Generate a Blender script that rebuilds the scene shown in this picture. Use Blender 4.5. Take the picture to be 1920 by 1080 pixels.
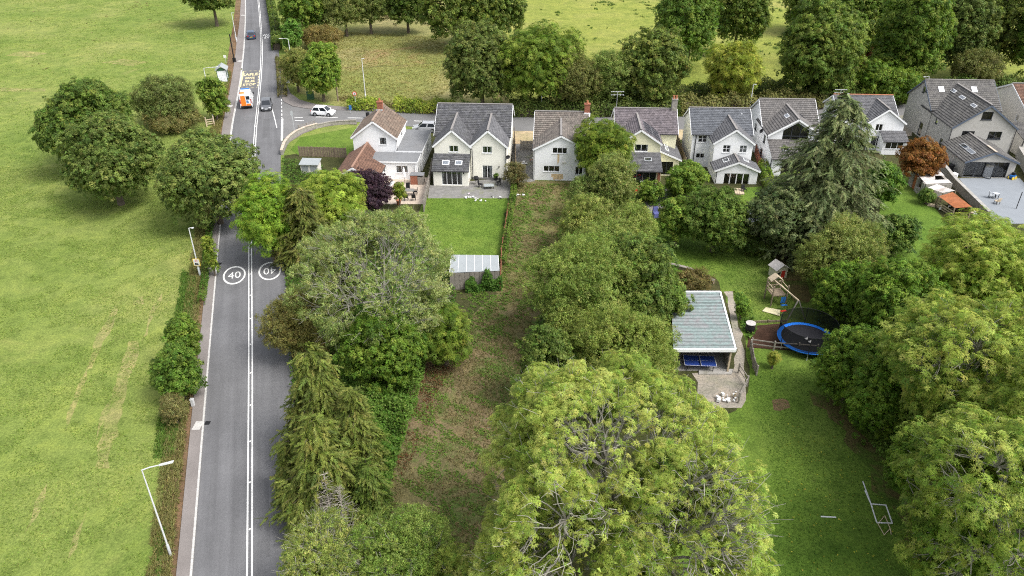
import bpy, math, random
import numpy as np
from mathutils import Vector, Matrix
from mathutils.geometry import tessellate_polygon

for _o in list(bpy.data.objects):
    bpy.data.objects.remove(_o, do_unlink=True)
sc = bpy.context.scene
COL = sc.collection
rad = math.radians

# ------------------------------------------------------------------ camera, sky, sun, exposure
FPX = 1420.0                       # focal length in pixels of a 1920 px wide picture
PITCH = math.atan(849 / FPX)       # degrees below the horizon
CAM_H = 40.0
cam_data = bpy.data.cameras.new('camera')
cam = bpy.data.objects.new('camera', cam_data)
COL.objects.link(cam)
cam_data.sensor_width = 36.0
cam_data.lens = 36.0 * FPX / 1920.0
cam_data.clip_start = 0.5
cam_data.clip_end = 3000.0
cam.location = (0, 0, CAM_H)
cam.rotation_euler = (math.pi / 2 - PITCH, 0, 0)
sc.camera = cam

SUN_EL, SUN_AZ = rad(54), rad(118)        # azimuth clockwise from the view direction (+Y)
world = bpy.data.worlds.new('World')
sc.world = world
world.use_nodes = True
wn, wl = world.node_tree.nodes, world.node_tree.links
wn.clear()
sky = wn.new('ShaderNodeTexSky')
sky.sky_type = 'NISHITA'
sky.sun_disc = False
sky.sun_elevation = SUN_EL
sky.sun_rotation = SUN_AZ
sky.air_density = 1.0
sky.dust_density = 4.0
sky.ozone_density = 1.0
hs = wn.new('ShaderNodeHueSaturation')
hs.inputs['Saturation'].default_value = 0.30      # overcast: an almost neutral sky
bg = wn.new('ShaderNodeBackground')
bg.inputs['Strength'].default_value = 0.15
out = wn.new('ShaderNodeOutputWorld')
wl.new(sky.outputs[0], hs.inputs['Color'])
wl.new(hs.outputs[0], bg.inputs['Color'])
wl.new(bg.outputs[0], out.inputs['Surface'])

sun_data = bpy.data.lights.new('sun', 'SUN')
sun_data.energy = 1.3
sun_data.angle = rad(22)
sun_data.color = (1.0, 0.965, 0.91)
sun = bpy.data.objects.new('sun', sun_data)
COL.objects.link(sun)
_sd = Vector((math.sin(SUN_AZ) * math.cos(SUN_EL), math.cos(SUN_AZ) * math.cos(SUN_EL), math.sin(SUN_EL)))
sun.rotation_euler = _sd.to_track_quat('Z', 'Y').to_euler()
sun.location = (60, -40, 120)

sc.view_settings.view_transform = 'Standard'
sc.view_settings.look = 'None'
sc.view_settings.exposure = 1.02
sc.view_settings.gamma = 1.0
sc.view_settings.use_curve_mapping = False
sc.cycles.max_bounces = 7
sc.cycles.diffuse_bounces = 5
sc.cycles.glossy_bounces = 2
sc.cycles.transmission_bounces = 5
sc.cycles.transparent_max_bounces = 12
sc.cycles.use_adaptive_sampling = True
sc.cycles.adaptive_threshold = 0.01
sc.cycles.use_denoising = False
sc.cycles.pixel_filter_type = 'BLACKMAN_HARRIS'
sc.cycles.filter_width = 1.1

# ------------------------------------------------------------------ measuring: photo pixel -> place on the ground
_c, _s = math.cos(PITCH), math.sin(PITCH)
PHI = rad(3.1)                     # the row of houses is turned by this much
_cp, _sp = math.cos(PHI), math.sin(PHI)


def ray(px, py):
    a = (px - 960) / FPX
    b = (540 - py) / FPX
    return np.array([a, _c + b * _s, -_s + b * _c])


def g(px, py, z=0.0):
    d = ray(px, py)
    t = (z - CAM_H) / d[2]
    return Vector((t * d[0], t * d[1], z))


def height_at(base, px, py):
    d = ray(px, py)
    return CAM_H + base.y / d[1] * d[2]


def S(u, v, z=0.0):                # street frame (along the row, away from the camera) -> world
    return Vector((u * _cp + v * _sp, -u * _sp + v * _cp, z))


def ray_s(px, py):
    d = ray(px, py)
    return np.array([0, 0, CAM_H]), np.array([d[0] * _cp - d[1] * _sp, d[0] * _sp + d[1] * _cp, d[2]])


def on_plane_s(px, py, p, n):
    o, d = ray_s(px, py)
    p, n = np.array(p, float), np.array(n, float)
    t = np.dot(p - o, n) / np.dot(d, n)
    return o + t * d


def fit(x0, y0, x1, y1, cb=0.0):
    """Ellipsoid crown (from height cb up) that fills a measured outline: place, radius and height."""
    cx, cy = (x0 + x1) / 2, (y0 + y1) / 2
    h = 8.0
    for _ in range(14):
        zc = cb + (h - cb) / 2
        d = ray(cx, cy)
        t = (zc - CAM_H) / d[2]
        pos = np.array([t * d[0], t * d[1], zc])
        dep = pos[1] * _c - (zc - CAM_H) * _s
        R = (x1 - x0) / 2 * dep / FPX
        e = (y1 - y0) / 2 * dep / FPX
        th = math.atan2(-d[2], d[1])
        q = e * e - (R * math.sin(th)) ** 2
        hh = math.sqrt(max(q, (0.35 * R) ** 2)) / math.cos(th)
        h = 0.5 * h + 0.5 * (cb + 2 * hh)
    return Vector((pos[0], pos[1], 0)), R, h


# ------------------------------------------------------------------ objects
def tag(o, label=None, cat=None, group=None, kind=None):
    if label: o['label'] = label
    if cat: o['category'] = cat
    if group: o['group'] = group
    if kind: o['kind'] = kind
    return o


def empty(name, loc=(0, 0, 0), rz=0.0, label=None, cat=None, group=None):
    o = bpy.data.objects.new(name, None)
    COL.objects.link(o)
    o.location = loc
    o.rotation_euler = (0, 0, rz)
    o.empty_display_size = 0.2
    return tag(o, label, cat, group)


def link(name, mesh, parent=None, mat=None):
    if mat is not None:
        mesh.materials.clear()
        mesh.materials.append(mat)
    o = bpy.data.objects.new(name, mesh)
    COL.objects.link(o)
    if parent is not None:
        o.parent = parent
    return o


def copy_tree(o, parent=None):
    c = o.copy()
    COL.objects.link(c)
    c.parent = parent
    for ch in list(o.children):
        copy_tree(ch, c)
    return c


class MB:
    """Collects faces; build() links them as one mesh object."""
    def __init__(self):
        self.v, self.f, self.uv, self.mi = [], [], [], []

    def face(self, pts, uv=None, mi=0):
        i = len(self.v)
        self.v.extend([tuple(p) for p in pts])
        self.f.append(tuple(range(i, i + len(pts))))
        self.uv.append(uv if uv else [(0, 0)] * len(pts))
        self.mi.append(mi)
        return self

    def hexa(self, b, t, mi=0):     # bottom ring b (4, counter-clockwise from above), top ring t
        b = [Vector(p) for p in b]; t = [Vector(p) for p in t]
        self.face([b[3], b[2], b[1], b[0]], mi=mi)
        self.face(t, mi=mi)
        for i in range(4):
            j = (i + 1) % 4
            self.face([b[i], b[j], t[j], t[i]], mi=mi)
        return self

    def box(self, x0, x1, y0, y1, z0, z1, mi=0):
        r = [(x0, y0), (x1, y0), (x1, y1), (x0, y1)]
        return self.hexa([(x, y, z0) for x, y in r], [(x, y, z1) for x, y in r], mi)

    def beam(self, p, q, w, h, up=(0, 0, 1), mi=0):
        p, q = Vector(p), Vector(q)
        d = (q - p).normalized()
        s = d.cross(Vector(up))
        if s.length < 1e-4:
            s = d.cross(Vector((0, 1, 0)))
        s.normalize()
        n = s.cross(d).normalized()
        a = [p - s * w / 2 - n * h / 2, p + s * w / 2 - n * h / 2, q + s * w / 2 - n * h / 2, q - s * w / 2 - n * h / 2]
        b = [x + n * h for x in a]
        return self.hexa(a, b, mi)

    def tube(self, pts, rads, n=8, cap=True, mi=0):
        pts = [Vector(p) for p in pts]
        rings = []
        prev = None
        for i, p in enumerate(pts):
            d = (pts[min(i + 1, len(pts) - 1)] - pts[max(i - 1, 0)])
            if d.length < 1e-6: d = Vector((0, 0, 1))
            d.normalize()
            if prev is None:
                a = d.orthogonal().normalized()
            else:
                a = (prev - d * prev.dot(d))
                a = a.normalized() if a.length > 1e-5 else d.orthogonal().normalized()
            prev = a
            b = d.cross(a)
            r = rads[i] if hasattr(rads, '__len__') else rads
            rings.append([p + a * (r * math.cos(2 * math.pi * k / n)) + b * (r * math.sin(2 * math.pi * k / n)) for k in range(n)])
        base = len(self.v)
        for rg in rings:
            self.v.extend([tuple(x) for x in rg])
        for i in range(len(rings) - 1):
            for k in range(n):
                k2 = (k + 1) % n
                self.f.append((base + i * n + k, base + i * n + k2, base + (i + 1) * n + k2, base + (i + 1) * n + k))
                self.uv.append([(0, 0)] * 4); self.mi.append(mi)
        if cap:
            self.face(list(reversed(rings[0])), mi=mi)
            self.face(rings[-1], mi=mi)
        return self

    def lathe(self, prof, centre=(0, 0, 0), n=16, axis='z', mi=0):
        cx, cy, cz = centre
        rings = []
        for r, z in prof:
            ring = []
            for k in range(n):
                a = 2 * math.pi * k / n
                x, y = r * math.cos(a), r * math.sin(a)
                ring.append((cx + x, cy + y, cz + z) if axis == 'z' else (cx + x, cy + z, cz + y) if axis == 'y' else (cx + z, cy + x, cz + y))
            rings.append(ring)
        for i in range(len(rings) - 1):
            for k in range(n):
                k2 = (k + 1) % n
                self.face([rings[i][k], rings[i][k2], rings[i + 1][k2], rings[i + 1][k]], mi=mi)
        return self

    def poly(self, pts, z0, z1, mi=0):   # prism over a 2D outline
        pts = [Vector((p[0], p[1], 0)) for p in pts]
        tris = tessellate_polygon([pts])
        for t in tris:
            a = [(pts[i].x, pts[i].y, z1) for i in t]
            nz = (a[1][0] - a[0][0]) * (a[2][1] - a[0][1]) - (a[1][1] - a[0][1]) * (a[2][0] - a[0][0])
            if nz < 0: a.reverse()
            self.face(a, mi=mi)
        if z0 is not None:
            for i in range(len(pts)):
                p, q = pts[i], pts[(i + 1) % len(pts)]
                self.face([(p.x, p.y, z0), (q.x, q.y, z0), (q.x, q.y, z1), (p.x, p.y, z1)], mi=mi)
        return self

    def mesh(self, name):
        m = bpy.data.meshes.new(name)
        m.from_pydata(self.v, [], self.f)
        if any(any(c != (0, 0) for c in u) for u in self.uv):
            lay = m.uv_layers.new(name='UVMap')
            flat = [c for u in self.uv for xy in u for c in xy]
            lay.data.foreach_set('uv', flat)
        if any(self.mi):
            m.polygons.foreach_set('material_index', self.mi)
        m.update()
        return m

    def build(self, name, mats, parent=None, smooth=False):
        m = self.mesh(name)
        for x in (mats if isinstance(mats, (list, tuple)) else [mats]):
            m.materials.append(x)
        if smooth:
            m.polygons.foreach_set('use_smooth', [True] * len(m.polygons))
        o = bpy.data.objects.new(name, m)
        COL.objects.link(o)
        if parent is not None:
            o.parent = parent
        return o


# ------------------------------------------------------------------ materials
M = {}


def _new(name):
    m = bpy.data.materials.new(name)
    m.use_nodes = True
    nt = m.node_tree
    nt.nodes.clear()
    o = nt.nodes.new('ShaderNodeOutputMaterial')
    return m, nt, o


def _noise(nt, scale, detail=4, rough=0.6, coord='Object', vec=None, dist=0.0):
    n = nt.nodes.new('ShaderNodeTexNoise')
    n.inputs['Scale'].default_value = scale
    n.inputs['Detail'].default_value = detail
    n.inputs['Roughness'].default_value = rough
    n.inputs['Distortion'].default_value = dist
    if vec is None:
        tc = nt.nodes.new('ShaderNodeTexCoord')
        vec = tc.outputs[coord]
    nt.links.new(vec, n.inputs['Vector'])
    return n.outputs['Fac']


def _ramp(nt, fac, stops):
    r = nt.nodes.new('ShaderNodeValToRGB')
    el = r.color_ramp.elements
    while len(el) < len(stops): el.new(0.5)
    for e, (p, c) in zip(el, stops):
        e.position = p
        e.color = (*c, 1) if len(c) == 3 else c
    nt.links.new(fac, r.inputs['Fac'])
    return r.outputs['Color']


def _mix(nt, fac, a, b, mode='MIX'):
    m = nt.nodes.new('ShaderNodeMix')
    m.data_type = 'RGBA'
    m.blend_type = mode
    for sock, val in ((m.inputs[0], fac), (m.inputs[6], a), (m.inputs[7], b)):
        if hasattr(val, 'links') or isinstance(val, bpy.types.NodeSocket):
            nt.links.new(val, sock)
        elif isinstance(val, (int, float)):
            sock.default_value = val
        else:
            sock.default_value = (*val, 1)
    return m.outputs[2]


def _bsdf(nt, o, color, rough=0.8, spec=0.3, bump=None, bdist=0.02, metal=0.0):
    b = nt.nodes.new('ShaderNodeBsdfPrincipled')
    b.inputs['Roughness'].default_value = rough
    b.inputs['Specular IOR Level'].default_value = spec
    b.inputs['Metallic'].default_value = metal
    if isinstance(color, bpy.types.NodeSocket):
        nt.links.new(color, b.inputs['Base Color'])
    else:
        b.inputs['Base Color'].default_value = (*color, 1)
    if bump is not None:
        bn = nt.nodes.new('ShaderNodeBump')
        bn.inputs['Distance'].default_value = bdist
        bn.inputs['Strength'].default_value = 1.0
        nt.links.new(bump, bn.inputs['Height'])
        nt.links.new(bn.outputs['Normal'], b.inputs['Normal'])
    nt.links.new(b.outputs[0], o.inputs['Surface'])
    return b


def plain(name, col, rough=0.7, spec=0.3, var=0.25, scale=3.0, bump=0.0, metal=0.0, dirt=None):
    m, nt, o = _new(name)
    f = _noise(nt, scale, 5, 0.65)
    lo = tuple(c * (1 - var) for c in col)
    hi = tuple(min(1, c * (1 + var * 0.6)) for c in col)
    c = _ramp(nt, f, [(0.3, lo), (0.7, hi)])
    if dirt:
        f2 = _noise(nt, scale * 0.35, 6, 0.7, dist=0.6)
        k = _ramp(nt, f2, [(0.52, (0, 0, 0)), (0.72, (1, 1, 1))])
        c = _mix(nt, k, c, dirt)
    _bsdf(nt, o, c, rough, spec, f if bump else None, bump, metal)
    M[name] = m
    return m


def ground(name, cols, scale=1.0, patch=None, patch_scale=0.09, rough=0.95, bump=0.08, fine=5.0):
    """Short vegetation or earth: three tones in broad drifts, medium clumps and fine grain."""
    m, nt, o = _new(name)
    a = _noise(nt, 0.05 * scale, 5, 0.6, dist=0.4)
    b = _noise(nt, 0.7 * scale, 5, 0.7)
    c = _noise(nt, fine * scale, 3, 0.7)
    base = _ramp(nt, a, [(0.32, cols[0]), (0.5, cols[1]), (0.68, cols[2])])
    mid = _ramp(nt, b, [(0.25, (0.62, 0.66, 0.6)), (0.5, (1, 1, 1)), (0.78, (1.28, 1.22, 1.1))])
    base = _mix(nt, 1.0, base, mid, 'MULTIPLY')
    w_ = _noise(nt, 0.17 * scale, 4, 0.6, dist=1.2)
    base = _mix(nt, 1.0, base, _ramp(nt, w_, [(0.3, (0.78, 0.84, 0.74)), (0.5, (1, 1, 1)), (0.72, (1.2, 1.13, 1.1))]), 'MULTIPLY')
    fin = _ramp(nt, c, [(0.28, (0.6, 0.62, 0.6)), (0.55, (1, 1, 1)), (0.8, (1.3, 1.27, 1.2))])
    base = _mix(nt, 1.0, base, fin, 'MULTIPLY')
    for k, (col, lo, hi, ps) in enumerate(patch or []):
        tc = nt.nodes.new('ShaderNodeTexCoord')
        mp = nt.nodes.new('ShaderNodeMapping')
        mp.inputs['Location'].default_value = (31.7 * k + 5, 17.3 * k, 0)
        nt.links.new(tc.outputs['Object'], mp.inputs['Vector'])
        p = _noise(nt, ps, 7, 0.72, vec=mp.outputs[0], dist=0.8)
        kf = _ramp(nt, p, [(lo, (0, 0, 0)), (hi, (1, 1, 1))])
        pc = _mix(nt, 1.0, col, fin, 'MULTIPLY')
        base = _mix(nt, kf, base, pc)
    _bsdf(nt, o, base, rough, 0.1, c, bump)
    M[name] = m
    return m


def leafmat(name, trans=0.3, rough=0.6):
    m, nt, o = _new(name)
    at = nt.nodes.new('ShaderNodeAttribute')
    at.attribute_name = 'col'
    oi = nt.nodes.new('ShaderNodeObjectInfo')
    c = _mix(nt, 1.0, at.outputs['Color'], oi.outputs['Color'], 'MULTIPLY')
    b = nt.nodes.new('ShaderNodeBsdfPrincipled')
    b.inputs['Roughness'].default_value = rough
    b.inputs['Specular IOR Level'].default_value = 0.18
    nt.links.new(c, b.inputs['Base Color'])
    t = nt.nodes.new('ShaderNodeBsdfTranslucent')
    tc = _mix(nt, 1.0, c, (1.05, 1.2, 0.75), 'MULTIPLY')
    nt.links.new(tc, t.inputs['Color'])
    mx = nt.nodes.new('ShaderNodeMixShader')
    mx.inputs[0].default_value = trans
    nt.links.new(b.outputs[0], mx.inputs[1])
    nt.links.new(t.outputs[0], mx.inputs[2])
    nt.links.new(mx.outputs[0], o.inputs['Surface'])
    M[name] = m
    return m


def tiles(name, col, w=0.3, h=0.25, mortar=0.012, moss=None, var=0.35, rough=0.75, bump=0.012):
    """Roof tiles or slates in UV metres: single pieces of uneven tone, weathered."""
    m, nt, o = _new(name)
    uv = nt.nodes.new('ShaderNodeUVMap')
    br = nt.nodes.new('ShaderNodeTexBrick')
    br.offset = 0.5
    br.inputs['Scale'].default_value = 1.0
    br.inputs['Brick Width'].default_value = w
    br.inputs['Row Height'].default_value = h
    br.inputs['Mortar Size'].default_value = mortar
    br.inputs['Mortar Smooth'].default_value = 0.2
    br.inputs['Bias'].default_value = 0.0
    nt.links.new(uv.outputs[0], br.inputs['Vector'])
    br.inputs['Color1'].default_value = (*[c * (1 - var) for c in col], 1)
    br.inputs['Color2'].default_value = (*[c * (1 + var) for c in col], 1)
    br.inputs['Mortar'].default_value = (*[c * 0.35 for c in col], 1)
    f = _noise(nt, 0.9, 6, 0.7)
    st = _ramp(nt, f, [(0.3, (0.7, 0.7, 0.72)), (0.7, (1.25, 1.22, 1.18))])
    c = _mix(nt, 1.0, br.outputs['Color'], st, 'MULTIPLY')
    if moss:
        f2 = _noise(nt, 1.6, 6, 0.75, dist=0.5)
        k = _ramp(nt, f2, [(0.5, (0, 0, 0)), (0.75, (0.8, 0.8, 0.8))])
        c = _mix(nt, k, c, moss)
    inv = nt.nodes.new('ShaderNodeMath'); inv.operation = 'SUBTRACT'
    inv.inputs[0].default_value = 1.0
    nt.links.new(br.outputs['Fac'], inv.inputs[1])
    _bsdf(nt, o, c, rough, 0.35, inv.outputs[0], bump)
    M[name] = m
    return m


def glassmat(name, tint=(0.9, 0.95, 1.0), refl=0.10):
    m, nt, o = _new(name)
    tr = nt.nodes.new('ShaderNodeBsdfTransparent')
    tr.inputs['Color'].default_value = (*tint, 1)
    gl = nt.nodes.new('ShaderNodeBsdfGlossy')
    gl.inputs['Roughness'].default_value = 0.03
    fr = nt.nodes.new('ShaderNodeFresnel')
    fr.inputs['IOR'].default_value = 1.5
    ad = nt.nodes.new('ShaderNodeMath'); ad.operation = 'ADD'
    ad.inputs[1].default_value = refl - 0.04
    nt.links.new(fr.outputs[0], ad.inputs[0])
    mx = nt.nodes.new('ShaderNodeMixShader')
    nt.links.new(ad.outputs[0], mx.inputs[0])
    nt.links.new(tr.outputs[0], mx.inputs[1])
    nt.links.new(gl.outputs[0], mx.inputs[2])
    nt.links.new(mx.outputs[0], o.inputs['Surface'])
    M[name] = m
    return m


def netmat(name, col, alpha):
    m, nt, o = _new(name)
    tr = nt.nodes.new('ShaderNodeBsdfTransparent')
    df = nt.nodes.new('ShaderNodeBsdfDiffuse')
    df.inputs['Color'].default_value = (*col, 1)
    mx = nt.nodes.new('ShaderNodeMixShader')
    mx.inputs[0].default_value = alpha
    nt.links.new(tr.outputs[0], mx.inputs[1])
    nt.links.new(df.outputs[0], mx.inputs[2])
    nt.links.new(mx.outputs[0], o.inputs['Surface'])
    M[name] = m
    return m


def asphalt(name, col, tracks=0.0):
    m, nt, o = _new(name)
    f = _noise(nt, 0.25, 6, 0.65)
    f2 = _noise(nt, 14.0, 3, 0.7)
    c = _ramp(nt, f, [(0.3, tuple(x * 0.86 for x in col)), (0.7, tuple(x * 1.14 for x in col))])
    c = _mix(nt, 1.0, c, _ramp(nt, f2, [(0.3, (0.85, 0.85, 0.85)), (0.7, (1.15, 1.15, 1.15))]), 'MULTIPLY')
    if tracks:
        uv = nt.nodes.new('ShaderNodeUVMap')
        mp = nt.nodes.new('ShaderNodeMapping')
        mp.inputs['Scale'].default_value = (1.0, 0.035, 1.0)
        nt.links.new(uv.outputs[0], mp.inputs['Vector'])
        f3 = _noise(nt, 1.1, 4, 0.6, vec=mp.outputs[0])
        c = _mix(nt, 1.0, c, _ramp(nt, f3, [(0.3, (1 - tracks,) * 3), (0.7, (1 + tracks,) * 3)]), 'MULTIPLY')
    _bsdf(nt, o, c, 0.85, 0.3, f2, 0.004)
    M[name] = m
    return m


leafmat('leaf', 0.38)
leafmat('needle', 0.2)
ground('field_grass', [(0.142, 0.198, 0.042), (0.178, 0.226, 0.055), (0.224, 0.250, 0.076)], patch=[((0.30, 0.27, 0.11), 0.62, 0.80, 0.085), ((0.10, 0.13, 0.03), 0.66, 0.78, 0.5), ((0.26, 0.27, 0.08), 0.55, 0.75, 0.03)])
ground('worn_field', [(0.235, 0.238, 0.078), (0.27, 0.258, 0.10), (0.30, 0.275, 0.12)], patch=[((0.16, 0.20, 0.05), 0.46, 0.62, 0.8)])
ground('pasture_grass', [(0.195, 0.235, 0.045), (0.235, 0.262, 0.06), (0.28, 0.275, 0.085)], patch=[((0.25, 0.22, 0.09), 0.6, 0.75, 0.05), ((0.08, 0.11, 0.03), 0.66, 0.74, 0.35)])
ground('meadow_grass', [(0.18, 0.205, 0.055), (0.225, 0.228, 0.08), (0.265, 0.238, 0.11)], patch=[((0.30, 0.19, 0.10), 0.56, 0.7, 0.06), ((0.09, 0.13, 0.03), 0.6, 0.72, 0.12)])
ground('lawn_bright', [(0.085, 0.150, 0.022), (0.110, 0.180, 0.028), (0.145, 0.205, 0.042)], patch=[((0.20, 0.21, 0.07), 0.64, 0.8, 0.3)])
ground('lawn_deep', [(0.080, 0.142, 0.020), (0.108, 0.174, 0.027), (0.138, 0.190, 0.040)], patch=[((0.13, 0.12, 0.045), 0.62, 0.8, 0.12), ((0.15, 0.15, 0.05), 0.7, 0.8, 0.6)])
ground('rough_ground', [(0.150, 0.100, 0.064), (0.185, 0.145, 0.080), (0.145, 0.145, 0.055)], patch=[((0.085, 0.13, 0.03), 0.50, 0.62, 0.22), ((0.20, 0.155, 0.10), 0.6, 0.75, 0.3), ((0.10, 0.055, 0.032), 0.62, 0.74, 0.2)])
ground('weedy_ground', [(0.12, 0.14, 0.04), (0.16, 0.15, 0.06), (0.19, 0.15, 0.085)], patch=[((0.20, 0.145, 0.09), 0.55, 0.7, 0.3), ((0.06, 0.12, 0.02), 0.55, 0.65, 0.4)])
ground('litter', [(0.12, 0.075, 0.045), (0.17, 0.11, 0.065), (0.22, 0.16, 0.09)], patch=[((0.09, 0.10, 0.03), 0.58, 0.7, 0.5)])
ground('lawn_litter', [(0.095, 0.105, 0.026), (0.115, 0.105, 0.036), (0.135, 0.105, 0.046)], patch=[((0.13, 0.075, 0.04), 0.55, 0.68, 0.4), ((0.07, 0.12, 0.018), 0.5, 0.62, 0.3)])
ground('bark_chip', [(0.045, 0.026, 0.018), (0.068, 0.038, 0.026), (0.10, 0.058, 0.04)], fine=9.0)
ground('gravel_yard', [(0.26, 0.23, 0.19), (0.31, 0.28, 0.24), (0.36, 0.33, 0.29)], bump=0.02)
ground('buff_gravel', [(0.42, 0.33, 0.21), (0.50, 0.40, 0.27), (0.55, 0.46, 0.33)], bump=0.02)
ground('dark_earth', [(0.045, 0.045, 0.02), (0.06, 0.065, 0.025), (0.08, 0.07, 0.035)])  # dark olive-brown soil tones
asphalt('tarmac', (0.130, 0.130, 0.135), 0.16)
asphalt('tarmac_patch', (0.115, 0.115, 0.119), 0.12)
asphalt('side_tarmac', (0.165, 0.163, 0.162), 0.05)
asphalt('footway', (0.20, 0.180, 0.170), 0.05)
plain('paint_white', (0.74, 0.74, 0.72), 0.7, var=0.16, scale=4, dirt=(0.52, 0.52, 0.50))
plain('paint_yellow', (0.66, 0.57, 0.33), 0.7, var=0.25, scale=5)
plain('kerb_stone', (0.47, 0.46, 0.44), 0.85, var=0.2, scale=4)
plain('render_white', (0.80, 0.81, 0.82), 0.85, var=0.05, scale=0.8, dirt=(0.66, 0.66, 0.63))
plain('render_cream', (0.80, 0.785, 0.705), 0.85, var=0.05, scale=0.8, dirt=(0.66, 0.645, 0.57))
plain('render_yellow', (0.77, 0.74, 0.52), 0.85, var=0.05, scale=0.8, dirt=(0.68, 0.66, 0.48))
plain('render_grey', (0.41, 0.40, 0.375), 0.92, var=0.12, scale=5, dirt=(0.31, 0.30, 0.27), bump=0.01)
plain('render_beige', (0.72, 0.69, 0.64), 0.9, var=0.08, scale=1.2)
plain('upvc', (0.83, 0.84, 0.85), 0.4, var=0.03)
plain('dark_frame', (0.045, 0.05, 0.06), 0.45, var=0.1)
plain('blue_trim', (0.10, 0.125, 0.17), 0.5, var=0.1)
plain('interior', (0.055, 0.05, 0.045), 0.9, var=0.4, scale=1.5)
plain('curtain', (0.55, 0.53, 0.48), 0.9, var=0.15, scale=8)
plain('gutter', (0.06, 0.06, 0.065), 0.5)
plain('brick_red', (0.30, 0.12, 0.075), 0.9, var=0.35, scale=6)
plain('terracotta', (0.42, 0.17, 0.09), 0.85)
plain('stone', (0.30, 0.28, 0.25), 0.92, var=0.35, scale=3.5, bump=0.03, dirt=(0.14, 0.14, 0.09))
plain('concrete', (0.36, 0.345, 0.32), 0.9, var=0.2, scale=1.5, dirt=(0.24, 0.23, 0.19))
plain('tan_slab', (0.50, 0.42, 0.34), 0.85, var=0.15, scale=1.5, dirt=(0.36, 0.31, 0.26))
plain('slab_grey', (0.20, 0.195, 0.185), 0.9, var=0.3, scale=1.6, dirt=(0.16, 0.17, 0.10), bump=0.01)
plain('terrace_grey', (0.22, 0.24, 0.262), 0.8, var=0.07, scale=0.8)
plain('felt_roof', (0.185, 0.19, 0.198), 0.85, var=0.14, scale=0.9, dirt=(0.20, 0.20, 0.20))
plain('timber', (0.24, 0.19, 0.135), 0.9, var=0.35, scale=4, bump=0.01)
plain('timber_grey', (0.27, 0.245, 0.215), 0.9, var=0.3, scale=4, bump=0.01)
plain('timber_pale', (0.50, 0.41, 0.29), 0.85, var=0.25, scale=4)
plain('galvanised', (0.55, 0.57, 0.59), 0.45, 0.5, var=0.1, metal=0.3)
plain('lamp_white', (0.60, 0.61, 0.62), 0.4, var=0.05)
plain('black_metal', (0.018, 0.018, 0.02), 0.5, var=0.2)
plain('rubber', (0.02, 0.02, 0.022), 0.8)
plain('alloy', (0.45, 0.46, 0.48), 0.35, 0.5, metal=0.6)
plain('car_glass', (0.016, 0.02, 0.026), 0.08, 0.6, var=0.1)
plain('lens_red', (0.45, 0.03, 0.025), 0.25)
plain('lens_clear', (0.75, 0.77, 0.8), 0.2)
plain('van_orange', (0.80, 0.22, 0.03), 0.35, var=0.03)
plain('van_blue', (0.10, 0.22, 0.42), 0.35, var=0.05)
plain('sign_red', (0.62, 0.05, 0.06), 0.45, var=0.05)
plain('sign_blue', (0.04, 0.16, 0.42), 0.45, var=0.05)
plain('sign_yellow', (0.78, 0.55, 0.06), 0.45, var=0.05)
plain('trampoline_blue', (0.015, 0.15, 0.60), 0.5, var=0.1)
plain('mat_black', (0.016, 0.016, 0.02), 0.7, var=0.2)
plain('table_blue', (0.022, 0.05, 0.22), 0.45, var=0.08)
plain('plastic_red', (0.60, 0.05, 0.03), 0.4, var=0.1)
plain('plastic_blue', (0.03, 0.16, 0.48), 0.4, var=0.1)
plain('plastic_green', (0.05, 0.12, 0.06), 0.5, var=0.1)
plain('cover_purple', (0.09, 0.10, 0.26), 0.6, var=0.2)
plain('cream_board', (0.66, 0.62, 0.46), 0.8, var=0.1)
plain('sail_cloth', (0.62, 0.57, 0.36), 0.8, var=0.1)
plain('rusty_sheet', (0.30, 0.105, 0.04), 0.85, var=0.35, scale=2.0, dirt=(0.30, 0.12, 0.06))
plain('rust_stain', (0.66, 0.50, 0.30), 0.9, var=0.3, scale=3)
plain('pale_sheet', (0.52, 0.49, 0.47), 0.7, var=0.25, scale=1.5, dirt=(0.24, 0.17, 0.12))
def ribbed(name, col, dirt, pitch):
    """Old profiled sheet: dirt runs in patches; dark bands paint in rib shading along with trough dirt."""
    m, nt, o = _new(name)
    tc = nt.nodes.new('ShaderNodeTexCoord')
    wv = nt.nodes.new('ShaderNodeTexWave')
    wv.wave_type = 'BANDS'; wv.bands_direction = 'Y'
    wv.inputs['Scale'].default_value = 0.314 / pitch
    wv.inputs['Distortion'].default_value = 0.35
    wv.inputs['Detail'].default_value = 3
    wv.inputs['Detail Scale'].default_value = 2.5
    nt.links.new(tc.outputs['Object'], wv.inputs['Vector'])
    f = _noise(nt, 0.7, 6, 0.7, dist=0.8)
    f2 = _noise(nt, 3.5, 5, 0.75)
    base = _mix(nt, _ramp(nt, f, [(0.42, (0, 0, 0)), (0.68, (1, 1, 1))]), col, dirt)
    base = _mix(nt, 1.0, base, _ramp(nt, wv.outputs['Fac'], [(0.0, (0.55, 0.55, 0.55)), (0.45, (1, 1, 1)), (1, (1.12, 1.12, 1.12))]), 'MULTIPLY')  # banding puts shading between the ribs into the colour, with some trough dirt
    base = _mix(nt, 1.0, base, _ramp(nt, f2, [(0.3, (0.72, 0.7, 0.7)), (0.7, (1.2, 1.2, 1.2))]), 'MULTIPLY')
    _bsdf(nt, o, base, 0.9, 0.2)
    M[name] = m


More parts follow.
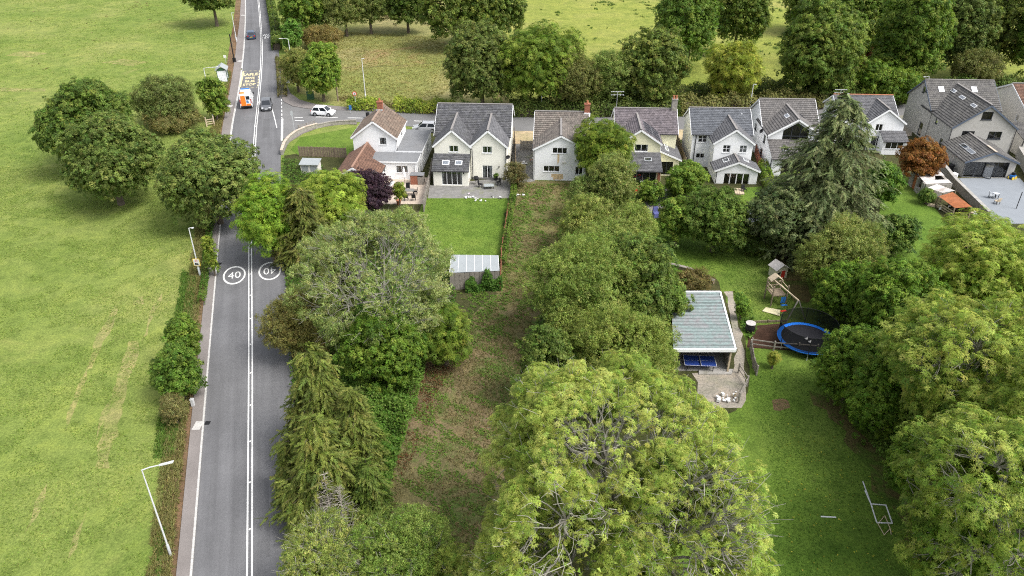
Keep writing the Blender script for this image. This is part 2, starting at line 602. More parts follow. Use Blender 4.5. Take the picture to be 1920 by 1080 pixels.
ribbed('asbestos', (0.205, 0.262, 0.258), (0.235, 0.225, 0.235), 0.52)
plain('polycarbonate', (0.30, 0.325, 0.335), 0.35, 0.5, var=0.08, scale=1.0)
plain('steel_sheet', (0.30, 0.325, 0.33), 0.6, var=0.12, scale=1.2)
plain('bark', (0.13, 0.105, 0.08), 0.95, var=0.35, scale=5, bump=0.02)
plain('bark_pale', (0.29, 0.275, 0.235), 0.9, var=0.25, scale=6)
plain('bark_dead', (0.42, 0.38, 0.34), 0.9, var=0.2, scale=6)
plain('purple_toy', (0.45, 0.06, 0.36), 0.5)
plain('debris_white', (0.72, 0.72, 0.71), 0.7, var=0.12, scale=5)
tiles('slate_dark', (0.089, 0.091, 0.099), 0.30, 0.26, moss=(0.115, 0.118, 0.105))
tiles('slate_blue', (0.109, 0.119, 0.135), 0.30, 0.26, var=0.22)
tiles('slate_mauve', (0.142, 0.125, 0.135), 0.32, 0.28, var=0.3)
tiles('slate_plain', (0.122, 0.124, 0.132), 0.30, 0.26, var=0.2)
tiles('tile_brown', (0.168, 0.125, 0.096), 0.34, 0.36, var=0.22, mortar=0.02, moss=(0.21, 0.18, 0.14))
tiles('tile_rust', (0.155, 0.086, 0.059), 0.30, 0.33, var=0.25, mortar=0.02)
tiles('tile_weathered', (0.155, 0.135, 0.119), 0.34, 0.36, var=0.3, mortar=0.02, moss=(0.20, 0.19, 0.155))
tiles('tile_grey', (0.135, 0.129, 0.125), 0.34, 0.36, var=0.22, mortar=0.02)
tiles('tile_charcoal', (0.112, 0.109, 0.106), 0.34, 0.36, var=0.25, mortar=0.02, moss=(0.17, 0.165, 0.14))
glassmat('glass')
glassmat('glass_sky', (0.75, 0.8, 0.85), 0.40)
netmat('net_black', (0.01, 0.012, 0.012), 0.72)

# ================================================================== THE GROUND
def px_poly(pts, z=0.0):
    return [g(x, y) for x, y in pts]


def wobble(pts, amp=0.25, step=1.2, seed=1):
    """An outline with a ragged natural edge."""
    r = random.Random(seed)
    res = []
    for i in range(len(pts)):
        p, q = pts[i], pts[(i + 1) % len(pts)]
        n = max(1, int((q - p).length / step))
        for k in range(n):
            a = p.lerp(q, k / n)
            res.append(Vector((a.x + r.uniform(-amp, amp), a.y + r.uniform(-amp, amp), 0)))
    return res


def patch(name, pts, z, mat, amp=0.0, seed=1, kind='structure', label=None):
    p = wobble(pts, amp, seed=seed) if amp else pts
    o = MB().poly([(q.x, q.y) for q in p], None, z).build(name, M[mat])
    return tag(o, label, None, None, kind)


gr = MB()
gr.face([(-900, -60, 0), (900, -60, 0), (900, 1500, 0), (-900, 1500, 0)])
tag(gr.build('ground', M['field_grass']), 'bright green grazed field', None, None, 'structure')

patch('pasture', px_poly([(985, 205), (905, 150), (880, 60), (800, -130), (2500, -130), (2500, 200), (1800, 205)]), 0.008, 'pasture_grass', 0.5, 2, label='yellow-green rough pasture beyond the houses')
patch('meadow', px_poly([(560, 175), (545, 120), (560, 60), (520, -60), (840, -60), (880, 60), (905, 150), (985, 205), (700, 206), (640, 202)]), 0.012, 'meadow_grass', 0.4, 3, label='olive and tan meadow above the junction')
for k_, pts_ in enumerate((((218, 572), (222, 584), (196, 640), (176, 690), (160, 694), (184, 630)), ((164, 690), (160, 712), (138, 780), (118, 812), (128, 770), (150, 715)), ((302, 548), (300, 566), (280, 612), (268, 640), (282, 590)), ((268, 555), (268, 570), (252, 572), (254, 556)), ((232, 690), (205, 760), (180, 830), (196, 770)), ((90, 905), (72, 965), (48, 1000), (66, 940)), ((170, 945), (142, 1030), (122, 1050), (140, 1000)), ((262, 640), (234, 760), (200, 880), (174, 880), (208, 760), (240, 640)), ((0, 165), (85, 166), (85, 171), (0, 172)), ((40, 95), (90, 100), (60, 108), (10, 104)), ((230, 110), (280, 116), (250, 124), (190, 118)))):
    patch('worn_grass', px_poly(pts_), 0.003 + .0005 * k_, 'worn_field', 0.2, 60 + k_)
# the row of gardens and the plots below
patch('garden_ground', px_poly([(533, 292), (800, 246), (1300, 244), (1560, 232), (2300, 200), (2600, 500), (2200, 1300), (560, 1300), (520, 500)]), 0.006, 'dark_earth')
patch('plot', px_poly([(958, 330), (1082, 336), (1085, 440), (1050, 520), (1010, 640), (980, 760), (960, 900), (960, 1200), (700, 1200), (718, 960), (745, 820), (775, 700), (860, 610), (938, 545), (945, 470), (955, 400)]), 0.014, 'rough_ground', 0.3, 4, label='overgrown vacant plot of bare earth and weeds')
patch('plot_weeds', px_poly([(960, 338), (1075, 342), (1060, 440), (1040, 520), (985, 560), (940, 590), (930, 545), (950, 470), (958, 400)]), 0.018, 'weedy_ground', 0.5, 5)
patch('lawn', px_poly([(800, 371), (952, 371), (945, 420), (940, 485), (838, 485), (800, 440), (786, 400)]), 0.020, 'lawn_bright', 0.22, 6, label='bright green lawn behind the twin-gabled house')
patch('lawn', px_poly([(565, 257), (669, 238), (664, 292), (560, 292), (545, 280)]), 0.020, 'lawn_bright', 0.05, 7, label='small fenced corner lawn beside the junction')
patch('lawn', px_poly([(1195, 400), (1330, 440), (1430, 470), (1540, 460), (1700, 640), (2000, 1000), (2150, 1300), (1200, 1300), (1300, 800), (1376, 772), (1400, 735), (1404, 690), (1392, 620), (1340, 520), (1200, 500)]), 0.016, 'lawn_deep', 0.2, 8, label='deep green lawn of the long garden with the trampoline')
patch('lawn', px_poly([(1655, 330), (1700, 330), (1775, 415), (1800, 500), (1640, 500)]), 0.018, 'lawn_bright', 0.15, 9, label='lawn beside the stone outbuilding')
patch('lawn', px_poly([(1392, 352), (1428, 350), (1440, 400), (1385, 405)]), 0.022, 'lawn_bright', 0.08, 10, label='narrow lawn behind the white house with the sunroom')
patch('patio', px_poly([(806, 347), (958, 333), (956, 372), (802, 372)]), 0.024, 'slab_grey', label='stained grey slab patio behind the twin-gabled house')
patch('patio', px_poly([(722, 333), (803, 333), (797, 383), (712, 383), (708, 352)]), 0.024, 'tan_slab', label='tan slab patio with garden furniture')
patch('yard', px_poly([(960, 258), (1003, 258), (1003, 340), (960, 345)]), 0.024, 'slab_grey')
patch('driveway', px_poly([(962, 244), (1006, 244), (1006, 270), (962, 270)]), 0.030, 'buff_gravel', 0.1, 11)
patch('driveway', px_poly([(1268, 240), (1292, 240), (1290, 262), (1266, 262)]), 0.030, 'buff_gravel', 0.1, 12)
patch('driveway', px_poly([(1690, 208), (1716, 205), (1710, 255), (1678, 258)]), 0.030, 'gravel_yard', 0.1, 13)
patch('path', px_poly([(1360, 548), (1374, 548), (1392, 640), (1398, 690), (1402, 735), (1385, 765), (1320, 770), (1300, 700), (1370, 700), (1380, 655)]), 0.026, 'gravel_yard', 0.22, 14, label='gravel path and yard beside the open shed')
patch('path', px_poly([(1192, 360), (1248, 350), (1256, 385), (1225, 398), (1200, 420), (1190, 415), (1214, 388)]), 0.026, 'slab_grey', 0.1, 15)
patch('play_bed', px_poly([(1402, 612), (1478, 606), (1535, 640), (1525, 662), (1402, 652)]), 0.028, 'bark_chip', 0.1, 16, label='bark chip play area under the trampoline')
patch('bare_patch', px_poly([(1448, 752), (1462, 746), (1476, 752), (1480, 762), (1466, 770), (1448, 768)]), 0.024, 'litter', 0.18, 17)
patch('leaf_litter', px_poly([(1528, 735), (1560, 742), (1610, 800), (1650, 860), (1680, 930), (1740, 1010), (1800, 1100), (1760, 1100), (1706, 1020), (1660, 945), (1625, 880), (1585, 810), (1540, 770)]), 0.022, 'lawn_litter', 0.7, 18)
patch('leaf_litter', px_poly([(1450, 480), (1500, 470), (1525, 560), (1490, 580), (1470, 530)]), 0.022, 'lawn_litter', 0.4, 19)

# ------------------------------------------------------------------ main road (edges measured, then smoothed)
EDGE_L = [(360.7, 1080), (390.6, 700), (417, 390), (435.6, 233), (446.7, 178), (453.3, 133), (457.8, 89), (460.4, 33), (460.4, 0)]
CENTRE = [(468, 1080), (470, 700), (469, 420), (479.5, 235.6), (482.7, 211), (485.6, 178), (487.8, 155.6), (490, 124), (491, 93), (490, 66.7), (486.7, 22), (484.4, 0)]
EDGE_R = [(577, 1080), (549, 700), (527.5, 420), (526, 300), (528, 235), (528.4, 189), (526.7, 133), (522, 89), (513, 44), (506.7, 0)]
FOOT_L = [(331, 1080), (367, 710), (402, 390), (416.7, 240), (424, 205), (432, 165), (440, 115.6), (444, 78), (449, 44), (452, 0)]
YS = np.arange(6.0, 520.0, 2.0)


def along(px):
    w = [g(x, y) for x, y in px]
    ys = np.array([p.y for p in w]); xs = np.array([p.x for p in w])
    s0 = (xs[1] - xs[0]) / (ys[1] - ys[0]); s1 = (xs[-1] - xs[-2]) / (ys[-1] - ys[-2])
    x = np.interp(YS, ys, xs)
    x = np.where(YS < ys[0], xs[0] + s0 * (YS - ys[0]), x)
    x = np.where(YS > ys[-1], xs[-1] + s1 * (YS - ys[-1]), x)
    k = np.array([1, 2, 3, 4, 3, 2, 1.]); k /= k.sum()
    xp = np.concatenate([x[0] + (x[1] - x[0]) * np.arange(-3, 0), x, x[-1] + (x[-1] - x[-2]) * np.arange(1, 4)])
    return np.convolve(xp, k, 'valid')


XL, XC, XR, XF = along(EDGE_L), along(CENTRE), along(EDGE_R), along(FOOT_L)
def X_of(arr, y): return float(np.interp(y, YS, arr))


def strip(name, xa, xb, z, mat, y0=6, y1=520, skirt=None, parent=None):
    m = MB()
    for i in range(len(YS) - 1):
        if YS[i] < y0 or YS[i + 1] > y1: continue
        a, b, c, d = (xa[i], YS[i]), (xb[i], YS[i]), (xb[i + 1], YS[i + 1]), (xa[i + 1], YS[i + 1])
        uv = [(0, YS[i]), (b[0] - a[0], YS[i]), (c[0] - d[0], YS[i + 1]), (0, YS[i + 1])]
        m.face([(*a, z), (*b, z), (*c, z), (*d, z)], uv)
        if skirt is not None:
            m.face([(*b, skirt), (*c, skirt), (*c, z), (*b, z)], [(0, 0.1)] * 4)
            m.face([(*d, skirt), (*a, skirt), (*a, z), (*d, z)], [(0, 0.1)] * 4)
    o = m.build(name, M[mat], parent)
    if parent is None: o['kind'] = 'structure'
    return o


main_road = strip('road', XL, XR, 0.040, 'tarmac')
main_road['label'] = 'grey two-lane road with double white centre lines'
pavement = strip('pavement', XF, XL - 0.14, 0.125, 'footway', skirt=0.0)
pavement['label'] = 'narrow tarmac footway along the field side of the road'
strip('verge', XF - 1.5, XF, 0.030, 'litter')

side_pts = [(527, 292), (530, 262), (548, 247), (580, 238), (640, 229), (669, 229), (800, 240), (975, 246), (1300, 243), (1540, 232), (1700, 216), (1920, 203), (2300, 190), (2300, 172), (1920, 185), (1690, 196), (1540, 203), (1420, 212), (1270, 219), (975, 220), (800, 213), (691, 208), (629, 207), (587, 205.6), (549, 200), (533, 192), (528.4, 184), (515, 184), (512, 292)]
side_road = patch('road', px_poly(side_pts), 0.034, 'side_tarmac', label='side road leading behind the row of houses')
corner = [(528.4, 160), (528.4, 184), (533, 192), (549, 200), (573, 204), (587, 205.6), (629, 207), (691, 208), (800, 213), (800, 210.5), (691, 205), (640, 201), (590, 196), (562, 188), (545, 176), (538, 160)]
cp = px_poly(corner)
pav2 = MB().poly([(p.x, p.y) for p in cp], 0.0, 0.13).build('pavement', M['footway'])
tag(pav2, 'dark tarmac pavement curving round the junction corner', None, None, 'structure')
near = [(528, 288), (526.5, 276), (534, 259), (556, 245), (590, 236), (640, 230), (668, 230.5), (669, 234), (640, 233), (597, 240), (568, 251), (541, 268), (531, 290)]
npv = px_poly(near)
pav3 = MB().poly([(p.x, p.y) for p in npv], 0.0, 0.13).build('pavement', M['footway'])
tag(pav3, 'strip of pavement round the curved stone wall', None, None, 'structure')

# kerbs
stone_m = MB().box(-0.07, 0.07, -0.45, 0.45, 0.0, 0.135).mesh('kerb_stone')
stone_m.materials.append(M['kerb_stone'])
y = 24.0
n_k = 0
while y < 150 and n_k < 150:
    x, x2 = X_of(XL, y), X_of(XL, y + 0.9)
    k = link('kerb_stone', stone_m, pavement)
    k.location = ((x + x2) / 2 - 0.068, y + 0.45, 0.004)
    k.rotation_euler = (0, 0, -math.atan2(x2 - x, 0.9))
    y += 0.92 * math.cos(math.atan2(x2 - x, 0.9)); n_k += 1
far_k = strip('kerb', XL - 0.139, XL + 0.001, 0.137, 'kerb_stone', y0=y, y1=420, skirt=0.0, parent=pavement)


def line_poly(pts, w, z, name, mat, parent, dash=None):
    m = MB()
    n = len(pts)
    acc = 0.0
    for i in range(n - 1):
        p, q = Vector(pts[i]), Vector(pts[i + 1])
        d = (q - p); L = d.length
        if L < 1e-6: continue
        d /= L
        s = Vector((-d.y, d.x, 0)) * w / 2
        if dash:
            per = dash[0] + dash[1]
            k0 = int(acc // per)
            for k in range(k0, k0 + int(L / per) + 3):
                t, e = max(0.0, k * per - acc), min(L, k * per + dash[0] - acc)
                if e - t > 0.02:
                    a, b = p + d * t, p + d * e
                    m.face([(*(a - s).xy, z), (*(b - s).xy, z), (*(b + s).xy, z), (*(a + s).xy, z)])
        else:
            m.face([(*(p - s).xy, z), (*(q - s).xy, z), (*(q + s).xy, z), (*(p + s).xy, z)])
        acc += L
    return m.build(name, M[mat], parent)


for off in (-0.155, 0.155):
    strip('centre_line', XC + off - 0.06, XC + off + 0.06, 0.046, 'paint_white', parent=main_road)
strip('edge_line', XL + 0.03, XL + 0.10, 0.046, 'paint_white', y0=105, y1=420, parent=main_road)
stud_m = MB()
stud_m.hexa([(-.06, -.08, 0), (.06, -.08, 0), (.06, .08, 0), (-.06, .08, 0)], [(-.04, -.05, .03), (.04, -.05, .03), (.04, .05, .03), (-.04, .05, .03)])
stud_m = stud_m.mesh('road_stud'); stud_m.materials.append(M['paint_white'])
for k in range(26):
    yy = 31.0 + 4.3 * k
    s_ = link('road_stud', stud_m, main_road)
    s_.location = (X_of(XC, yy), yy, 0.044)
line_poly([g(529.3, 223), g(528.6, 264)], 0.32, 0.047, 'give_way_line', 'paint_white', main_road)
line_poly([g(527.8, 186), g(528.6, 222)], 0.16, 0.047, 'give_way_line', 'paint_white', main_road, dash=(1.2, 0.9))
line_poly([g(509, 200), g(515, 222), g(519, 240)], 0.13, 0.047, 'lane_line', 'paint_white', main_road)
line_poly([g(484, 191.8), g(493, 191.8)], 0.2, 0.0475, 'lane_line', 'paint_white', main_road)
for a, b in (((552, 221.5), (568, 220.5)), ((592, 219.6), (633, 220.6)), ((652, 221.4), (680, 221.8)), ((776, 227), (800, 228)), ((553, 226.5), (570, 227))):
    line_poly([g(*a), g(*b)], 0.25, 0.042, 'road_line', 'paint_white', side_road)


def text_mesh(body, off=0.03):
    cu = bpy.data.curves.new('lettering', 'FONT')
    cu.body = body
    cu.align_x = 'CENTER'
    cu.size = 1.0
    cu.resolution_u = 3
    cu.offset = off
    o = bpy.data.objects.new('lettering', cu)
    COL.objects.link(o)
    dg = bpy.context.evaluated_depsgraph_get()
    me = bpy.data.meshes.new_from_object(o.evaluated_get(dg))
    bpy.data.objects.remove(o, do_unlink=True)
    bpy.data.curves.remove(cu)
    return me


def flat_text(body, centre, right, w, l, z, mat, parent, name='lettering', off=0.03):
    me = text_mesh(body, off)
    co = np.array([v.co[:] for v in me.vertices])
    lo, hi = co.min(0), co.max(0)
    c2 = (co[:, :2] - (lo[:2] + hi[:2]) / 2) / (hi[:2] - lo[:2])
    r = Vector(right).normalized(); f = Vector((-r.y, r.x, 0))
    for v, c in zip(me.vertices, c2):
        p = Vector((centre[0], centre[1], 0)) + r * (c[0] * w) + f * (c[1] * l)
        v.co = (p.x, p.y, z)
    me.materials.append(M[mat])
    return link(name, me, parent)


def road_dir(y):
    d = Vector((X_of(XC, y + 2) - X_of(XC, y - 2), 4, 0)).normalized()
    return d


def ring(centre, fwd, rx, ry, w, z, name, mat, parent):
    m = MB(); n = 40
    f = Vector(fwd); r = Vector((f.y, -f.x, 0))
    def P(t, k): 
        return centre + r * ((rx - k) * math.cos(t)) + f * ((ry - k * 1.6) * math.sin(t))
    for i in range(n):
        a, b = 2 * math.pi * i / n, 2 * math.pi * (i + 1) / n
        q = [P(a, 0), P(b, 0), P(b, w), P(a, w)]
        m.face([(v.x, v.y, z) for v in reversed(q)])
    return m.build(name, M[mat], parent)


for (px, py, flip) in ((439.5, 516.5, False), (506, 508.5, True)):
    c = g(px, py); f = road_dir(c.y); r = Vector((f.y, -f.x, 0))
    rx = 20.5 * (c.y * _c + CAM_H * _s) / FPX
    ring(c, f, rx, rx * 1.72, 0.17, 0.047, 'speed_roundel', 'paint_white', main_road)
    flat_text('40', c, -r if flip else r, rx * 1.12, rx * 1.2, 0.048, 'paint_white', main_road, off=0.0)
f = road_dir(150); r = Vector((f.y, -f.x, 0))
for body, px, py, w_, l_ in (('SAFLE', 469.5, 140, 2.9, 1.9), ('BWS', 469, 146.6, 1.7, 1.5), ('BUS', 468.5, 152.6, 1.8, 1.5), ('STOP', 467.5, 158.8, 2.3, 1.5)):
    flat_text(body, g(px, py), r, w_, l_, 0.048, 'paint_yellow', main_road)
line_poly([g(456.5, 134), g(450.5, 163)], 0.3, 0.047, 'bay_line', 'paint_yellow', main_road)
line_poly([g(456.5, 134), g(487, 133)], 0.14, 0.047, 'bay_line', 'paint_yellow', main_road, dash=(0.6, 0.4))
line_poly([g(487, 133), g(483, 164)], 0.2, 0.0475, 'bay_line', 'paint_yellow', main_road, dash=(1.1, 0.9))
line_poly([g(450.5, 163.5), g(483, 164.5)], 0.14, 0.048, 'bay_line', 'paint_yellow', main_road, dash=(0.6, 0.4))
f = road_dir(200); r = Vector((f.y, -f.x, 0))
flat_text('SLOW', g(505, 65.5), -r, 2.9, 2.3, 0.048, 'paint_white', main_road)
flat_text('ARAF', g(506.5, 70), -r, 2.7, 2.3, 0.048, 'paint_white', main_road)
for px, py, w_ in ((371.5, 800, 0.62), (432, 200, 0.8), (450.5, 115.6, 0.9), (456, 29.5, 0.9)):
    p = g(px, py)
    MB().box(p.x - w_ / 2, p.x + w_ / 2, p.y - 0.5, p.y + 0.5, 0.12, 0.131).build('access_cover', M['kerb_stone'], pavement)

# gully grates, repaired strips of tarmac
for yy in (46.0, 72.0, 104.0):
    x = X_of(XL, yy) + .25
    gm = MB().box(x - .2, x + .2, yy - .22, yy + .22, 0.03, 0.049)
    for k in range(5): gm.box(x - .16 + k * .075, x - .13 + k * .075, yy - .18, yy + .18, 0.049, 0.056)
    gm.build('drain_grate', M['black_metal'], main_road)
for (xo, y0, y1, w_) in ((.75, 36, 44.5, .5), (1.2, 88, 97, .45), (4.4, 33, 40, .55), (4.9, 112, 121, 1.1)):
    m = MB(); n = 6
    for k in range(n):
        ya, yb = y0 + (y1 - y0) * k / n, y0 + (y1 - y0) * (k + 1) / n
        m.face([(X_of(XL, ya) + xo, ya, .0435), (X_of(XL, ya) + xo + w_, ya, .0435), (X_of(XL, yb) + xo + w_, yb, .0435), (X_of(XL, yb) + xo, yb, .0435)], [(0, ya), (w_, ya), (w_, yb), (0, yb)])
    m.build('tarmac_repair', M['tarmac_patch'], main_road)

# ================================================================== HOUSES
class House:
    def __init__(self, label, u, v):
        self.u, self.v = u, v
        self.root = empty('house', S(u, v), -PHI, label, 'house', 'houses in the row along the side road')
        self.slopes = {}

    def L(self, u, v, z):
        return Vector((u - self.u, v - self.v, z))

    def bar(self, name, p, q, w, h, mat, parent=None, up=(0, 0, 1)):
        return MB().beam(self.L(*p), self.L(*q), w, h, up).build(name, M[mat], parent or self.root)

    def slope(self, key, mb, eA, eB, rB, rA, course):
        """One roof slope: eave A-B, ridge A-B (street coordinates), built in stepped courses."""
        eA, eB, rB, rA = [self.L(*p) for p in (eA, eB, rB, rA)]
        n = (eB - eA).cross(rA - eA).normalized()
        if n.z < 0: n = -n
        Ls = ((rA + rB) / 2 - (eA + eB) / 2).length
        cnt = max(1, int(round(Ls / course)))
        xd = (eB - eA).normalized()
        def U(p):
            d = p - eA
            return (d.dot(xd), (d - xd * d.dot(xd)).length)
        for i in range(cnt):
            t0, t1 = i / cnt, (i + 1) / cnt
            a0, b0, a1, b1 = eA.lerp(rA, t0), eB.lerp(rB, t0), eA.lerp(rA, t1), eB.lerp(rB, t1)
            h0, h1 = n * 0.115, n * 0.07
            mb.face([a0 + h0, b0 + h0, b1 + h1, a1 + h1], [U(a0), U(b0), U(b1), U(a1)])
            mb.face([a0, b0, b0 + h0, a0 + h0], [U(a0), U(b0), U(b0), U(a0)])
            mb.face([a1, a0, a0 + h0, a1 + h1], [U(a1), U(a0), U(a0), U(a1)])
            mb.face([b0, b1, b1 + h1, b0 + h0], [U(b0), U(b1), U(b1), U(b0)])
        mb.face([eA, rA, rB, eB], [U(eA), U(rA), U(rB), U(eB)])
        self.slopes[key] = (eA + n * 0.1, xd, (rA - eA - xd * (rA - eA).dot(xd)).normalized(), n)

    def wall_face(self, mb, pos, outline, holes, depth=0.55):
        """A wall polygon with real openings; behind each a shallow dark room."""
        HP = [(h if isinstance(h[0], tuple) else [(h[0], h[2]), (h[1], h[2]), (h[1], h[3]), (h[0], h[3])]) for h in holes]
        rings = [[Vector((a, z, 0)) for a, z in outline]] + [[Vector((a, z, 0)) for a, z in reversed(h)] for h in HP]
        flat = [p for r in rings for p in r]
        for t in tessellate_polygon(rings):
            pts = [pos(flat[i].x, flat[i].y, 0) for i in t]
            mb.face(pts)
        for c in HP:
            for i in range(len(c)):
                p, q = c[i], c[(i + 1) % len(c)]
                mb.face([pos(*p, 0), pos(*q, 0), pos(*q, .12), pos(*p, .12)])
                mb.face([pos(*p, .12), pos(*q, .12), pos(*q, depth), pos(*p, depth)], mi=1)
            mb.face([pos(*p, depth) for p in c], mi=1)

    def window(self, pos, h, cols=2, rows=1, frame='upvc', sill=True, name='window', curtain=0.0, bar=0.055):
        if isinstance(h[0], tuple):
            return self.gable_window(pos, h, cols, frame, name)
        a0, a1, z0, z1 = h[:4]
        m = MB()
        def bx(x0, x1, y0, y1, d0, d1):
            c = [(x0, y0), (x1, y0), (x1, y1), (x0, y1)]
            m.hexa([pos(*q, d0) for q in c], [pos(*q, d1) for q in c])
        D0, D1 = 0.05, 0.11
        bx(a0, a1, z0, z0 + bar, D0, D1); bx(a0, a1, z1 - bar, z1, D0, D1)
        bx(a0, a0 + bar, z0 + bar, z1 - bar, D0, D1); bx(a1 - bar, a1, z0 + bar, z1 - bar, D0, D1)
        for k in range(1, cols):
            x = a0 + (a1 - a0) * k / cols
            bx(x - bar * .6, x + bar * .6, z0 + bar, z1 - bar, D0, D1)
        for k in range(1, rows):
            zz = z0 + (z1 - z0) * k / rows
            for c in range(cols):
                xa = a0 + (a1 - a0) * c / cols + bar * (1 if c == 0 else .6); xb = a0 + (a1 - a0) * (c + 1) / cols - bar * (1 if c == cols - 1 else .6)
                bx(xa, xb, zz - bar * .4, zz + bar * .4, D0 + .01, D1)
        w = m.build(name, M[frame], self.root)
        for c in range(cols):
            for r_ in range(rows):
                xa, xb = a0 + (a1 - a0) * c / cols, a0 + (a1 - a0) * (c + 1) / cols
                ya, yb = z0 + (z1 - z0) * r_ / rows, z0 + (z1 - z0) * (r_ + 1) / rows
                MB().face([pos(xa + .02, ya + .02, .085), pos(xb - .02, ya + .02, .085), pos(xb - .02, yb - .02, .085), pos(xa + .02, yb - .02, .085)]).build('pane', M['glass'], w)
        if sill:
            m = MB()
            c = [(a0 - .06, z0 - .06), (a1 + .06, z0 - .06), (a1 + .06, z0), (a0 - .06, z0)]
            m.hexa([pos(*q, -.07) for q in c], [pos(*q, .05) for q in c])
            m.build('sill', M['upvc' if frame == 'upvc' else frame], w)
        if curtain:
            for xa, xb in ((a0 + .05, a0 + (a1 - a0) * curtain), (a1 - (a1 - a0) * curtain, a1 - .05)):
                m = MB(); n = 6
                for i in range(n):
                    p0, p1 = xa + (xb - xa) * i / n, xa + (xb - xa) * (i + 1) / n
                    m.face([pos(p0, z0 + .05, .2 + .04 * (i % 2)), pos(p1, z0 + .05, .2 + .04 * ((i + 1) % 2)), pos(p1, z1 - .05, .2 + .04 * ((i + 1) % 2)), pos(p0, z1 - .05, .2 + .04 * (i % 2))])
                m.build('curtain', M['curtain'], w)
        return w

    def gable_window(self, pos, poly, cols, frame, name):
        m = MB()
        n = len(poly)
        for i in range(n):
            p, q = poly[i], poly[(i + 1) % n]
            m.beam(pos(*p, .08), pos(*q, .08), .08, .1)
        xs = [p[0] for p in poly]; x0, x1 = min(xs), max(xs); zb = min(p[1] for p in poly)
        def top(x):
            best = zb
            for i in range(n):
                p, q = poly[i], poly[(i + 1) % n]
                if abs(p[0] - q[0]) > 1e-6 and min(p[0], q[0]) - 1e-6 <= x <= max(p[0], q[0]) + 1e-6:
                    best = max(best, p[1] + (q[1] - p[1]) * (x - p[0]) / (q[0] - p[0]))
            return best
        zm = zb + (max(p[1] for p in poly) - zb) * .42
        for k in range(1, cols):
            x = x0 + (x1 - x0) * k / cols
            m.beam(pos(x, zb, .08), pos(x, top(x), .08), .08, .08)
        m.beam(pos(x0, zm, .08), pos(x1, zm, .08), .07, .09)
        w = m.build(name, M[frame], self.root)
        for k in range(cols):
            xa, xb = x0 + (x1 - x0) * k / cols, x0 + (x1 - x0) * (k + 1) / cols
            MB().face([pos(xa, zb, .085), pos(xb, zb, .085), pos(xb, zm, .085), pos(xa, zm, .085)]).build('pane', M['glass'], w)
            pts = [pos(xa, zm, .085), pos(xb, zm, .085), pos(xb, top(xb - 1e-4), .085)]
            ap = [p for p in poly if xa + .01 < p[0] < xb - .01 and p[1] > zm]
            pts += [pos(*p, .085) for p in ap]
            pts.append(pos(xa, top(xa + 1e-4), .085))
            MB().face(pts).build('pane', M['glass'], w)
        return w

    def px_open(self, side, plane, x0, y0, x1, y1):
        """Opening measured in the photo on the wall plane -> (a0, a1, z0, z1)."""
        if side == 'front':
            p, q = on_plane_s(x0, y0, (0, plane, 0), (0, 1, 0)), on_plane_s(x1, y1, (0, plane, 0), (0, 1, 0))
            return [min(p[0], q[0]), max(p[0], q[0]), min(p[2], q[2]), max(p[2], q[2])]
        p, q = on_plane_s(x0, y0, (plane, 0, 0), (1, 0, 0)), on_plane_s(x1, y1, (plane, 0, 0), (1, 0, 0))
        return [min(p[1], q[1]), max(p[1], q[1]), min(p[2], q[2]), max(p[2], q[2])]

    def block(self, key, u0, u1, v0, v1, eave, ridge, axis, wall, roof, rp=None, ops=None, over=0.28, verge=0.2, barge='upvc', course=0.3, back_over=None, gutter='gutter', rv1=None):
        ops = ops or {}
        P = {'front': lambda a, z, d: self.L(a, v0 + d, z), 'left': lambda a, z, d: self.L(u0 + d, a, z), 'right': lambda a, z, d: self.L(u1 - d, a, z), 'back': lambda a, z, d: self.L(a, v1 - d, z)}
        if rp is None: rp = (u0 + u1) / 2 if axis in ('v',) else (v0 + v1) / 2
        rect_u = [(u0, 0), (u1, 0), (u1, eave), (u0, eave)]
        rect_v = [(v0, 0), (v1, 0), (v1, eave), (v0, eave)]
        out = {'front': rect_u, 'back': rect_u, 'left': rect_v, 'right': rect_v}
        if axis == 'v':
            out['front'] = out['back'] = [(u0, 0), (u1, 0), (u1, eave), (rp, ridge), (u0, eave)]
        elif axis == 'u':
            out['left'] = out['right'] = [(v0, 0), (v1, 0), (v1, eave), (rp, ridge), (v0, eave)]
        elif axis == 'lean_front':
            out['left'] = out['right'] = [(v0, 0), (v1, 0), (v1, ridge), (v0, eave)]
            out['back'] = [(u0, 0), (u1, 0), (u1, ridge), (u0, ridge)]
        elif axis == 'lean_right':
            out['front'] = out['back'] = [(u0, 0), (u1, 0), (u1, eave), (u0, ridge)]
            out['left'] = [(v0, 0), (v1, 0), (v1, ridge), (v0, ridge)]
        mb = MB()
        for side in ('front', 'left', 'right', 'back'):
            self.wall_face(mb, P[side], out[side], [o['h'] for o in ops.get(side, [])])
        mb.build('wall', [M[wall], M['interior']], self.root)
        for side, lst in ops.items():
            for o in lst:
                kw = {k: x for k, x in o.items() if k != 'h'}
                self.window(P[side], o['h'], **kw)
        # ---- roof
        rb = MB()
        def ext(e, r, k):          # push the eave point down the slope
            e, r = Vector(e), Vector(r)
            return e + (e - r).normalized() * k
        if axis == 'v':
            ve = v1 if rv1 is None else rv1
            vf = v0 - verge
            for sgn, ue in ((-1, u0), (1, u1)):
                eF, rF = ext((ue, vf, eave), (rp, vf, ridge), over), Vector((rp, vf, ridge))
                eB, rB = ext((ue, ve, eave), (rp, ve, ridge), over), Vector((rp, ve, ridge))
                if sgn < 0: self.slope(key + '_left', rb, eB, eF, rF, rB, course)
                else: self.slope(key + '_right', rb, eF, eB, rB, rF, course)
                if gutter: self.bar('gutter', eF + Vector((sgn * .05, 0.03, .02)), eB + Vector((sgn * .05, 0, .02)), .11, .09, gutter)
                if barge:
                    dz = Vector((0, -.035, -.05))
                    self.bar('bargeboard', eF + dz, rF + dz, .05, .22, barge)
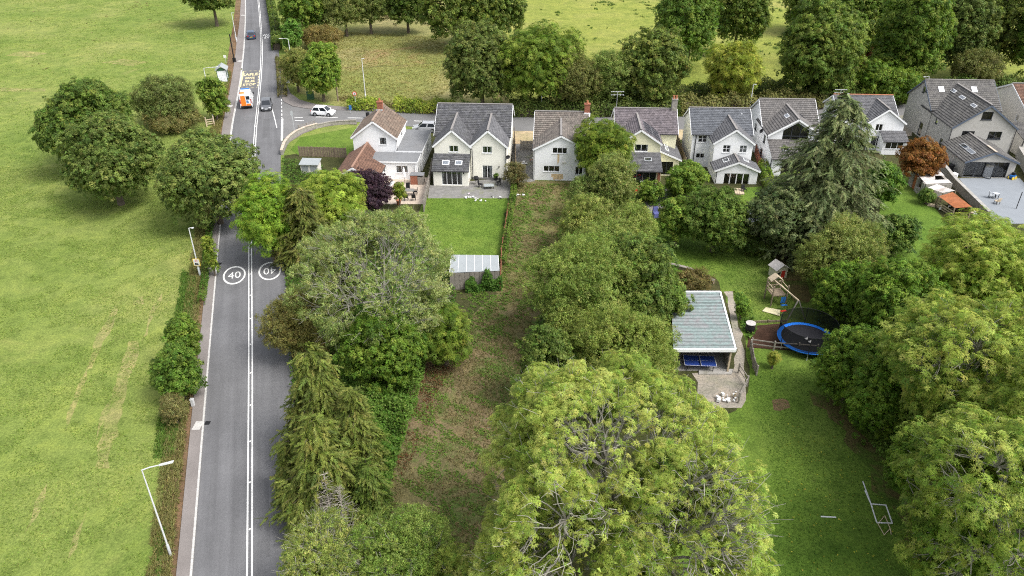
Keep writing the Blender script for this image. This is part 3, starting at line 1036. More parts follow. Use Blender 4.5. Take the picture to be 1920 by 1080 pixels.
            ro = rb.build('roof', M[roof], self.root)
            MB().beam(self.L(rp, vf - .01, ridge + .13), self.L(rp, ve, ridge + .13), .26, .09).build('ridge', M[roof + '_ridge'] if roof + '_ridge' in M else M['kerb_ridge'], ro)
        elif axis == 'u':
            uf, ue = u0 - verge, u1 + verge
            eF0, eF1 = ext((uf, v0, eave), (uf, rp, ridge), over), ext((ue, v0, eave), (ue, rp, ridge), over)
            eB0, eB1 = ext((uf, v1, eave), (uf, rp, ridge), over), ext((ue, v1, eave), (ue, rp, ridge), over)
            r0, r1 = Vector((uf, rp, ridge)), Vector((ue, rp, ridge))
            self.slope(key + '_front', rb, eF0, eF1, r1, r0, course)
            self.slope(key + '_back', rb, eB1, eB0, r0, r1, course)
            ro = rb.build('roof', M[roof], self.root)
            MB().beam(self.L(uf - .01, rp, ridge + .13), self.L(ue + .01, rp, ridge + .13), .26, .09).build('ridge', M['kerb_ridge'], ro)
            if barge:
                for x, e0, e1, r_ in ((uf - .035, eF0, eB0, r0), (ue + .035, eF1, eB1, r1)):
                    for e in (e0, e1):
                        self.bar('bargeboard', (x, e.y, e.z - .05), (x, r_.y, r_.z - .05), .05, .22, barge)
            if gutter: self.bar('gutter', eF0 + Vector((0, -.05, .02)), eF1 + Vector((0, -.05, .02)), .11, .09, gutter)
        elif axis == 'lean_front':
            uf, ue = u0 - verge * .6, u1 + verge * .6
            e0, e1 = ext((uf, v0, eave), (uf, v1, ridge), over), ext((ue, v0, eave), (ue, v1, ridge), over)
            self.slope(key + '_front', rb, e0, e1, (ue, v1, ridge), (uf, v1, ridge), course)
            rb.build('roof', M[roof], self.root)
            if gutter: self.bar('gutter', e0 + Vector((0, -.05, .02)), e1 + Vector((0, -.05, .02)), .11, .09, gutter)
        elif axis == 'lean_right':
            vf, ve = v0 - verge, v1 + .02
            eF, eB = ext((u1, vf, eave), (u0, vf, ridge), over), ext((u1, ve, eave), (u0, ve, ridge), over)
            self.slope(key + '_right', rb, eF, eB, (u0, ve, ridge), (u0, vf, ridge), course)
            rb.build('roof', M[roof], self.root)
            if barge: self.bar('bargeboard', eF + Vector((0, -.035, -.05)), Vector((u0, vf - .035, ridge - .05)), .05, .2, barge)
        elif axis == 'flat':
            o_ = .12
            rb.hexa([self.L(u0 - o_, v0 - o_, eave), self.L(u1 + o_, v0 - o_, eave), self.L(u1 + o_, v1, eave), self.L(u0 - o_, v1, eave)],
                    [self.L(u0 - o_, v0 - o_, eave + .1), self.L(u1 + o_, v0 - o_, eave + .1), self.L(u1 + o_, v1, eave + .22), self.L(u0 - o_, v1, eave + .22)])
            ro = rb.build('roof', M[roof], self.root)
            for p, q in (((u0 - o_, v0 - o_ - .015, eave + .04), (u1 + o_, v0 - o_ - .015, eave + .04)), ((u1 + o_ + .015, v0 - o_, eave + .06), (u1 + o_ + .015, v1, eave + .06))):
                self.bar('fascia', p, q, .03, .2, 'upvc', ro)

    def roof_window(self, key, px, py, w, h, frame='dark_frame', name='skylight', glass='glass_sky'):
        o, xd, yd, n = self.slopes[key]
        p0 = o + Vector((self.u, self.v, 0))
        p = Vector(on_plane_s(px, py, p0, n)) - Vector((self.u, self.v, 0))
        def box(w_, h_, z0, z1):
            a = [p - xd * w_ / 2 - yd * h_ / 2, p + xd * w_ / 2 - yd * h_ / 2, p + xd * w_ / 2 + yd * h_ / 2, p - xd * w_ / 2 + yd * h_ / 2]
            return MB().hexa([q + n * z0 for q in a], [q + n * z1 for q in a])
        fr = box(w, h, -.06, .07).build(name, M[frame], self.root)
        box(w - .16, h - .16, .07, .085).build('pane', M[glass], fr)
        return fr

    def chimney(self, u, v, z0, z1, w, d, mat, pots=1, cap='concrete'):
        c = MB().box(u - w / 2 - self.u, u + w / 2 - self.u, v - d / 2 - self.v, v + d / 2 - self.v, z0, z1)
        c.box(u - w / 2 - .06 - self.u, u + w / 2 + .06 - self.u, v - d / 2 - .06 - self.v, v + d / 2 + .06 - self.v, z1, z1 + .12)
        ch = c.build('chimney', M[mat], self.root)
        for k in range(pots):
            x = u + (k - (pots - 1) / 2) * .36
            MB().lathe([(0, .12), (.15, .12), (.12, .5), (.15, .55), (.1, .55), (.08, .3)], (x - self.u, v - self.v, z1), 10).build('chimney_pot', M['terracotta'], ch, True)
        return ch

    def pipe(self, pts, r=.05, mat='gutter'):
        return MB().tube([self.L(*p) for p in pts], r, 6).build('downpipe', M[mat], self.root)

    def aerial(self, u, v, z, h=1.8):
        m = MB()
        p = self.L(u, v, z)
        m.tube([p, p + Vector((0, 0, h))], .03, 6)
        for zz, n, ln in ((h - .05, 6, .5), (h - .5, 5, .8)):
            m.tube([p + Vector((-.9, 0, zz)), p + Vector((.9, .1, zz))], .025, 5)
            for k in range(n):
                x = -.85 + 1.7 * k / (n - 1)
                m.tube([p + Vector((x, -ln / 2, zz)), p + Vector((x, ln / 2, zz))], .015, 4)
        return m.build('aerial', M['galvanised'], self.root)

    def dish(self, u, v, z, r=.32):
        p = self.L(u, v, z)
        m = MB().lathe([(0.0, 0.0), (r * .6, .03), (r, .1), (r * .98, .12), (0.02, .02)], (0, 0, 0), 14, 'y')
        m.tube([(0, .0, -.02), (0, .3, -.1)], .03, 5)
        o = m.build('satellite_dish', M['gutter'], self.root, True)
        o.location = p + Vector((0, -.35, 0)); o.rotation_euler = (rad(-15), 0, rad(200))
        return o


plain('kerb_ridge', (0.24, 0.225, 0.215), 0.85, var=0.25, scale=4)
plain('tile_rust_ridge', (0.30, 0.18, 0.13), 0.85, var=0.25, scale=4)
plain('tile_brown_ridge', (0.30, 0.22, 0.17), 0.85, var=0.25, scale=4)


def Z(ox, oy, k):                   # zoom helper: position in an enlarged crop -> photo pixel
    return lambda x, y: (ox + x / k, oy + y / k)


c3, c4, c5, c6 = Z(520, 170, 4.154), Z(940, 150, 4.32), Z(1260, 130, 4.5), Z(1580, 120, 3.6)


def op(h_, side, plane, zf, x0, y0, x1, y1, **kw):
    a, b = zf(x0, y0), zf(x1, y1)
    d = dict(h=h_.px_open(side, plane, *a, *b)); d.update(kw)
    return d


# ---- white house with brown tiled roof and flat-roofed extension at the junction
h = House('white house with brown tiled gable roof and grey flat-roofed extension beside the junction', -24, 98)
h.block('main', -27.1, -21.2, 98.0, 105.5, 4.7, 6.9, 'v', 'render_white', 'tile_brown', ops={'front': [op(h, 'front', 98.0, c3, 792, 365, 852, 422, cols=1, curtain=.35)], 'right': [dict(h=[102.0, 103.0, 3.3, 4.3], cols=1)]}, course=.36, barge='upvc', gutter='upvc')
h.block('flat_back', -21.18, -17.7, 97.8, 106.3, 2.75, 2.75, 'flat', 'render_white', 'felt_roof', ops={'right': [dict(h=[99.0, 100.2, .9, 2.0], cols=2), dict(h=[102.5, 103.7, .9, 2.0], cols=2)]})
h.block('flat_front', -24.0, -17.9, 94.6, 97.78, 2.45, 2.45, 'flat', 'render_white', 'felt_roof', ops={'front': [op(h, 'front', 94.6, c3, 922, 584, 1018, 640, cols=2, curtain=.2), op(h, 'front', 94.6, c3, 805, 590, 840, 635, cols=1)], 'right': [dict(h=[95.4, 96.3, .1, 2.1], cols=1, sill=False, name='door')]})
h.block('wing_front', -27.7, -22.3, 89.0, 94.2, 2.2, 3.85, 'v', 'render_white', 'tile_rust', rp=-25.1, course=.33, rv1=94.2, ops={'front': [dict(h=[-24.6, -23.4, .9, 2.0], cols=2)]})
h.block('wing_back', -27.7, -23.9, 94.2, 98.6, 2.2, 3.85, 'v', 'render_white', 'tile_rust', rp=-25.1, course=.33, verge=0, barge=None, gutter=None)
h.chimney(-24.1, 103.0, 6.2, 8.0, .75, .6, 'brick_red', 1)
for dx in (0, ):
    h.bar('flashing', (-24.1, 102.55, 6.85), (-24.1, 102.55, 7.1), .9, .06, 'galvanised')
h.pipe([(-21.05, 97.9, 4.5), (-21.05, 97.9, 2.8)])
h.pipe([(-18.1, 94.5, 2.4), (-18.1, 94.5, .1)], mat='upvc')

# ---- cream twin-gabled house
h = House('cream house with twin slate gables and a lean-to with four glazed doors', -10.7, 100)
h.block('main', -15.8, -5.7, 98.9, 107.9, 4.9, 7.75, 'u', 'render_cream', 'slate_dark', ops={})
fw = 95.2
h.block('gable_west', -15.5, -10.75, fw, 103.2, 4.75, 6.85, 'v', 'render_cream', 'slate_dark', rp=-13.1, ops={'front': [op(h, 'front', fw, c3, 1336, 428, 1410, 478, cols=2, curtain=.2)]}, gutter=None, rv1=103.0)
h.block('gable_east', -10.65, -5.9, fw + .06, 103.2, 4.75, 6.85, 'v', 'render_cream', 'slate_plain', rp=-8.35, ops={'front': [op(h, 'front', fw + .06, c3, 1597, 434, 1672, 486, cols=2, curtain=.25), op(h, 'front', fw + .06, c3, 1597, 582, 1676, 688, cols=2, curtain=.3, sill=False, name='patio_door')]}, gutter=None, rv1=103.0)
h.block('lean_to', -15.5, -10.8, 92.75, fw - .01, 2.2, 3.55, 'lean_front', 'render_cream', 'slate_dark', ops={'front': [op(h, 'front', 92.75, c3, 1278, 632, 1442, 737, cols=4, sill=False, name='patio_door', curtain=.1)]}, over=.22)
for x, y in ((1312, 562), (1412, 564)):
    h.roof_window('lean_to_front', *c3(x, y), 0.95, 0.75, 'upvc')
h.pipe([(-10.7, fw - .1, 4.6), (-10.45, fw - .1, 4.2), (-10.45, fw - .1, .15)], .06)
h.pipe([(-5.98, fw - .05, 4.6), (-5.98, fw - .05, .15)], .05)
h.pipe([(-15.45, 92.65, 2.1), (-15.45, 92.65, .1)], .04)
h.bar('plinth', (-10.7, fw - .0, .14), (-5.9, fw - .0, .14), .08, .28, 'slab_grey')
h.dish(-5.75, 95.6, 3.3)
for u in (-11.4, -6.9):
    MB().box(u - h.u - .06, u - h.u + .06, (92.75 if u < -10 else fw) - h.v - .12, (92.75 if u < -10 else fw) - h.v, 1.75, 2.0).build('wall_lamp', M['black_metal'], h.root)

# ---- white house with weathered brown roof, behind the round tree
h = House('white rendered house with weathered brown tiles and rust streaks under its window', 1.3, 99)
h.block('main', -2.2, 4.9, 99.0, 107.4, 4.55, 6.95, 'u', 'render_white', 'tile_weathered', course=.36, rp=103.2)
h.block('wing', -2.15, 4.7, 95.4, 103.0, 4.5, 6.3, 'v', 'render_white', 'tile_weathered', course=.36, ops={'front': [op(h, 'front', 95.4, c4, 415, 548, 532, 597, cols=3), op(h, 'front', 95.4, c4, 342, 694, 470, 743, cols=3), dict(h=[3.3, 4.3, .9, 2.0], cols=2)]}, rp=1.28, rv1=102.6)
for (x0, y0, x1, y1) in ((455, 600, 468, 688), (405, 760, 500, 812)):
    a, b = on_plane_s(*c4(x0, y0), (0, 95.4, 0), (0, 1, 0)), on_plane_s(*c4(x1, y1), (0, 95.4, 0), (0, 1, 0))
    r_ = random.Random(int(x0)); m = MB(); n = 6
    for k in range(n):
        u0_, u1_ = a[0] + (b[0] - a[0]) * k / n, a[0] + (b[0] - a[0]) * (k + 1) / n
        zb = a[2] + (b[2] - a[2]) * r_.uniform(.55, 1.0)
        m.face([h.L(u0_, 95.396, max(zb, .02)), h.L(u1_, 95.396, max(zb, .02)), h.L(u1_, 95.396, a[2]), h.L(u0_, 95.396, a[2])])
    m.build('rust_stain', M['rust_stain'], h.root)
h.chimney(4.85, 103.2, 5.8, 8.1, .75, .6, 'brick_red', 1)
h.bar('chimney_base', (4.85, 102.86, 6.1), (4.85, 102.86, 7.0), .9, .06, 'render_white')
h.pipe([(-2.25, 95.5, 4.4), (-2.25, 95.5, .1)], .05, 'upvc')
MB().box(.25, .75, -3.72, -3.6, 2.5, 2.75).build('alarm_box', M['render_beige'], h.root)

# ---- pale yellow house with solar panels
h = House('pale yellow house with mauve slates, roof solar panels and glazed garden room', 13, 101)
h.block('main', 8.9, 17.2, 101.3, 108.3, 4.85, 7.1, 'u', 'render_yellow', 'slate_mauve', rp=104.8, ops={'front': []})
h.block('wing', 9.2, 14.55, 97.4, 104.6, 4.8, 6.6, 'v', 'render_yellow', 'slate_mauve', rp=11.85, ops={'front': [op(h, 'front', 97.4, c4, 1082, 522, 1184, 580, cols=2, curtain=.15)]}, rv1=104.3)
h.block('garden_room', 9.2, 14.5, 94.0, 97.38, 2.45, 3.45, 'lean_front', 'render_yellow', 'slate_plain', over=.6, ops={'front': [dict(h=[9.6, 13.9, .1, 2.2], cols=5, frame='timber_grey', sill=False, name='patio_door')]})
h.block('side_room', 14.57, 17.4, 97.9, 103.0, 2.4, 3.6, 'lean_right', 'render_yellow', 'slate_plain', ops={'front': [dict(h=[14.9, 16.6, .1, 2.0], cols=2, frame='dark_frame', sill=False, name='patio_door')]}, over=.3)
h.roof_window('garden_room_front', *c4(1188, 645), .95, .75, 'galvanised')
for x, y in ((1322, 503), (1330, 530), (1340, 562)):
    h.roof_window('side_room_right', *c4(x, y), 1.15, .5, 'upvc')
o_, xd, yd, n_ = h.slopes['wing_right']
for i in range(4):
    for j in range(2):
        p = o_ + xd * (.55 + i * 1.05) + yd * (.35 + j * 1.32)
        pn = MB(); a = [p, p + xd * 1.0, p + xd * 1.0 + yd * 1.26, p + yd * 1.26]
        pn.hexa([q + n_ * .05 for q in a], [q + n_ * .09 for q in a])
        sp = pn.build('solar_panel', M['alloy'], h.root)
        b = [p + xd * .04 + yd * .04, p + xd * .96 + yd * .04, p + xd * .96 + yd * 1.22, p + xd * .04 + yd * 1.22]
        MB().hexa([q + n_ * .09 for q in b], [q + n_ * .094 for q in b]).build('cell_sheet', M['car_glass'], sp)
h.chimney(17.0, 104.8, 6.2, 8.5, .75, .65, 'stone', 2)
h.aerial(9.0, 104.8, 6.9, 2.6)
h.pipe([(14.6, 97.3, 4.6), (14.6, 97.3, 3.6)], .04, 'upvc')
for u in (14.2,):
    MB().box(u - .17 - h.u, u + .17 - h.u, 93.5 - h.v, 93.84 - h.v, 0, 2.3).build('canopy_post', M['brick_red'], h.root)

# ---- white house with blue slates and gabled sunroom
h = House('white house with blue-grey slates and a gabled sunroom with open glass doors', 24, 102)
fm = 101.4
h.block('main', 19.4, 27.4, fm, 109.0, 4.85, 7.2, 'u', 'render_white', 'slate_blue', ops={'front': [op(h, 'front', fm, c5, 225, 557, 291, 617, cols=2, rows=2), op(h, 'front', fm, c5, 204, 708, 270, 750, cols=2)], 'left': [dict(h=[103.5, 104.3, 3, 4], cols=1)]})
h.block('wing', 21.9, 27.0, 98.4, 105.2, 4.7, 6.5, 'v', 'render_white', 'slate_plain', rp=24.5, ops={'front': [op(h, 'front', 98.4, c5, 433, 640, 487, 702, cols=2, rows=2, curtain=.2), op(h, 'front', 98.4, c5, 574, 642, 626, 703, cols=2, rows=2, curtain=.4)]}, rv1=105.0)
h.block('sunroom', 21.95, 27.45, 95.5, 98.38, 1.95, 3.1, 'v', 'render_white', 'slate_plain', rp=24.72, ops={'front': [op(h, 'front', 95.5, c5, 440, 876, 640, 998, cols=4, sill=False, name='patio_door', bar=.09)]})
h.roof_window('sunroom_left', *c5(455, 768), 1.0, .8, 'upvc')
h.roof_window('sunroom_right', *c5(622, 768), 1.0, .8, 'upvc')
h.pipe([(19.9, fm - .08, 4.7), (19.9, fm - .08, .1)], .06)
h.pipe([(22.05, 95.4, 1.8), (22.05, 95.4, .1)], .05)
MB().lathe([(.09, 0), (.09, .5), (.14, .5), (.14, .62), (0, .62)], (26.3 - h.u, 104.3 - h.v, 6.2), 10).build('flue', M['galvanised'], h.root, True)

# ---- white modern house with large glazed gable
h = House('white modern house with ribbed grey tiles and a large glazed gable', 33.3, 104)
h.block('main', 29.8, 37.3, 105.0, 113.0, 4.9, 7.5, 'u', 'render_white', 'tile_grey', course=.36, rp=108.9, ops={'left': [dict(h=[108.2, 109.4, 3.0, 3.9], cols=2, frame='dark_frame')]})
gz = [31.9, 35.1, 3.05, 5.75]
h.block('wing', 29.85, 36.9, 101.9, 108.6, 4.85, 7.0, 'v', 'render_white', 'tile_grey', course=.36, rp=33.4, ops={'front': [dict(h=[(31.7, 3.15), (35.2, 3.15), (35.2, 5.35), (33.45, 6.4), (31.7, 5.3)], cols=3, frame='dark_frame', name='gable_window')], 'left': [dict(h=[103.2, 104.2, 2.9, 4.0], cols=1, frame='dark_frame'), dict(h=[103.6, 104.8, .6, 1.9], cols=1, frame='dark_frame')]}, rv1=108.4, verge=.45)
h.block('lean_to', 29.85, 36.2, 98.2, 101.88, 2.65, 4.0, 'lean_front', 'render_white', 'tile_grey', course=.36, ops={'front': [dict(h=[31.2, 35.9, .12, 2.35], cols=4, frame='dark_frame', sill=False, name='patio_door')]})
for x, y in ((955, 675), (1110, 678)):
    h.roof_window('lean_to_front', *c5(x, y), .95, .95)
h.roof_window('wing_left', *c5(970, 393), 1.2, .55, 'upvc')
h.roof_window('wing_right', *c5(1100, 398), 1.0, .7)
h.pipe([(29.72, 102.0, 4.7), (29.72, 102.0, 4.1)], .05)
h.pipe([(29.75, 98.4, 2.6), (29.75, 98.4, .1)], .05)
h.dish(29.6, 105.4, 4.2, .35)

# ---- white house behind the tall spruce
h = House('white house with slate roof and orange ridge tiles behind the tall spruce', 47, 113)
M['ridge_orange'] = M['terracotta']
h.block('main', 42.4, 50.8, 111.6, 118.6, 4.4, 6.4, 'u', 'render_white', 'slate_plain', rp=115.2)
h.block('wing', 46.0, 51.2, 109.6, 115.0, 4.2, 6.1, 'v', 'render_white', 'slate_plain', rp=48.5, ops={'front': [dict(h=[47.2, 48.2, 2.9, 3.9], cols=2), dict(h=[47.0, 49.5, .1, 2.1], cols=3, sill=False, name='patio_door')]}, rv1=114.5)
MB().beam(h.L(42.2, 115.2, 6.6), h.L(51.0, 115.2, 6.6), .2, .08).build('ridge', M['terracotta'], h.root)
h.block('porch', 48.0, 51.4, 107.6, 109.58, 2.1, 2.9, 'lean_front', 'render_white', 'slate_plain', ops={'front': [dict(h=[48.4, 50.9, .9, 1.9], cols=3)]})
MB().lathe([(.14, 0), (.14, .9), (.22, .95), (.22, 1.1), (0, 1.1)], (44.0 - h.u, 114.4 - h.v, 5.8), 10).build('flue', M['galvanised'], h.root, True)
h.aerial(43.2, 115.2, 6.3, 1.0)

# ---- large grey pebbledashed house
h = House('large grey pebbledashed house with dark trim and a tiled garden room', 61, 112)
gw = 106.9
h.block('main', 56.6, 66.4, 113.8, 122.4, 4.95, 8.1, 'u', 'render_grey', 'tile_charcoal', course=.36, barge='blue_trim', ops={'left': [op(h, 'left', 56.6, c6, 562, 165, 578, 200, cols=1, frame='dark_frame'), dict(h=[115.2, 116.4, .2, 2.2], cols=1, frame='dark_frame', sill=False, name='door'), dict(h=[117.6, 118.4, 6.2, 7.1], cols=1, frame='dark_frame')]})
h.block('wing', 56.75, 65.4, gw, 117.6, 4.6, 7.75, 'v', 'render_grey', 'tile_charcoal', course=.36, rp=61.0, barge='blue_trim', ops={'front': [op(h, 'front', gw, c6, 810, 452, 878, 503, cols=2, frame='dark_frame', bar=.07), op(h, 'front', gw, c6, 990, 456, 1062, 508, cols=2, frame='dark_frame', bar=.07), op(h, 'front', gw, c6, 950, 322, 1004, 378, cols=1, frame='dark_frame', bar=.08)], 'left': [dict(h=[108.6, 109.4, .9, 2.1], cols=1, frame='dark_frame'), dict(h=[111.6, 112.2, 3.4, 4.3], cols=1, frame='dark_frame')]}, rv1=117.3)
h.block('garden_room', 55.9, 62.6, 99.5, gw - .02, 2.3, 3.65, 'v', 'render_grey', 'tile_charcoal', course=.36, rp=59.25, barge='blue_trim', ops={'front': [op(h, 'front', 99.5, c6, 838, 660, 1095, 768, cols=4, frame='dark_frame', sill=False, name='patio_door', bar=.08)]})
for x, y, w_ in ((750, 182, 1.25), (808, 226, 1.35), (885, 281, 1.35)):
    h.roof_window('wing_left', *c6(x, y), w_, .5, 'upvc')
for x, y in ((665, 170), (888, 173)):
    h.roof_window('main_front', *c6(x, y), .8, 1.0, 'galvanised')
for x, y in ((822, 556), (865, 590)):
    h.roof_window('garden_room_left', *c6(x, y), 1.7, .62, 'galvanised')
h.pipe([(56.66, gw - .06, 4.4), (56.66, gw - .06, .1)], .06)
h.pipe([(65.5, gw - .06, 4.4), (65.5, gw - .06, .1)], .06)
h.pipe([(55.86, 99.4, 2.2), (55.86, 99.4, .1)], .05)
h.bar('ridge_cap', (59.25, 99.2, 3.82), (59.25, 101.6, 3.82), .3, .06, 'tan_slab')
# the folding door that stands open
a = on_plane_s(*c6(925, 782), (0, 0, 0), (0, 0, 1)); bq = on_plane_s(*c6(870, 768), (0, 0, 0), (0, 0, 1))
lf = MB(); p, q = h.L(58.6, 99.45, .08), h.L(59.35, 98.75, .08)
for z0_, z1_ in ((0, .08), (1.95, 2.03)):
    lf.beam(p + Vector((0, 0, z0_ + .04)), q + Vector((0, 0, z0_ + .04)), .05, .08)
lf.beam(p + Vector((0, 0, .08)), p + Vector((0, 0, 1.95)), .07, .07); lf.beam(q + Vector((0, 0, .08)), q + Vector((0, 0, 1.95)), .07, .07)
lfo = lf.build('door_leaf', M['dark_frame'], h.root)
MB().face([p, q, q + Vector((0, 0, 2)), p + Vector((0, 0, 2))]).build('pane', M['glass_sky'], lfo)

# ---- beige house at the edge
h = House('beige rendered house with brown tiles next to the grey pebbledashed one', 74, 116)
h.block('main', 69.9, 83, 112.4, 124.6, 4.9, 7.6, 'u', 'render_beige', 'tile_rust', course=.34, rp=118.6, ops={'left': [dict(h=[114.6, 115.4, 3.0, 4.0], cols=1)]})
h.block('rear', 67.6, 80, 107.6, 112.38, 2.5, 3.6, 'lean_front', 'render_beige', 'tile_charcoal', course=.34, ops={'front': [dict(h=[68.4, 69.4, 1.0, 2.0], cols=2), dict(h=[71.5, 73, 1, 2], cols=2)], 'left': []})
h.pipe([(69.8, 112.3, 4.6), (69.8, 112.3, 3.4)], .06)
h.pipe([(67.55, 107.7, 2.4), (67.55, 107.7, .1)], .06)

# ================================================================== VEGETATION
def nrm(a):
    return a / np.maximum(np.linalg.norm(a, axis=-1, keepdims=True), 1e-9)


def rdir(rng, n):
    return nrm(rng.normal(size=(n, 3)))


def quads_mesh(name, V, cols, mat):
    """V: (n,3,3) leaf faces, cols: (n,3) leaf colours."""
    n = len(V)
    me = bpy.data.meshes.new(name)
    me.vertices.add(3 * n)
    me.vertices.foreach_set('co', V.reshape(-1).astype(np.float32))
    me.loops.add(3 * n)
    me.loops.foreach_set('vertex_index', np.arange(3 * n, dtype=np.int32))
    me.polygons.add(n)
    me.polygons.foreach_set('loop_start', np.arange(0, 3 * n, 3, dtype=np.int32))
    me.update(calc_edges=True)
    ca = me.color_attributes.new('col', 'FLOAT_COLOR', 'POINT')
    c4_ = np.ones((n, 3, 4), np.float32)
    c4_[:, :, :3] = cols[:, None, :]
    ca.data.foreach_set('color', c4_.reshape(-1))
    me.materials.append(mat)
    return me


def leaf_faces(rng, P, N, L, W, T=None, jit=0.35):
    n = len(P)
    if T is None:
        T = rdir(rng, n)
    T = nrm(T - N * np.sum(T * N, 1, keepdims=True))
    B = np.cross(N, T)
    l = (L * rng.uniform(1 - jit, 1 + jit, n))[:, None]
    w = (W * rng.uniform(1 - jit, 1 + jit, n))[:, None]
    return np.stack([P - T * l * .5 - B * w * .55, P - T * l * .42 + B * w * .55, P + T * l * .58], 1)


def palette(rng, t, pal, jit=0.16):
    """t in 0..1 blends the tones of pal; every leaf a little different."""
    c = np.array(pal, float)
    k = np.clip(t, 0, 0.9999) * (len(c) - 1)
    i = k.astype(int); f = (k - i)[:, None]
    col = c[i] * (1 - f) + c[i + 1] * f
    return np.clip(col * (1 + rng.normal(0, jit, (len(t), 1))) * (1 + rng.normal(0, jit * .35, (len(t), 3))), 0.004, 0.9)


PAL = {
    'oak_dark': [(0.030, 0.050, 0.012), (0.045, 0.075, 0.016), (0.075, 0.105, 0.024), (0.105, 0.130, 0.034)],
    'oak_olive': [(0.048, 0.065, 0.016), (0.080, 0.095, 0.022), (0.120, 0.130, 0.034), (0.160, 0.155, 0.045)],
    'green': [(0.040, 0.075, 0.014), (0.065, 0.115, 0.020), (0.100, 0.150, 0.028), (0.135, 0.180, 0.038)],
    'fresh': [(0.055, 0.105, 0.016), (0.095, 0.155, 0.024), (0.145, 0.200, 0.034), (0.200, 0.240, 0.050)],
    'ash': [(0.065, 0.105, 0.020), (0.130, 0.170, 0.032), (0.205, 0.225, 0.050), (0.275, 0.275, 0.075), (0.330, 0.320, 0.110)],
    'yellow': [(0.100, 0.120, 0.018), (0.180, 0.190, 0.026), (0.265, 0.250, 0.040), (0.330, 0.300, 0.060)],
    'sparse': [(0.085, 0.105, 0.028), (0.135, 0.150, 0.042), (0.180, 0.180, 0.062), (0.215, 0.200, 0.085)],
    'willow': [(0.075, 0.090, 0.024), (0.120, 0.130, 0.036), (0.165, 0.165, 0.052), (0.200, 0.190, 0.070)],
    'brown_green': [(0.080, 0.070, 0.026), (0.115, 0.105, 0.036), (0.150, 0.135, 0.050), (0.175, 0.160, 0.062)],
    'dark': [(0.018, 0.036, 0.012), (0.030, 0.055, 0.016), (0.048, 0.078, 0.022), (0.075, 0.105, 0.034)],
    'leyland': [(0.060, 0.065, 0.014), (0.105, 0.105, 0.020), (0.150, 0.140, 0.030), (0.190, 0.150, 0.042)],
    'spruce': [(0.040, 0.052, 0.026), (0.062, 0.076, 0.036), (0.095, 0.108, 0.052), (0.135, 0.145, 0.080)],
    'cedar': [(0.052, 0.060, 0.036), (0.080, 0.090, 0.052), (0.115, 0.118, 0.072), (0.150, 0.150, 0.100)],
    'purple': [(0.020, 0.012, 0.018), (0.034, 0.018, 0.028), (0.055, 0.030, 0.042), (0.085, 0.052, 0.062)],
    'acer': [(0.150, 0.060, 0.018), (0.230, 0.095, 0.022), (0.290, 0.140, 0.032), (0.200, 0.120, 0.050)],
    'copper': [(0.150, 0.045, 0.020), (0.220, 0.075, 0.030), (0.200, 0.110, 0.050), (0.120, 0.110, 0.035)],
    'grass': [(0.075, 0.115, 0.022), (0.125, 0.175, 0.030), (0.180, 0.225, 0.045), (0.250, 0.255, 0.080)],
    'dry': [(0.160, 0.125, 0.055), (0.240, 0.195, 0.095), (0.310, 0.260, 0.140), (0.150, 0.165, 0.055)],
    'weed': [(0.045, 0.095, 0.014), (0.080, 0.140, 0.022), (0.120, 0.175, 0.032), (0.165, 0.185, 0.055)],
}


for _k in ('brown_green', 'dark', 'spruce', 'cedar'):
    PAL[_k] = [(r * 1.3, g_ * 1.35, b_ * 1.3) for r, g_, b_ in PAL[_k]]
for _k in ('oak_dark', 'oak_olive', 'green', 'fresh', 'ash', 'yellow', 'sparse', 'willow', 'weed', 'grass', 'leyland'):
    PAL[_k] = [(r * 1.26, g_ * 1.36, b_ * 1.35) for r, g_, b_ in PAL[_k]]


def to_euler(T, N):
    """x axis along T, z axis close to N -> XYZ euler angles."""
    X = nrm(T); Zv = nrm(N - X * np.sum(X * N, 1, keepdims=True)); Y = np.cross(Zv, X)
    y = -np.arcsin(np.clip(X[:, 2], -1, 1))
    x = np.arctan2(Y[:, 2], Zv[:, 2])
    z = np.arctan2(X[:, 1], X[:, 0])
    return np.stack([x, y, z], 1)


# ---- twig ends with small leaves, set by the thousand into the crowns
def sprig_mat(name, trans):
    m, nt, o = _new(name)
    at = nt.nodes.new('ShaderNodeAttribute')
    at.attribute_type = 'INSTANCER'
    at.attribute_name = 'col'
    sh_ = nt.nodes.new('ShaderNodeAttribute')
    sh_.attribute_name = 'tone'
    c = _mix(nt, 1.0, at.outputs['Color'], sh_.outputs['Color'], 'MULTIPLY')
    b = nt.nodes.new('ShaderNodeBsdfPrincipled')
    b.inputs['Roughness'].default_value = 0.55
    b.inputs['Specular IOR Level'].default_value = 0.2
    nt.links.new(c, b.inputs['Base Color'])
    t = nt.nodes.new('ShaderNodeBsdfTranslucent')
    nt.links.new(_mix(nt, 1.0, c, (1.05, 1.15, 0.75), 'MULTIPLY'), t.inputs['Color'])
    mx = nt.nodes.new('ShaderNodeMixShader')
    mx.inputs[0].default_value = trans
    nt.links.new(b.outputs[0], mx.inputs[1]); nt.links.new(t.outputs[0], mx.inputs[2])
    nt.links.new(mx.outputs[0], o.inputs['Surface'])
    M[name] = m


sprig_mat('sprig_leaf', 0.42)
sprig_mat('sprig_needle', 0.22)


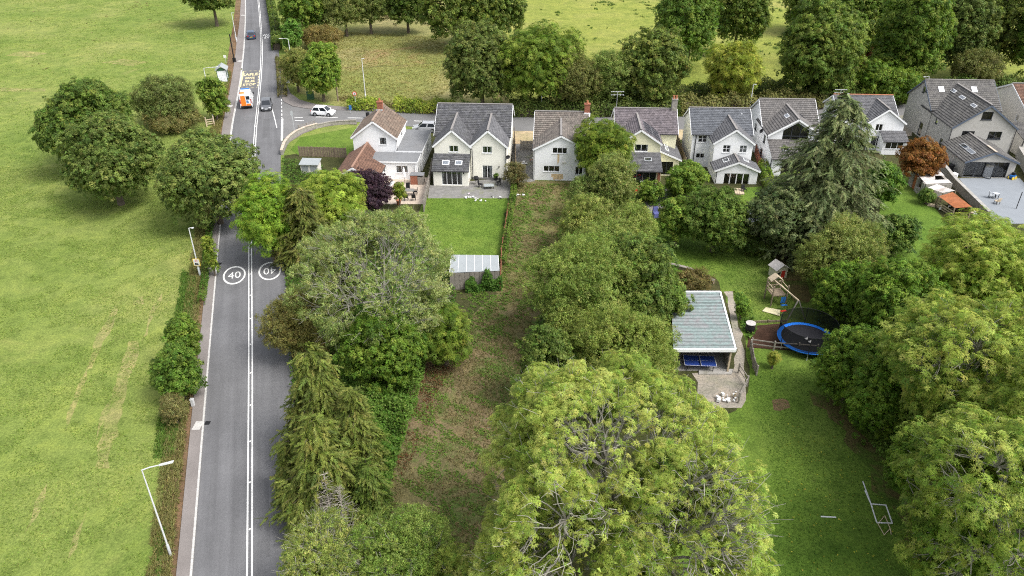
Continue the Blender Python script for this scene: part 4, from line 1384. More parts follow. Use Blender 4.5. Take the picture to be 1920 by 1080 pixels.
def sprig_faces(kind, rng):
    if kind == 'broad':
        n = 30
        d = nrm(rdir(rng, n) + np.array([0, 0, .55])); d[:, 2] = np.maximum(d[:, 2], -.15)
        P = d * rng.uniform(.35, 1.0, n)[:, None] * np.array([1, 1, .7])
        return leaf_faces(rng, P, nrm(d * .55 + np.array([0, 0, .65]) + rng.normal(0, .22, (n, 3))), .46, .34)
    if kind == 'ash':
        V = []
        for k in range(8):
            a = 2 * math.pi * k / 8 + rng.uniform(-.3, .3); ln = rng.uniform(.7, 1.1)
            out_ = np.array([math.cos(a), math.sin(a), 0]); sd = np.array([-out_[1], out_[0], 0])
            for j in range(4):
                t = .3 + .7 * j / 3
                p = out_ * ln * t + np.array([0, 0, .35 * t - .55 * t * t])
                for s_ in ((-1, 1) if j < 3 else (0,)):
                    T = nrm(out_ * .55 + sd * s_ * .85 + np.array([0, 0, -.15]))
                    V.append(leaf_faces(rng, (p + T * .14)[None], nrm(np.array([[0, 0, 1.0]]) + rng.normal(0, .2, (1, 3))), .34, .15, T[None], .2))
        return np.concatenate(V)
    if kind == 'fine':
        n = 30
        d = nrm(rdir(rng, n) + np.array([0, 0, .35]))
        P = d * rng.uniform(.25, 1.05, n)[:, None] * np.array([1, 1, .85])
        return leaf_faces(rng, P, nrm(d * .4 + np.array([0, 0, .6]) + rng.normal(0, .4, (n, 3))), .42, .19)
    V = []                                   # frond: flat feathery spray along +x, tips hanging
    for j in range(9):
        t = .08 + .92 * j / 8
        p = np.array([t, rng.uniform(-.03, .03), -.22 * t * t])
        for s_ in (-1, 1):
            T = nrm(np.array([.75, s_ * (.75 - .35 * t), -.25 - .2 * t]) + rng.normal(0, .12, 3))
            V.append(leaf_faces(rng, (p + T * .14)[None], nrm(np.array([[0, 0, 1.0]]) + rng.normal(0, .3, (1, 3))), .36 * (1.15 - .5 * t), .10, T[None], .2))
    V.append(leaf_faces(rng, np.array([[1.0, 0, -.25]]), np.array([[0, 0, 1.0]]), .3, .1, np.array([[1.0, 0, -.4]])))
    return np.concatenate(V)


SPRIG_NODES = {}
for kind_ in ('broad', 'ash', 'fine', 'frond'):
    ng = bpy.data.node_groups.new('sprigs_' + kind_, 'GeometryNodeTree')
    ng.interface.new_socket('Geometry', in_out='INPUT', socket_type='NodeSocketGeometry')
    ng.interface.new_socket('Geometry', in_out='OUTPUT', socket_type='NodeSocketGeometry')
    nd, lk = ng.nodes, ng.links
    gi, go = nd.new('NodeGroupInput'), nd.new('NodeGroupOutput')
    iop = nd.new('GeometryNodeInstanceOnPoints')
    jn = nd.new('GeometryNodeJoinGeometry'); jo = nd.new('GeometryNodeJoinGeometry')
    for v_ in range(4):
        rng = np.random.default_rng(900 + v_)
        F_ = sprig_faces(kind_, rng)
        tone = np.clip(1 + rng.normal(0, .17, (len(F_), 1)) + rng.normal(0, .05, (len(F_), 3)), .5, 1.5)
        me_ = quads_mesh('leaf_sprig', F_, tone, M['sprig_needle' if kind_ == 'frond' else 'sprig_leaf'])
        me_.color_attributes['col'].name = 'tone'
        so = bpy.data.objects.new('leaf_sprig', me_)
        oi = nd.new('GeometryNodeObjectInfo')
        oi.inputs['Object'].default_value = so
        oi.inputs['As Instance'].default_value = False
        g2i = nd.new('GeometryNodeGeometryToInstance')
        lk.new(oi.outputs['Geometry'], g2i.inputs[0])
        lk.new(g2i.outputs[0], jn.inputs[0])
    def na(nm, dt):
        q = nd.new('GeometryNodeInputNamedAttribute'); q.data_type = dt; q.inputs['Name'].default_value = nm
        return q.outputs['Attribute']
    e2r = nd.new('FunctionNodeEulerToRotation')
    lk.new(na('rot', 'FLOAT_VECTOR'), e2r.inputs[0])
    lk.new(gi.outputs[0], iop.inputs['Points'])
    lk.new(na('spr', 'BOOLEAN'), iop.inputs['Selection'])
    lk.new(jn.outputs[0], iop.inputs['Instance'])
    iop.inputs['Pick Instance'].default_value = True
    lk.new(na('var', 'INT'), iop.inputs['Instance Index'])
    lk.new(e2r.outputs[0], iop.inputs['Rotation'])
    lk.new(na('scl', 'FLOAT'), iop.inputs['Scale'])
    lk.new(iop.outputs[0], jo.inputs[0]); lk.new(gi.outputs[0], jo.inputs[0])
    lk.new(jo.outputs[0], go.inputs[0])
    SPRIG_NODES[kind_] = ng


def crown_mesh(V, vcol, SP, SR, SS, SC, mat, rng):
    """Loose single leaves (faces) plus twig-end points that carry the sprigs."""
    nv, ns = len(V), len(SP)
    me = bpy.data.meshes.new('crown')
    me.vertices.add(3 * nv + ns)
    me.vertices.foreach_set('co', np.concatenate([V.reshape(-1), SP.reshape(-1)]).astype(np.float32))
    me.loops.add(3 * nv)
    me.loops.foreach_set('vertex_index', np.arange(3 * nv, dtype=np.int32))
    me.polygons.add(nv)
    me.polygons.foreach_set('loop_start', np.arange(0, 3 * nv, 3, dtype=np.int32))
    me.update(calc_edges=True)
    cc = np.ones((3 * nv + ns, 4), np.float32)
    cc[:3 * nv, :3] = np.repeat(vcol, 3, 0); cc[3 * nv:, :3] = SC
    me.color_attributes.new('col', 'FLOAT_COLOR', 'POINT').data.foreach_set('color', cc.reshape(-1))
    z3 = np.zeros((3 * nv, 3), np.float32)
    me.attributes.new('rot', 'FLOAT_VECTOR', 'POINT').data.foreach_set('vector', np.concatenate([z3, SR]).astype(np.float32).reshape(-1))
    me.attributes.new('scl', 'FLOAT', 'POINT').data.foreach_set('value', np.concatenate([z3[:, 0], SS]).astype(np.float32))
    me.attributes.new('var', 'INT', 'POINT').data.foreach_set('value', np.concatenate([np.zeros(3 * nv), rng.integers(0, 4, ns)]).astype(np.int32))
    me.attributes.new('spr', 'BOOLEAN', 'POINT').data.foreach_set('value', np.concatenate([np.zeros(3 * nv), np.ones(ns)]).astype(bool))
    me.materials.append(mat)
    return me


KIND_SPRIG = dict(ash='ash', fresh='ash', yellow='ash', sparse='fine', willow='fine', brown_green='fine', dry='fine')


for _k, _f in dict(oak_dark=1.5, oak_olive=1.38, green=1.38, dark=1.3, fresh=1.15, ash=1.16, yellow=1.1, sparse=1.22, willow=1.42, brown_green=1.3, spruce=1.35, cedar=1.25, leyland=1.2, purple=1.3).items():
    PAL[_k] = [(r * _f, g_ * _f, b_ * _f) for r, g_, b_ in PAL[_k]]
for _k in ('green', 'dark', 'oak_dark', 'fresh'):
    PAL[_k] = [(r * 1.2, g_ * 1.02, b_ * .85) for r, g_, b_ in PAL[_k]]


class Shape:
    """Crown of several uneven lobes, each covered in clumps of twig ends."""
    def __init__(self, seed, R, h, cb=0.0, rc=None, leaf=(.3, .2), n=6000, pal='green', lump=.22, fill=.3, floor=-.92, bare=None, shell=(.72, 1.04), up=.45, aspect=1.0, nc=None, tdev=.2, tmean=.5, flat=.75, sc=.32, cover=2.3, lobes=6, tint=(1, 1, 1), **_):
        rng = np.random.default_rng(seed)
        self.rng = rng
        hh = (h - cb) / 2
        c = np.array([0, 0, cb + hh])
        rc = rc or (.13 * R + .28)
        ax = np.array([R - rc * .6, (R - rc * .6) * aspect, max(hh - rc * .5, .3)])
        if nc is None:
            nc = int(max(16, 6.5 * (ax[0] * ax[2] * 2 + ax[0] ** 2) / rc ** 2))
        # lobes
        LC, LA = [c], [ax * .86]
        for k in range(lobes):
            dv = rdir(rng, 1)[0]; dv[2] = abs(dv[2]) * .8 if rng.uniform() < .7 else dv[2] * .5
            f = rng.uniform(.42, .62)
            LC.append(c + dv * ax * (1.04 - f * rng.uniform(.85, 1.0))); LA.append(ax * f * rng.uniform(.85, 1.15, 3))
        LC, LA = np.array(LC), np.array(LA)
        wt = (LA[:, 0] * (LA[:, 0] + 2 * LA[:, 2])); wt[0] *= 1.1
        li = rng.choice(len(LC), nc * 3, p=wt / wt.sum())
        d = rdir(rng, nc * 3)
        ok = d[:, 2] > floor
        d, li = d[ok], li[ok]
        ld = rdir(rng, 16); la = rng.uniform(-lump * 1.4, lump * .8, 16)
        rad_ = np.clip(1 + (np.exp(7 * (d @ ld.T - 1)) * la).sum(1), .55, 1.2)
        low = d[:, 2] < 0
        hor = np.sqrt(np.maximum(1 - d[:, 2] ** 2, .05))
        dd = d.copy()
        dd[low, :2] *= (hor[low] ** -.7)[:, None]
        sh = rng.uniform(shell[0] ** 2, shell[1] ** 2, len(d)) ** .5
        C = LC[li] + dd * (rad_ * sh)[:, None] * LA[li]
        q = np.sqrt((((C[:, None] - LC) / LA) ** 2).sum(2))
        q[np.arange(len(C)), li] = 9
        keep = q.min(1) > .72
        C, d = C[keep][:nc], d[keep][:nc]
        nc = len(C)
        C[:, 2] = np.maximum(C[:, 2], rc * .25)
        rcs = rc * rng.uniform(.5, 1.5, nc)
        w = rcs ** 2
        if bare is not None:
            od = nrm((C - c) / ax)
            bd, bs = nrm(np.array(bare[0], float)), bare[1]
            w = w * np.clip(1 - bs * np.clip((od @ bd - .3) / .4, 0, 1) * rng.uniform(.88, 1.1, nc), .02, 1)
        area = 2 * math.pi * R * (R * .6 + hh)
        ns = int(cover * area / (math.pi * sc ** 2 * .6))
        ns = min(ns, 24000)
        cnt = rng.multinomial(ns, w / w.sum())
        idx = np.repeat(np.arange(nc), cnt)
        dl = nrm(rdir(rng, len(idx)) + .55 * d[idx] + np.array([0, 0, .4]))
        P = C[idx] + dl * (rcs[idx] * rng.uniform(.3, 1.05, len(idx)) ** .5)[:, None] * np.array([1, 1, flat])
        P[:, 2] = np.maximum(P[:, 2], .08)
        N = nrm(dl * .8 + np.array([0, 0, up + .2]) + rng.normal(0, .22, (len(idx), 3)))
        t = np.clip(rng.normal(tmean, tdev, nc), 0, 1)[idx] + rng.normal(0, .15, len(idx))
        self.SP, self.SR = P, to_euler(np.cross(N, rdir(rng, len(idx))), N)
        self.SS = sc * rng.uniform(.65, 1.35, len(idx))
        self.SC = palette(rng, t, PAL[pal], .14) * np.array(tint)
        # loose leaves inside the crown, which close it against the light
        nb = int(np.clip(n * .12, 300, 9000))
        df = rdir(rng, nb)
        Pf = c + df * (rng.uniform(.1, .68, nb) ** .6)[:, None] * ax
        Pf[:, 2] = np.maximum(Pf[:, 2], .1)
        k = sc * .95
        self.V = leaf_faces(rng, Pf, nrm(df * .6 + rng.normal(0, .5, (nb, 3)) + np.array([0, 0, .5])), k * 1.2, k * .8)
        self.cols = palette(rng, rng.normal(tmean - .08, .2, nb), PAL[pal]) * np.array(tint)
        self.C, self.c, self.R, self.h, self.cb, self.d = C, c, R, h, cb, d
        self.sprig = KIND_SPRIG.get(pal, 'broad')

    def crown(self, mat='leaf'):
        me = crown_mesh(self.V, self.cols, self.SP, self.SR, self.SS, self.SC, M[mat], self.rng)
        me['sprig'] = self.sprig
        return me

    def limbs(self, seed=1, k1=7, k2=5, fine=False, r0=None, mat='bark', top=.55, twig=.02, tilt=(0, 0)):
        rng = np.random.default_rng(seed)
        m = MB()
        R, h, C = self.R, self.h, self.C
        r0 = r0 or (.045 * R + .08)
        fork = np.array([0, 0, max(self.cb * .9, h * .16)])
        topz = np.array([tilt[0], tilt[1], self.cb + (h - self.cb) * top])
        m.tube([(0, 0, -.1), tuple(fork * .5), tuple(fork), tuple((fork + topz) / 2 + rng.normal(0, .1, 3)), tuple(topz)], [r0 * 1.25, r0, r0 * .9, r0 * .6, r0 * .3], 7)
        seeds = C[rng.choice(len(C), min(k1, len(C)), replace=False)]
        for _ in range(3):
            lab = np.argmin(((C[:, None] - seeds) ** 2).sum(2), 1)
            seeds = np.array([C[lab == i].mean(0) if (lab == i).any() else seeds[i] for i in range(len(seeds))])
        def curve(a, b, ra, rb, sag=.0, n=4, sides=5, wob=.06):
            L_ = np.linalg.norm(b - a)
            off = rng.normal(0, wob * L_, 3)
            pts, rr = [], []
            for i in range(n + 1):
                t = i / n
                p = a + (b - a) * t + off * math.sin(math.pi * t) + np.array([0, 0, 1]) * sag * L_ * math.sin(math.pi * t)
                if 0 < i < n: p = p + rng.normal(0, .018 * L_, 3)
                pts.append(tuple(p)); rr.append(ra + (rb - ra) * t)
            m.tube(pts, rr, sides, cap=False)
        for i in range(len(seeds)):
            mem = C[lab == i]
            if not len(mem): continue
            s = rng.uniform(.15, .75)
            start = fork + (topz - fork) * s
            node = start + (seeds[i] - start) * .55
            curve(start, node, r0 * .5, r0 * .28, .06, 4, 6)
            kk = max(1, min(k2, len(mem) // 3))
            s2 = mem[rng.choice(len(mem), kk, replace=False)]
            for _ in range(2):
                l2 = np.argmin(((mem[:, None] - s2) ** 2).sum(2), 1)
                s2 = np.array([mem[l2 == j].mean(0) if (l2 == j).any() else s2[j] for j in range(kk)])
            for j in range(kk):
                n2 = node + (s2[j] - node) * .68
                curve(node, n2, r0 * .27, r0 * .13, .05, 4, 5)
                if fine:
                    sub = mem[l2 == j]
                    for q in sub:
                        curve(n2, q, r0 * .11, twig, .04, 4, 4, .09)
                        if fine > 1:
                            for _ in range(fine):
                                e = q + rdir(rng, 1)[0] * np.array([.75, .75, .5]) + nrm(q - n2) * .45
                                curve(q + (n2 - q) * rng.uniform(.1, .5), e, twig * 1.2, twig * .5, .03, 3, 3, .1)
        me = m.mesh('trunk')
        me.materials.append(M[mat])
        return me


def add_sprigs(o, kind):
    md = o.modifiers.new('sprigs', 'NODES')
    md.node_group = SPRIG_NODES[kind]
    o['kind'] = 'stuff'                     # leaves beyond counting


def plant(name, label, cat, crown, trunk, loc, scale=(1, 1, 1), rz=0.0, tint=(1, 1, 1), group=None):
    root = empty(name, loc, rz, label, cat, group)
    root.scale = scale
    o = link('crown', crown, root)
    if 'sprig' in crown:
        add_sprigs(o, crown['sprig'])
    if trunk is not None:
        link('trunk', trunk, root)
    return root


def tree_box(box, label, kind, cb=0.0, seed=1, tint=(1, 1, 1), twigs=0, name='tree', cat='tree', group=None, n=None, leaf=None, shared=None, **kw):
    """A tree measured by the outline it shows."""
    loc, R, h = fit(*box, cb)
    sc = float(np.clip(.30 * (loc.y / 62) ** .62, .16, .62))
    if R < 1.2: sc *= .6
    sh = Shape(seed, R, h, cb, n=n or 12000, pal=kind, tint=tint, sc=kw.pop('sc', sc), **kw)
    return plant(name, label, cat, sh.crown(), sh.limbs(seed, fine=twigs, mat='bark_pale', twig=.011, r0=.07) if twigs else sh.limbs(seed), loc, (1, 1, 1), 0, tint, group)


# ---- field side of the main road
tree_box((78, 139, 252, 318), 'dark round oak in the field, back one of the pair behind the paler oak', 'oak_dark', .3, 11, tint=(.95, 1.05, 1.0), n=42000)
tree_box((104, 207, 302, 388), 'olive oak in the field, front one of the roadside pair', 'oak_olive', .3, 12, tint=(.88, 1.0, .92), n=42000)
tree_box((294, 239, 494, 418), 'round oak overhanging the footway opposite the purple tree', 'oak_olive', .8, 13, tint=(.95, 1.05, 1.0), n=42000)
tree_box((248, 138, 380, 240), 'bushy brown-green hawthorn clump between the oaks and the bus shelter', 'brown_green', 0, 14, tint=(.75, .98, .8), n=24000)
tree_box((374, 138, 424, 226), 'small bright green tree beside the bus shelter', 'green', 0, 15, n=9000)
tree_box((342, -62, 448, 30), 'dark field tree with bare trunk at the top of the road', 'oak_dark', 2.2, 16, tint=(.9, .95, .9), shared='far_oak', n=20000)
tree_box((262, 205, 375, 245), 'low brown bramble thicket beneath the hawthorn clump', 'brown_green', 0, 17, n=6000, name='bush', cat='bush')

# ---- beyond the junction
BG = 'trees along the far hedgerow'
tree_box((516, -60, 622, 66), 'dense dark green tree beside the SLOW marking', 'green', 0, 21, tint=(.85, .9, .85), shared='far_green', n=20000)
tree_box((598, -50, 690, 62), 'grey-green birch above the meadow with pale trunk', 'willow', .5, 22, tint=(.9, .95, .9), shared='far_willow', n=16000)
tree_box((646, -60, 735, 58), 'taller willow-green tree next to the birch above the meadow', 'willow', .4, 23, tint=(.75, .85, .75), shared='far_willow')
tree_box((716, -70, 806, 52), 'dark oak at the top edge of the meadow', 'oak_dark', .9, 24, tint=(.8, .9, .85), shared='far_oak')
tree_box((788, -60, 930, 80), 'broad dark oak with visible trunk at the right end of the meadow', 'oak_dark', .9, 25, tint=(1.0, 1.0, .95), shared='far_oak')
tree_box((880, -50, 990, 72), 'dark oak behind the olive hedgerow oak beside the yellow-green pasture', 'oak_dark', 1.0, 26, tint=(.9, .95, .95), shared='far_oak')
tree_box((560, 68, 640, 190), 'tall leafy green bush on the corner of the junction', 'green', 0, 27, tint=(1.1, 1.1, 1.0), n=16000)
tree_box((522, 86, 586, 172), 'yellowish ragged shrub beside the corner bush', 'sparse', 0, 28, tint=(1.0, .95, .8), n=9000, name='bush', cat='bush')
tree_box((528, 34, 566, 98), 'blue-green ivy-clad shrub beside the road above the junction', 'green', 0, 29, tint=(.75, .95, 1.05), n=6000, name='bush', cat='bush')
tree_box((552, 48, 640, 92), 'low russet scrub on the bank above the meadow', 'brown_green', 0, 30, tint=(1.0, .85, .8), n=7000, name='bush', cat='bush')
tree_box((828, 38, 978, 206), 'olive hedgerow oak directly behind the twin-gabled house', 'oak_olive', .3, 31, tint=(.85, .9, .85), n=36000)
tree_box((936, 26, 1092, 206), 'light green ash behind the gap left of the chimneyed brown roof', 'fresh', .3, 32, tint=(.8, .85, .8), n=36000)
tree_box((1018, 98, 1128, 212), 'brownish hedgerow thorn behind the brick chimney', 'brown_green', 0, 33, tint=(.85, .95, .8), n=15000)
tree_box((1084, 88, 1196, 206), 'loose pale green sallow above the rooftop aerial', 'willow', 0, 34, tint=(.8, .95, .75), n=14000)
tree_box((1158, 46, 1294, 204), 'rounded dark oak behind the solar-panel house', 'oak_dark', .3, 35, tint=(1.15, 1.1, 1.2), n=30000)
tree_box((1226, -40, 1368, 124), 'tall dark green tree between two strips of pasture', 'green', .8, 36, tint=(.72, .8, .75), n=24000)
tree_box((1330, -60, 1446, 96), 'dark oak behind the yellow-green maple', 'oak_dark', .8, 37, tint=(1.0, 1.05, .95), shared='far_oak')
tree_box((1316, 66, 1424, 192), 'bright yellow-green maple behind the blue-slated white house', 'yellow', .5, 38, tint=(.95, 1.0, .9), n=22000)
tree_box((1448, -6, 1628, 186), 'very broad dark oak behind the modern white house', 'oak_dark', .1, 39, tint=(1.05, 1.1, 1.0), n=36000)
tree_box((1560, -50, 1680, 130), 'dark tree with a russet patch behind the spruce', 'green', .1, 40, tint=(.8, .82, .72), shared='far_green')
tree_box((1596, 66, 1640, 138), 'russet-leaved small tree in the dark hedgerow', 'copper', .2, 41, n=5000)
tree_box((1640, -40, 1780, 176), 'dense green tree behind the left end of the grey house', 'green', .3, 42, tint=(.8, .85, .8), n=30000)
tree_box((1750, -30, 1870, 150), 'olive tree rising above the grey house roof', 'oak_olive', .3, 43, tint=(.78, .88, .8), n=24000)
tree_box((1830, -60, 1950, 142), 'dark tree behind the beige house', 'oak_dark', .3, 44, tint=(1.1, 1.05, 1.0), shared='far_oak')
tree_box((1900, -40, 2060, 160), 'dark tree cut by the upper right corner of the view', 'green', .3, 45, tint=(.75, .85, .75), shared='far_green')
tree_box((1790, 86, 1880, 176), 'brown-green thorn above the grey house ridge', 'brown_green', 0, 46, tint=(.8, .9, .8), n=9000)


# ---- hedges
def hedge(pts, w, h, label, kind, seed, tint=(1, 1, 1), density=34, leaf=(.34, .24), name='hedge', lump=.25, mat='leaf', core='shade_leaf'):
    rng = np.random.default_rng(seed)
    P0 = np.array([[p[0], p[1]] for p in pts])
    seg = np.linalg.norm(np.diff(P0, axis=0), axis=1)
    tot = seg.sum(); cum = np.concatenate([[0], np.cumsum(seg)])
    n = int(tot * (w + 2 * h) * density)
    s = rng.uniform(0, tot, n)
    i = np.clip(np.searchsorted(cum, s) - 1, 0, len(seg) - 1)
    d = np.diff(P0, axis=0)[i] / seg[i][:, None]
    base = P0[i] + d * (s - cum[i])[:, None]
    side = np.stack([-d[:, 1], d[:, 0]], 1)
    a = rng.uniform(0, math.pi, n)
    wav = 1 + lump * (np.sin(s * 1.9 + seed) * .5 + np.sin(s * .73 + 2 * seed) * .5) + rng.normal(0, .07, n)
    sq = lambda x: np.sign(x) * np.abs(x) ** .6
    r = rng.uniform(.78, 1.06, n)
    off = sq(np.cos(a)) * w / 2 * r
    z = np.abs(np.sin(a)) ** .55 * h * wav * r
    P = np.stack([base[:, 0] + side[:, 0] * off, base[:, 1] + side[:, 1] * off, np.maximum(z, .05)], 1)
    N = nrm(np.stack([side[:, 0] * np.cos(a), side[:, 1] * np.cos(a), np.sin(a) + .35], 1) + rng.normal(0, .5, (n, 3)))
    t = .45 + .25 * np.sin(s * 1.1 + seed * 2) + rng.normal(0, .2, n)
    me = quads_mesh(name, leaf_faces(rng, P, N, *leaf), palette(rng, t, PAL[kind]), M[mat])
    root = empty(name, (P0[0][0], P0[0][1], 0), 0, label, 'hedge')
    o = link('foliage', me, root)
    o.location = (-P0[0][0], -P0[0][1], 0)
    o.color = (*tint, 1)
    cm = MB()
    for k in range(len(P0) - 1 if h > 1.2 else 0):
        dd = (P0[k + 1] - P0[k]) / seg[k]; sd = np.array([-dd[1], dd[0]]) * w * .3
        q = [P0[k] - sd, P0[k + 1] - sd, P0[k + 1] + sd, P0[k] + sd]
        q = [x - P0[0] for x in q]
        e_ = dd * min(1.2, seg[k] * .2)
        q = [q[0] + e_ * (k == 0), q[1] - e_ * (k == len(P0) - 2), q[2] - e_ * (k == len(P0) - 2), q[3] + e_ * (k == 0)]
        cm.hexa([(*x, 0) for x in q], [(*x, h * .55) for x in q])
    if cm.f: cm.build('stems', M['bark'], root)
    return root


def gp(*pp): return [g(x, y) for x, y in pp]


hedge(gp((742, 207), (790, 209), (852, 212)), 3.0, 2.0, 'yellow-green hedge beside the side road left of the twin-gabled house', 'yellow', 51, (.9, 1, .9))
hedge(gp((656, 203), (712, 206)), 2.6, 1.9, 'short yellow-green laurel hedge at the foot of the tall lamp post', 'yellow', 52, (.85, 1.0, .85))
hedge(gp((955, 215), (1100, 215), (1270, 214)), 3.6, 2.6, 'dark overgrown hedge bank behind the middle houses', 'oak_olive', 53, (.62, .7, .6))
hedge(gp((1270, 213), (1420, 207), (1560, 199)), 3.8, 2.8, 'brown-green bramble hedge bank behind the white houses', 'brown_green', 54, (.85, .9, .8))
hedge(gp((1560, 198), (1700, 190), (1860, 182), (2000, 176)), 4.2, 3.2, 'dark leafy hedge bank behind the grey house', 'oak_olive', 55, (.6, .75, .6))
hedge(gp((1120, 190), (1330, 184), (1480, 176)), 4.0, 2.6, 'tall rough hedgerow at the foot of the pasture', 'oak_olive', 56, (.8, .85, .75))
hedge(gp((1428, 318), (1441, 352), (1452, 384)), 1.5, 1.5, 'clipped green hedge between the two white houses', 'fresh', 57, (.8, .85, .75), leaf=(.2, .14), density=70, lump=.06)
hedge(gp((520, 96), (518, 60), (510, 20), (503, -20)), 2.2, 2.2, 'dark roadside hedge beside the SLOW marking', 'dark', 58, (1.6, 1.5, 1.3))
hedge(gp((530, 184), (528, 150), (524, 110)), 1.6, .8, 'low ragged grass bank at the road edge above the junction', 'dry', 59, (.7, .75, .6), leaf=(.4, .12))
hedge(gp((966, 330), (962, 372), (952, 430), (942, 500)), .8, .9, 'low ivy-covered boundary hedge beside the bright lawn', 'weed', 60, (.9, .85, .7), leaf=(.2, .14), density=60)
hedge(gp((640, 186), (700, 196), (742, 200)), 1.6, .7, 'rough brown grass bank beneath the lamp post at the junction', 'dry', 61, (.8, .8, .65), leaf=(.35, .1))

# ---- between the main road and the vacant plot
tree_box((436, 318, 566, 492), 'yellow-green ash overhanging the road below the junction', 'fresh', .5, 71, tint=(.98, 1.12, .85), n=36000, leaf=(.3, .17))
tree_box((560, 308, 694, 440), 'yellow feathery tree left of the purple tree', 'yellow', .4, 72, tint=(.84, 1.04, .9), n=30000, leaf=(.3, .16))
tree_box((636, 316, 742, 400), 'dark purple-leaved plum tree in front of the rust-tiled roof', 'purple', .4, 73, n=20000)
tree_box((496, 530, 640, 672), 'brownish thin-leaved shrub thicket leaning over the road', 'brown_green', 0, 74, tint=(1.1, 1.1, .95), n=34000, leaf=(.17, .1), lump=.3)
tree_box((572, 440, 690, 620), 'pale olive sallow between the thicket and the bare-branched ash', 'sparse', 0, 75, tint=(.9, .95, .8), n=34000, leaf=(.17, .1), lump=.3)
tree_box((640, 560, 800, 740), 'dark leafy undergrowth bush beneath the bare-branched ash', 'green', 0, 76, tint=(.75, .85, .7), n=26000, leaf=(.22, .14))
tree_box((776, 560, 892, 694), 'light green leafy bush at the right foot of the bare-branched ash', 'fresh', 0, 77, tint=(.8, .85, .85), n=18000, leaf=(.18, .11), name='bush', cat='bush')

# the bare-branched ash
loc, R, h = fit(540, 374, 890, 690, .8)
sh = Shape(81, R, h, .8, rc=.72, nc=420, n=9000, pal='sparse', lump=.3, shell=(.55, 1.04), bare=((0.05, -.75, .65), .86), floor=-.5, tmean=.6, sc=.25, cover=1.5, lobes=5, tint=(1.1, 1.2, 1.15))
plant('ash_tree', 'large ash with many bare grey branches and thin leaves beside the road', 'tree', sh.crown(), sh.limbs(81, 10, 7, fine=3, mat='bark_pale', top=.5, twig=.014, r0=.2), loc)

# the big ash in the foreground: a broad crown with a lower bough sweeping out over the lawn
loc, R, h = fit(896, 630, 1412, 1150, 2.0)
loc2, R2, h2 = fit(1110, 815, 1432, 1270, 1.0)
loc3, R3, h3 = fit(900, 860, 1260, 1300, 1.0)
kw_ = dict(pal='ash', lump=.34, shell=(.64, 1.06), floor=-.55, tmean=.54, tdev=.16, sc=.17, tint=(1.0, 1.04, .82))
sh = Shape(82, R, h, 2.0, rc=.66, nc=600, n=9000, bare=((0.15, -.85, .40), .88), cover=2.2, lobes=9, **kw_)
for sd_, l_, R_, h_ in ((83, loc2, R2, h2), (84, loc3, R3, h3)):
    sb = Shape(sd_, R_, h_, 1.0, rc=.6, nc=330, n=3000, bare=((.15, -.75, .6), .95), cover=1.8, lobes=7, **kw_)
    of = np.array(l_ - loc)
    sh.V = np.concatenate([sh.V, sb.V + of]); sh.cols = np.concatenate([sh.cols, sb.cols])
    sh.SP = np.concatenate([sh.SP, sb.SP + of]); sh.SR = np.concatenate([sh.SR, sb.SR]); sh.SS = np.concatenate([sh.SS, sb.SS]); sh.SC = np.concatenate([sh.SC, sb.SC])
    sh.C = np.concatenate([sh.C, sb.C + of])
plant('ash_tree', 'huge yellow-green ash with pale branches in the foreground', 'tree', sh.crown(), sh.limbs(82, 18, 8, fine=2, mat='bark_pale', top=.45, twig=.016, r0=.40), loc)

# ---- tree row between plot and gardens
tree_box((1058, 212, 1190, 345), 'round green tree covering the corner of the rust-streaked white house', 'fresh', .3, 91, tint=(.85, .85, .75), n=30000, leaf=(.26, .17))
tree_box((1096, 282, 1204, 420), 'pale thin tree with bare twigs below the garden room', 'sparse', 0, 92, tint=(.95, 1, .85), n=20000, leaf=(.22, .13))
tree_box((1046, 356, 1145, 478), 'olive bush beside the weedy top of the vacant plot', 'willow', 0, 93, tint=(1.0, 1.05, .85), n=24000, leaf=(.22, .14))
tree_box((1066, 395, 1214, 545), 'olive rounded tree in the middle of the central row', 'willow', 0, 94, lump=.4, lobes=9, tint=(.9, 1.0, .8), n=32000, leaf=(.22, .14))
tree_box((988, 440, 1215, 660), 'broad leafy sallow bulging over the vacant plot', 'willow', 0, 95, lump=.4, lobes=11, tint=(.85, 1.0, .72), n=60000, leaf=(.2, .13))
tree_box((1120, 440, 1284, 640), 'dark olive tree touching the corrugated shed roof', 'oak_olive', 0, 96, tint=(.85, 1.0, .8), n=42000, leaf=(.2, .13))
tree_box((1060, 570, 1282, 780), 'olive-leaved tree directly behind the huge foreground ash', 'willow', 0, 97, lump=.4, lobes=10, tint=(.95, 1.05, .75), n=46000, leaf=(.19, .12))
tree_box((972, 600, 1076, 770), 'dark low bush at the foot of the sallow beside bare earth', 'oak_olive', 0, 98, tint=(.75, .9, .7), n=24000, leaf=(.19, .12), name='bush', cat='bush')
tree_box((1196, 336, 1240, 382), 'small round shrub beside the red slide', 'green', 0, 99, tint=(.85, .9, .8), n=5000, name='bush', cat='bush')

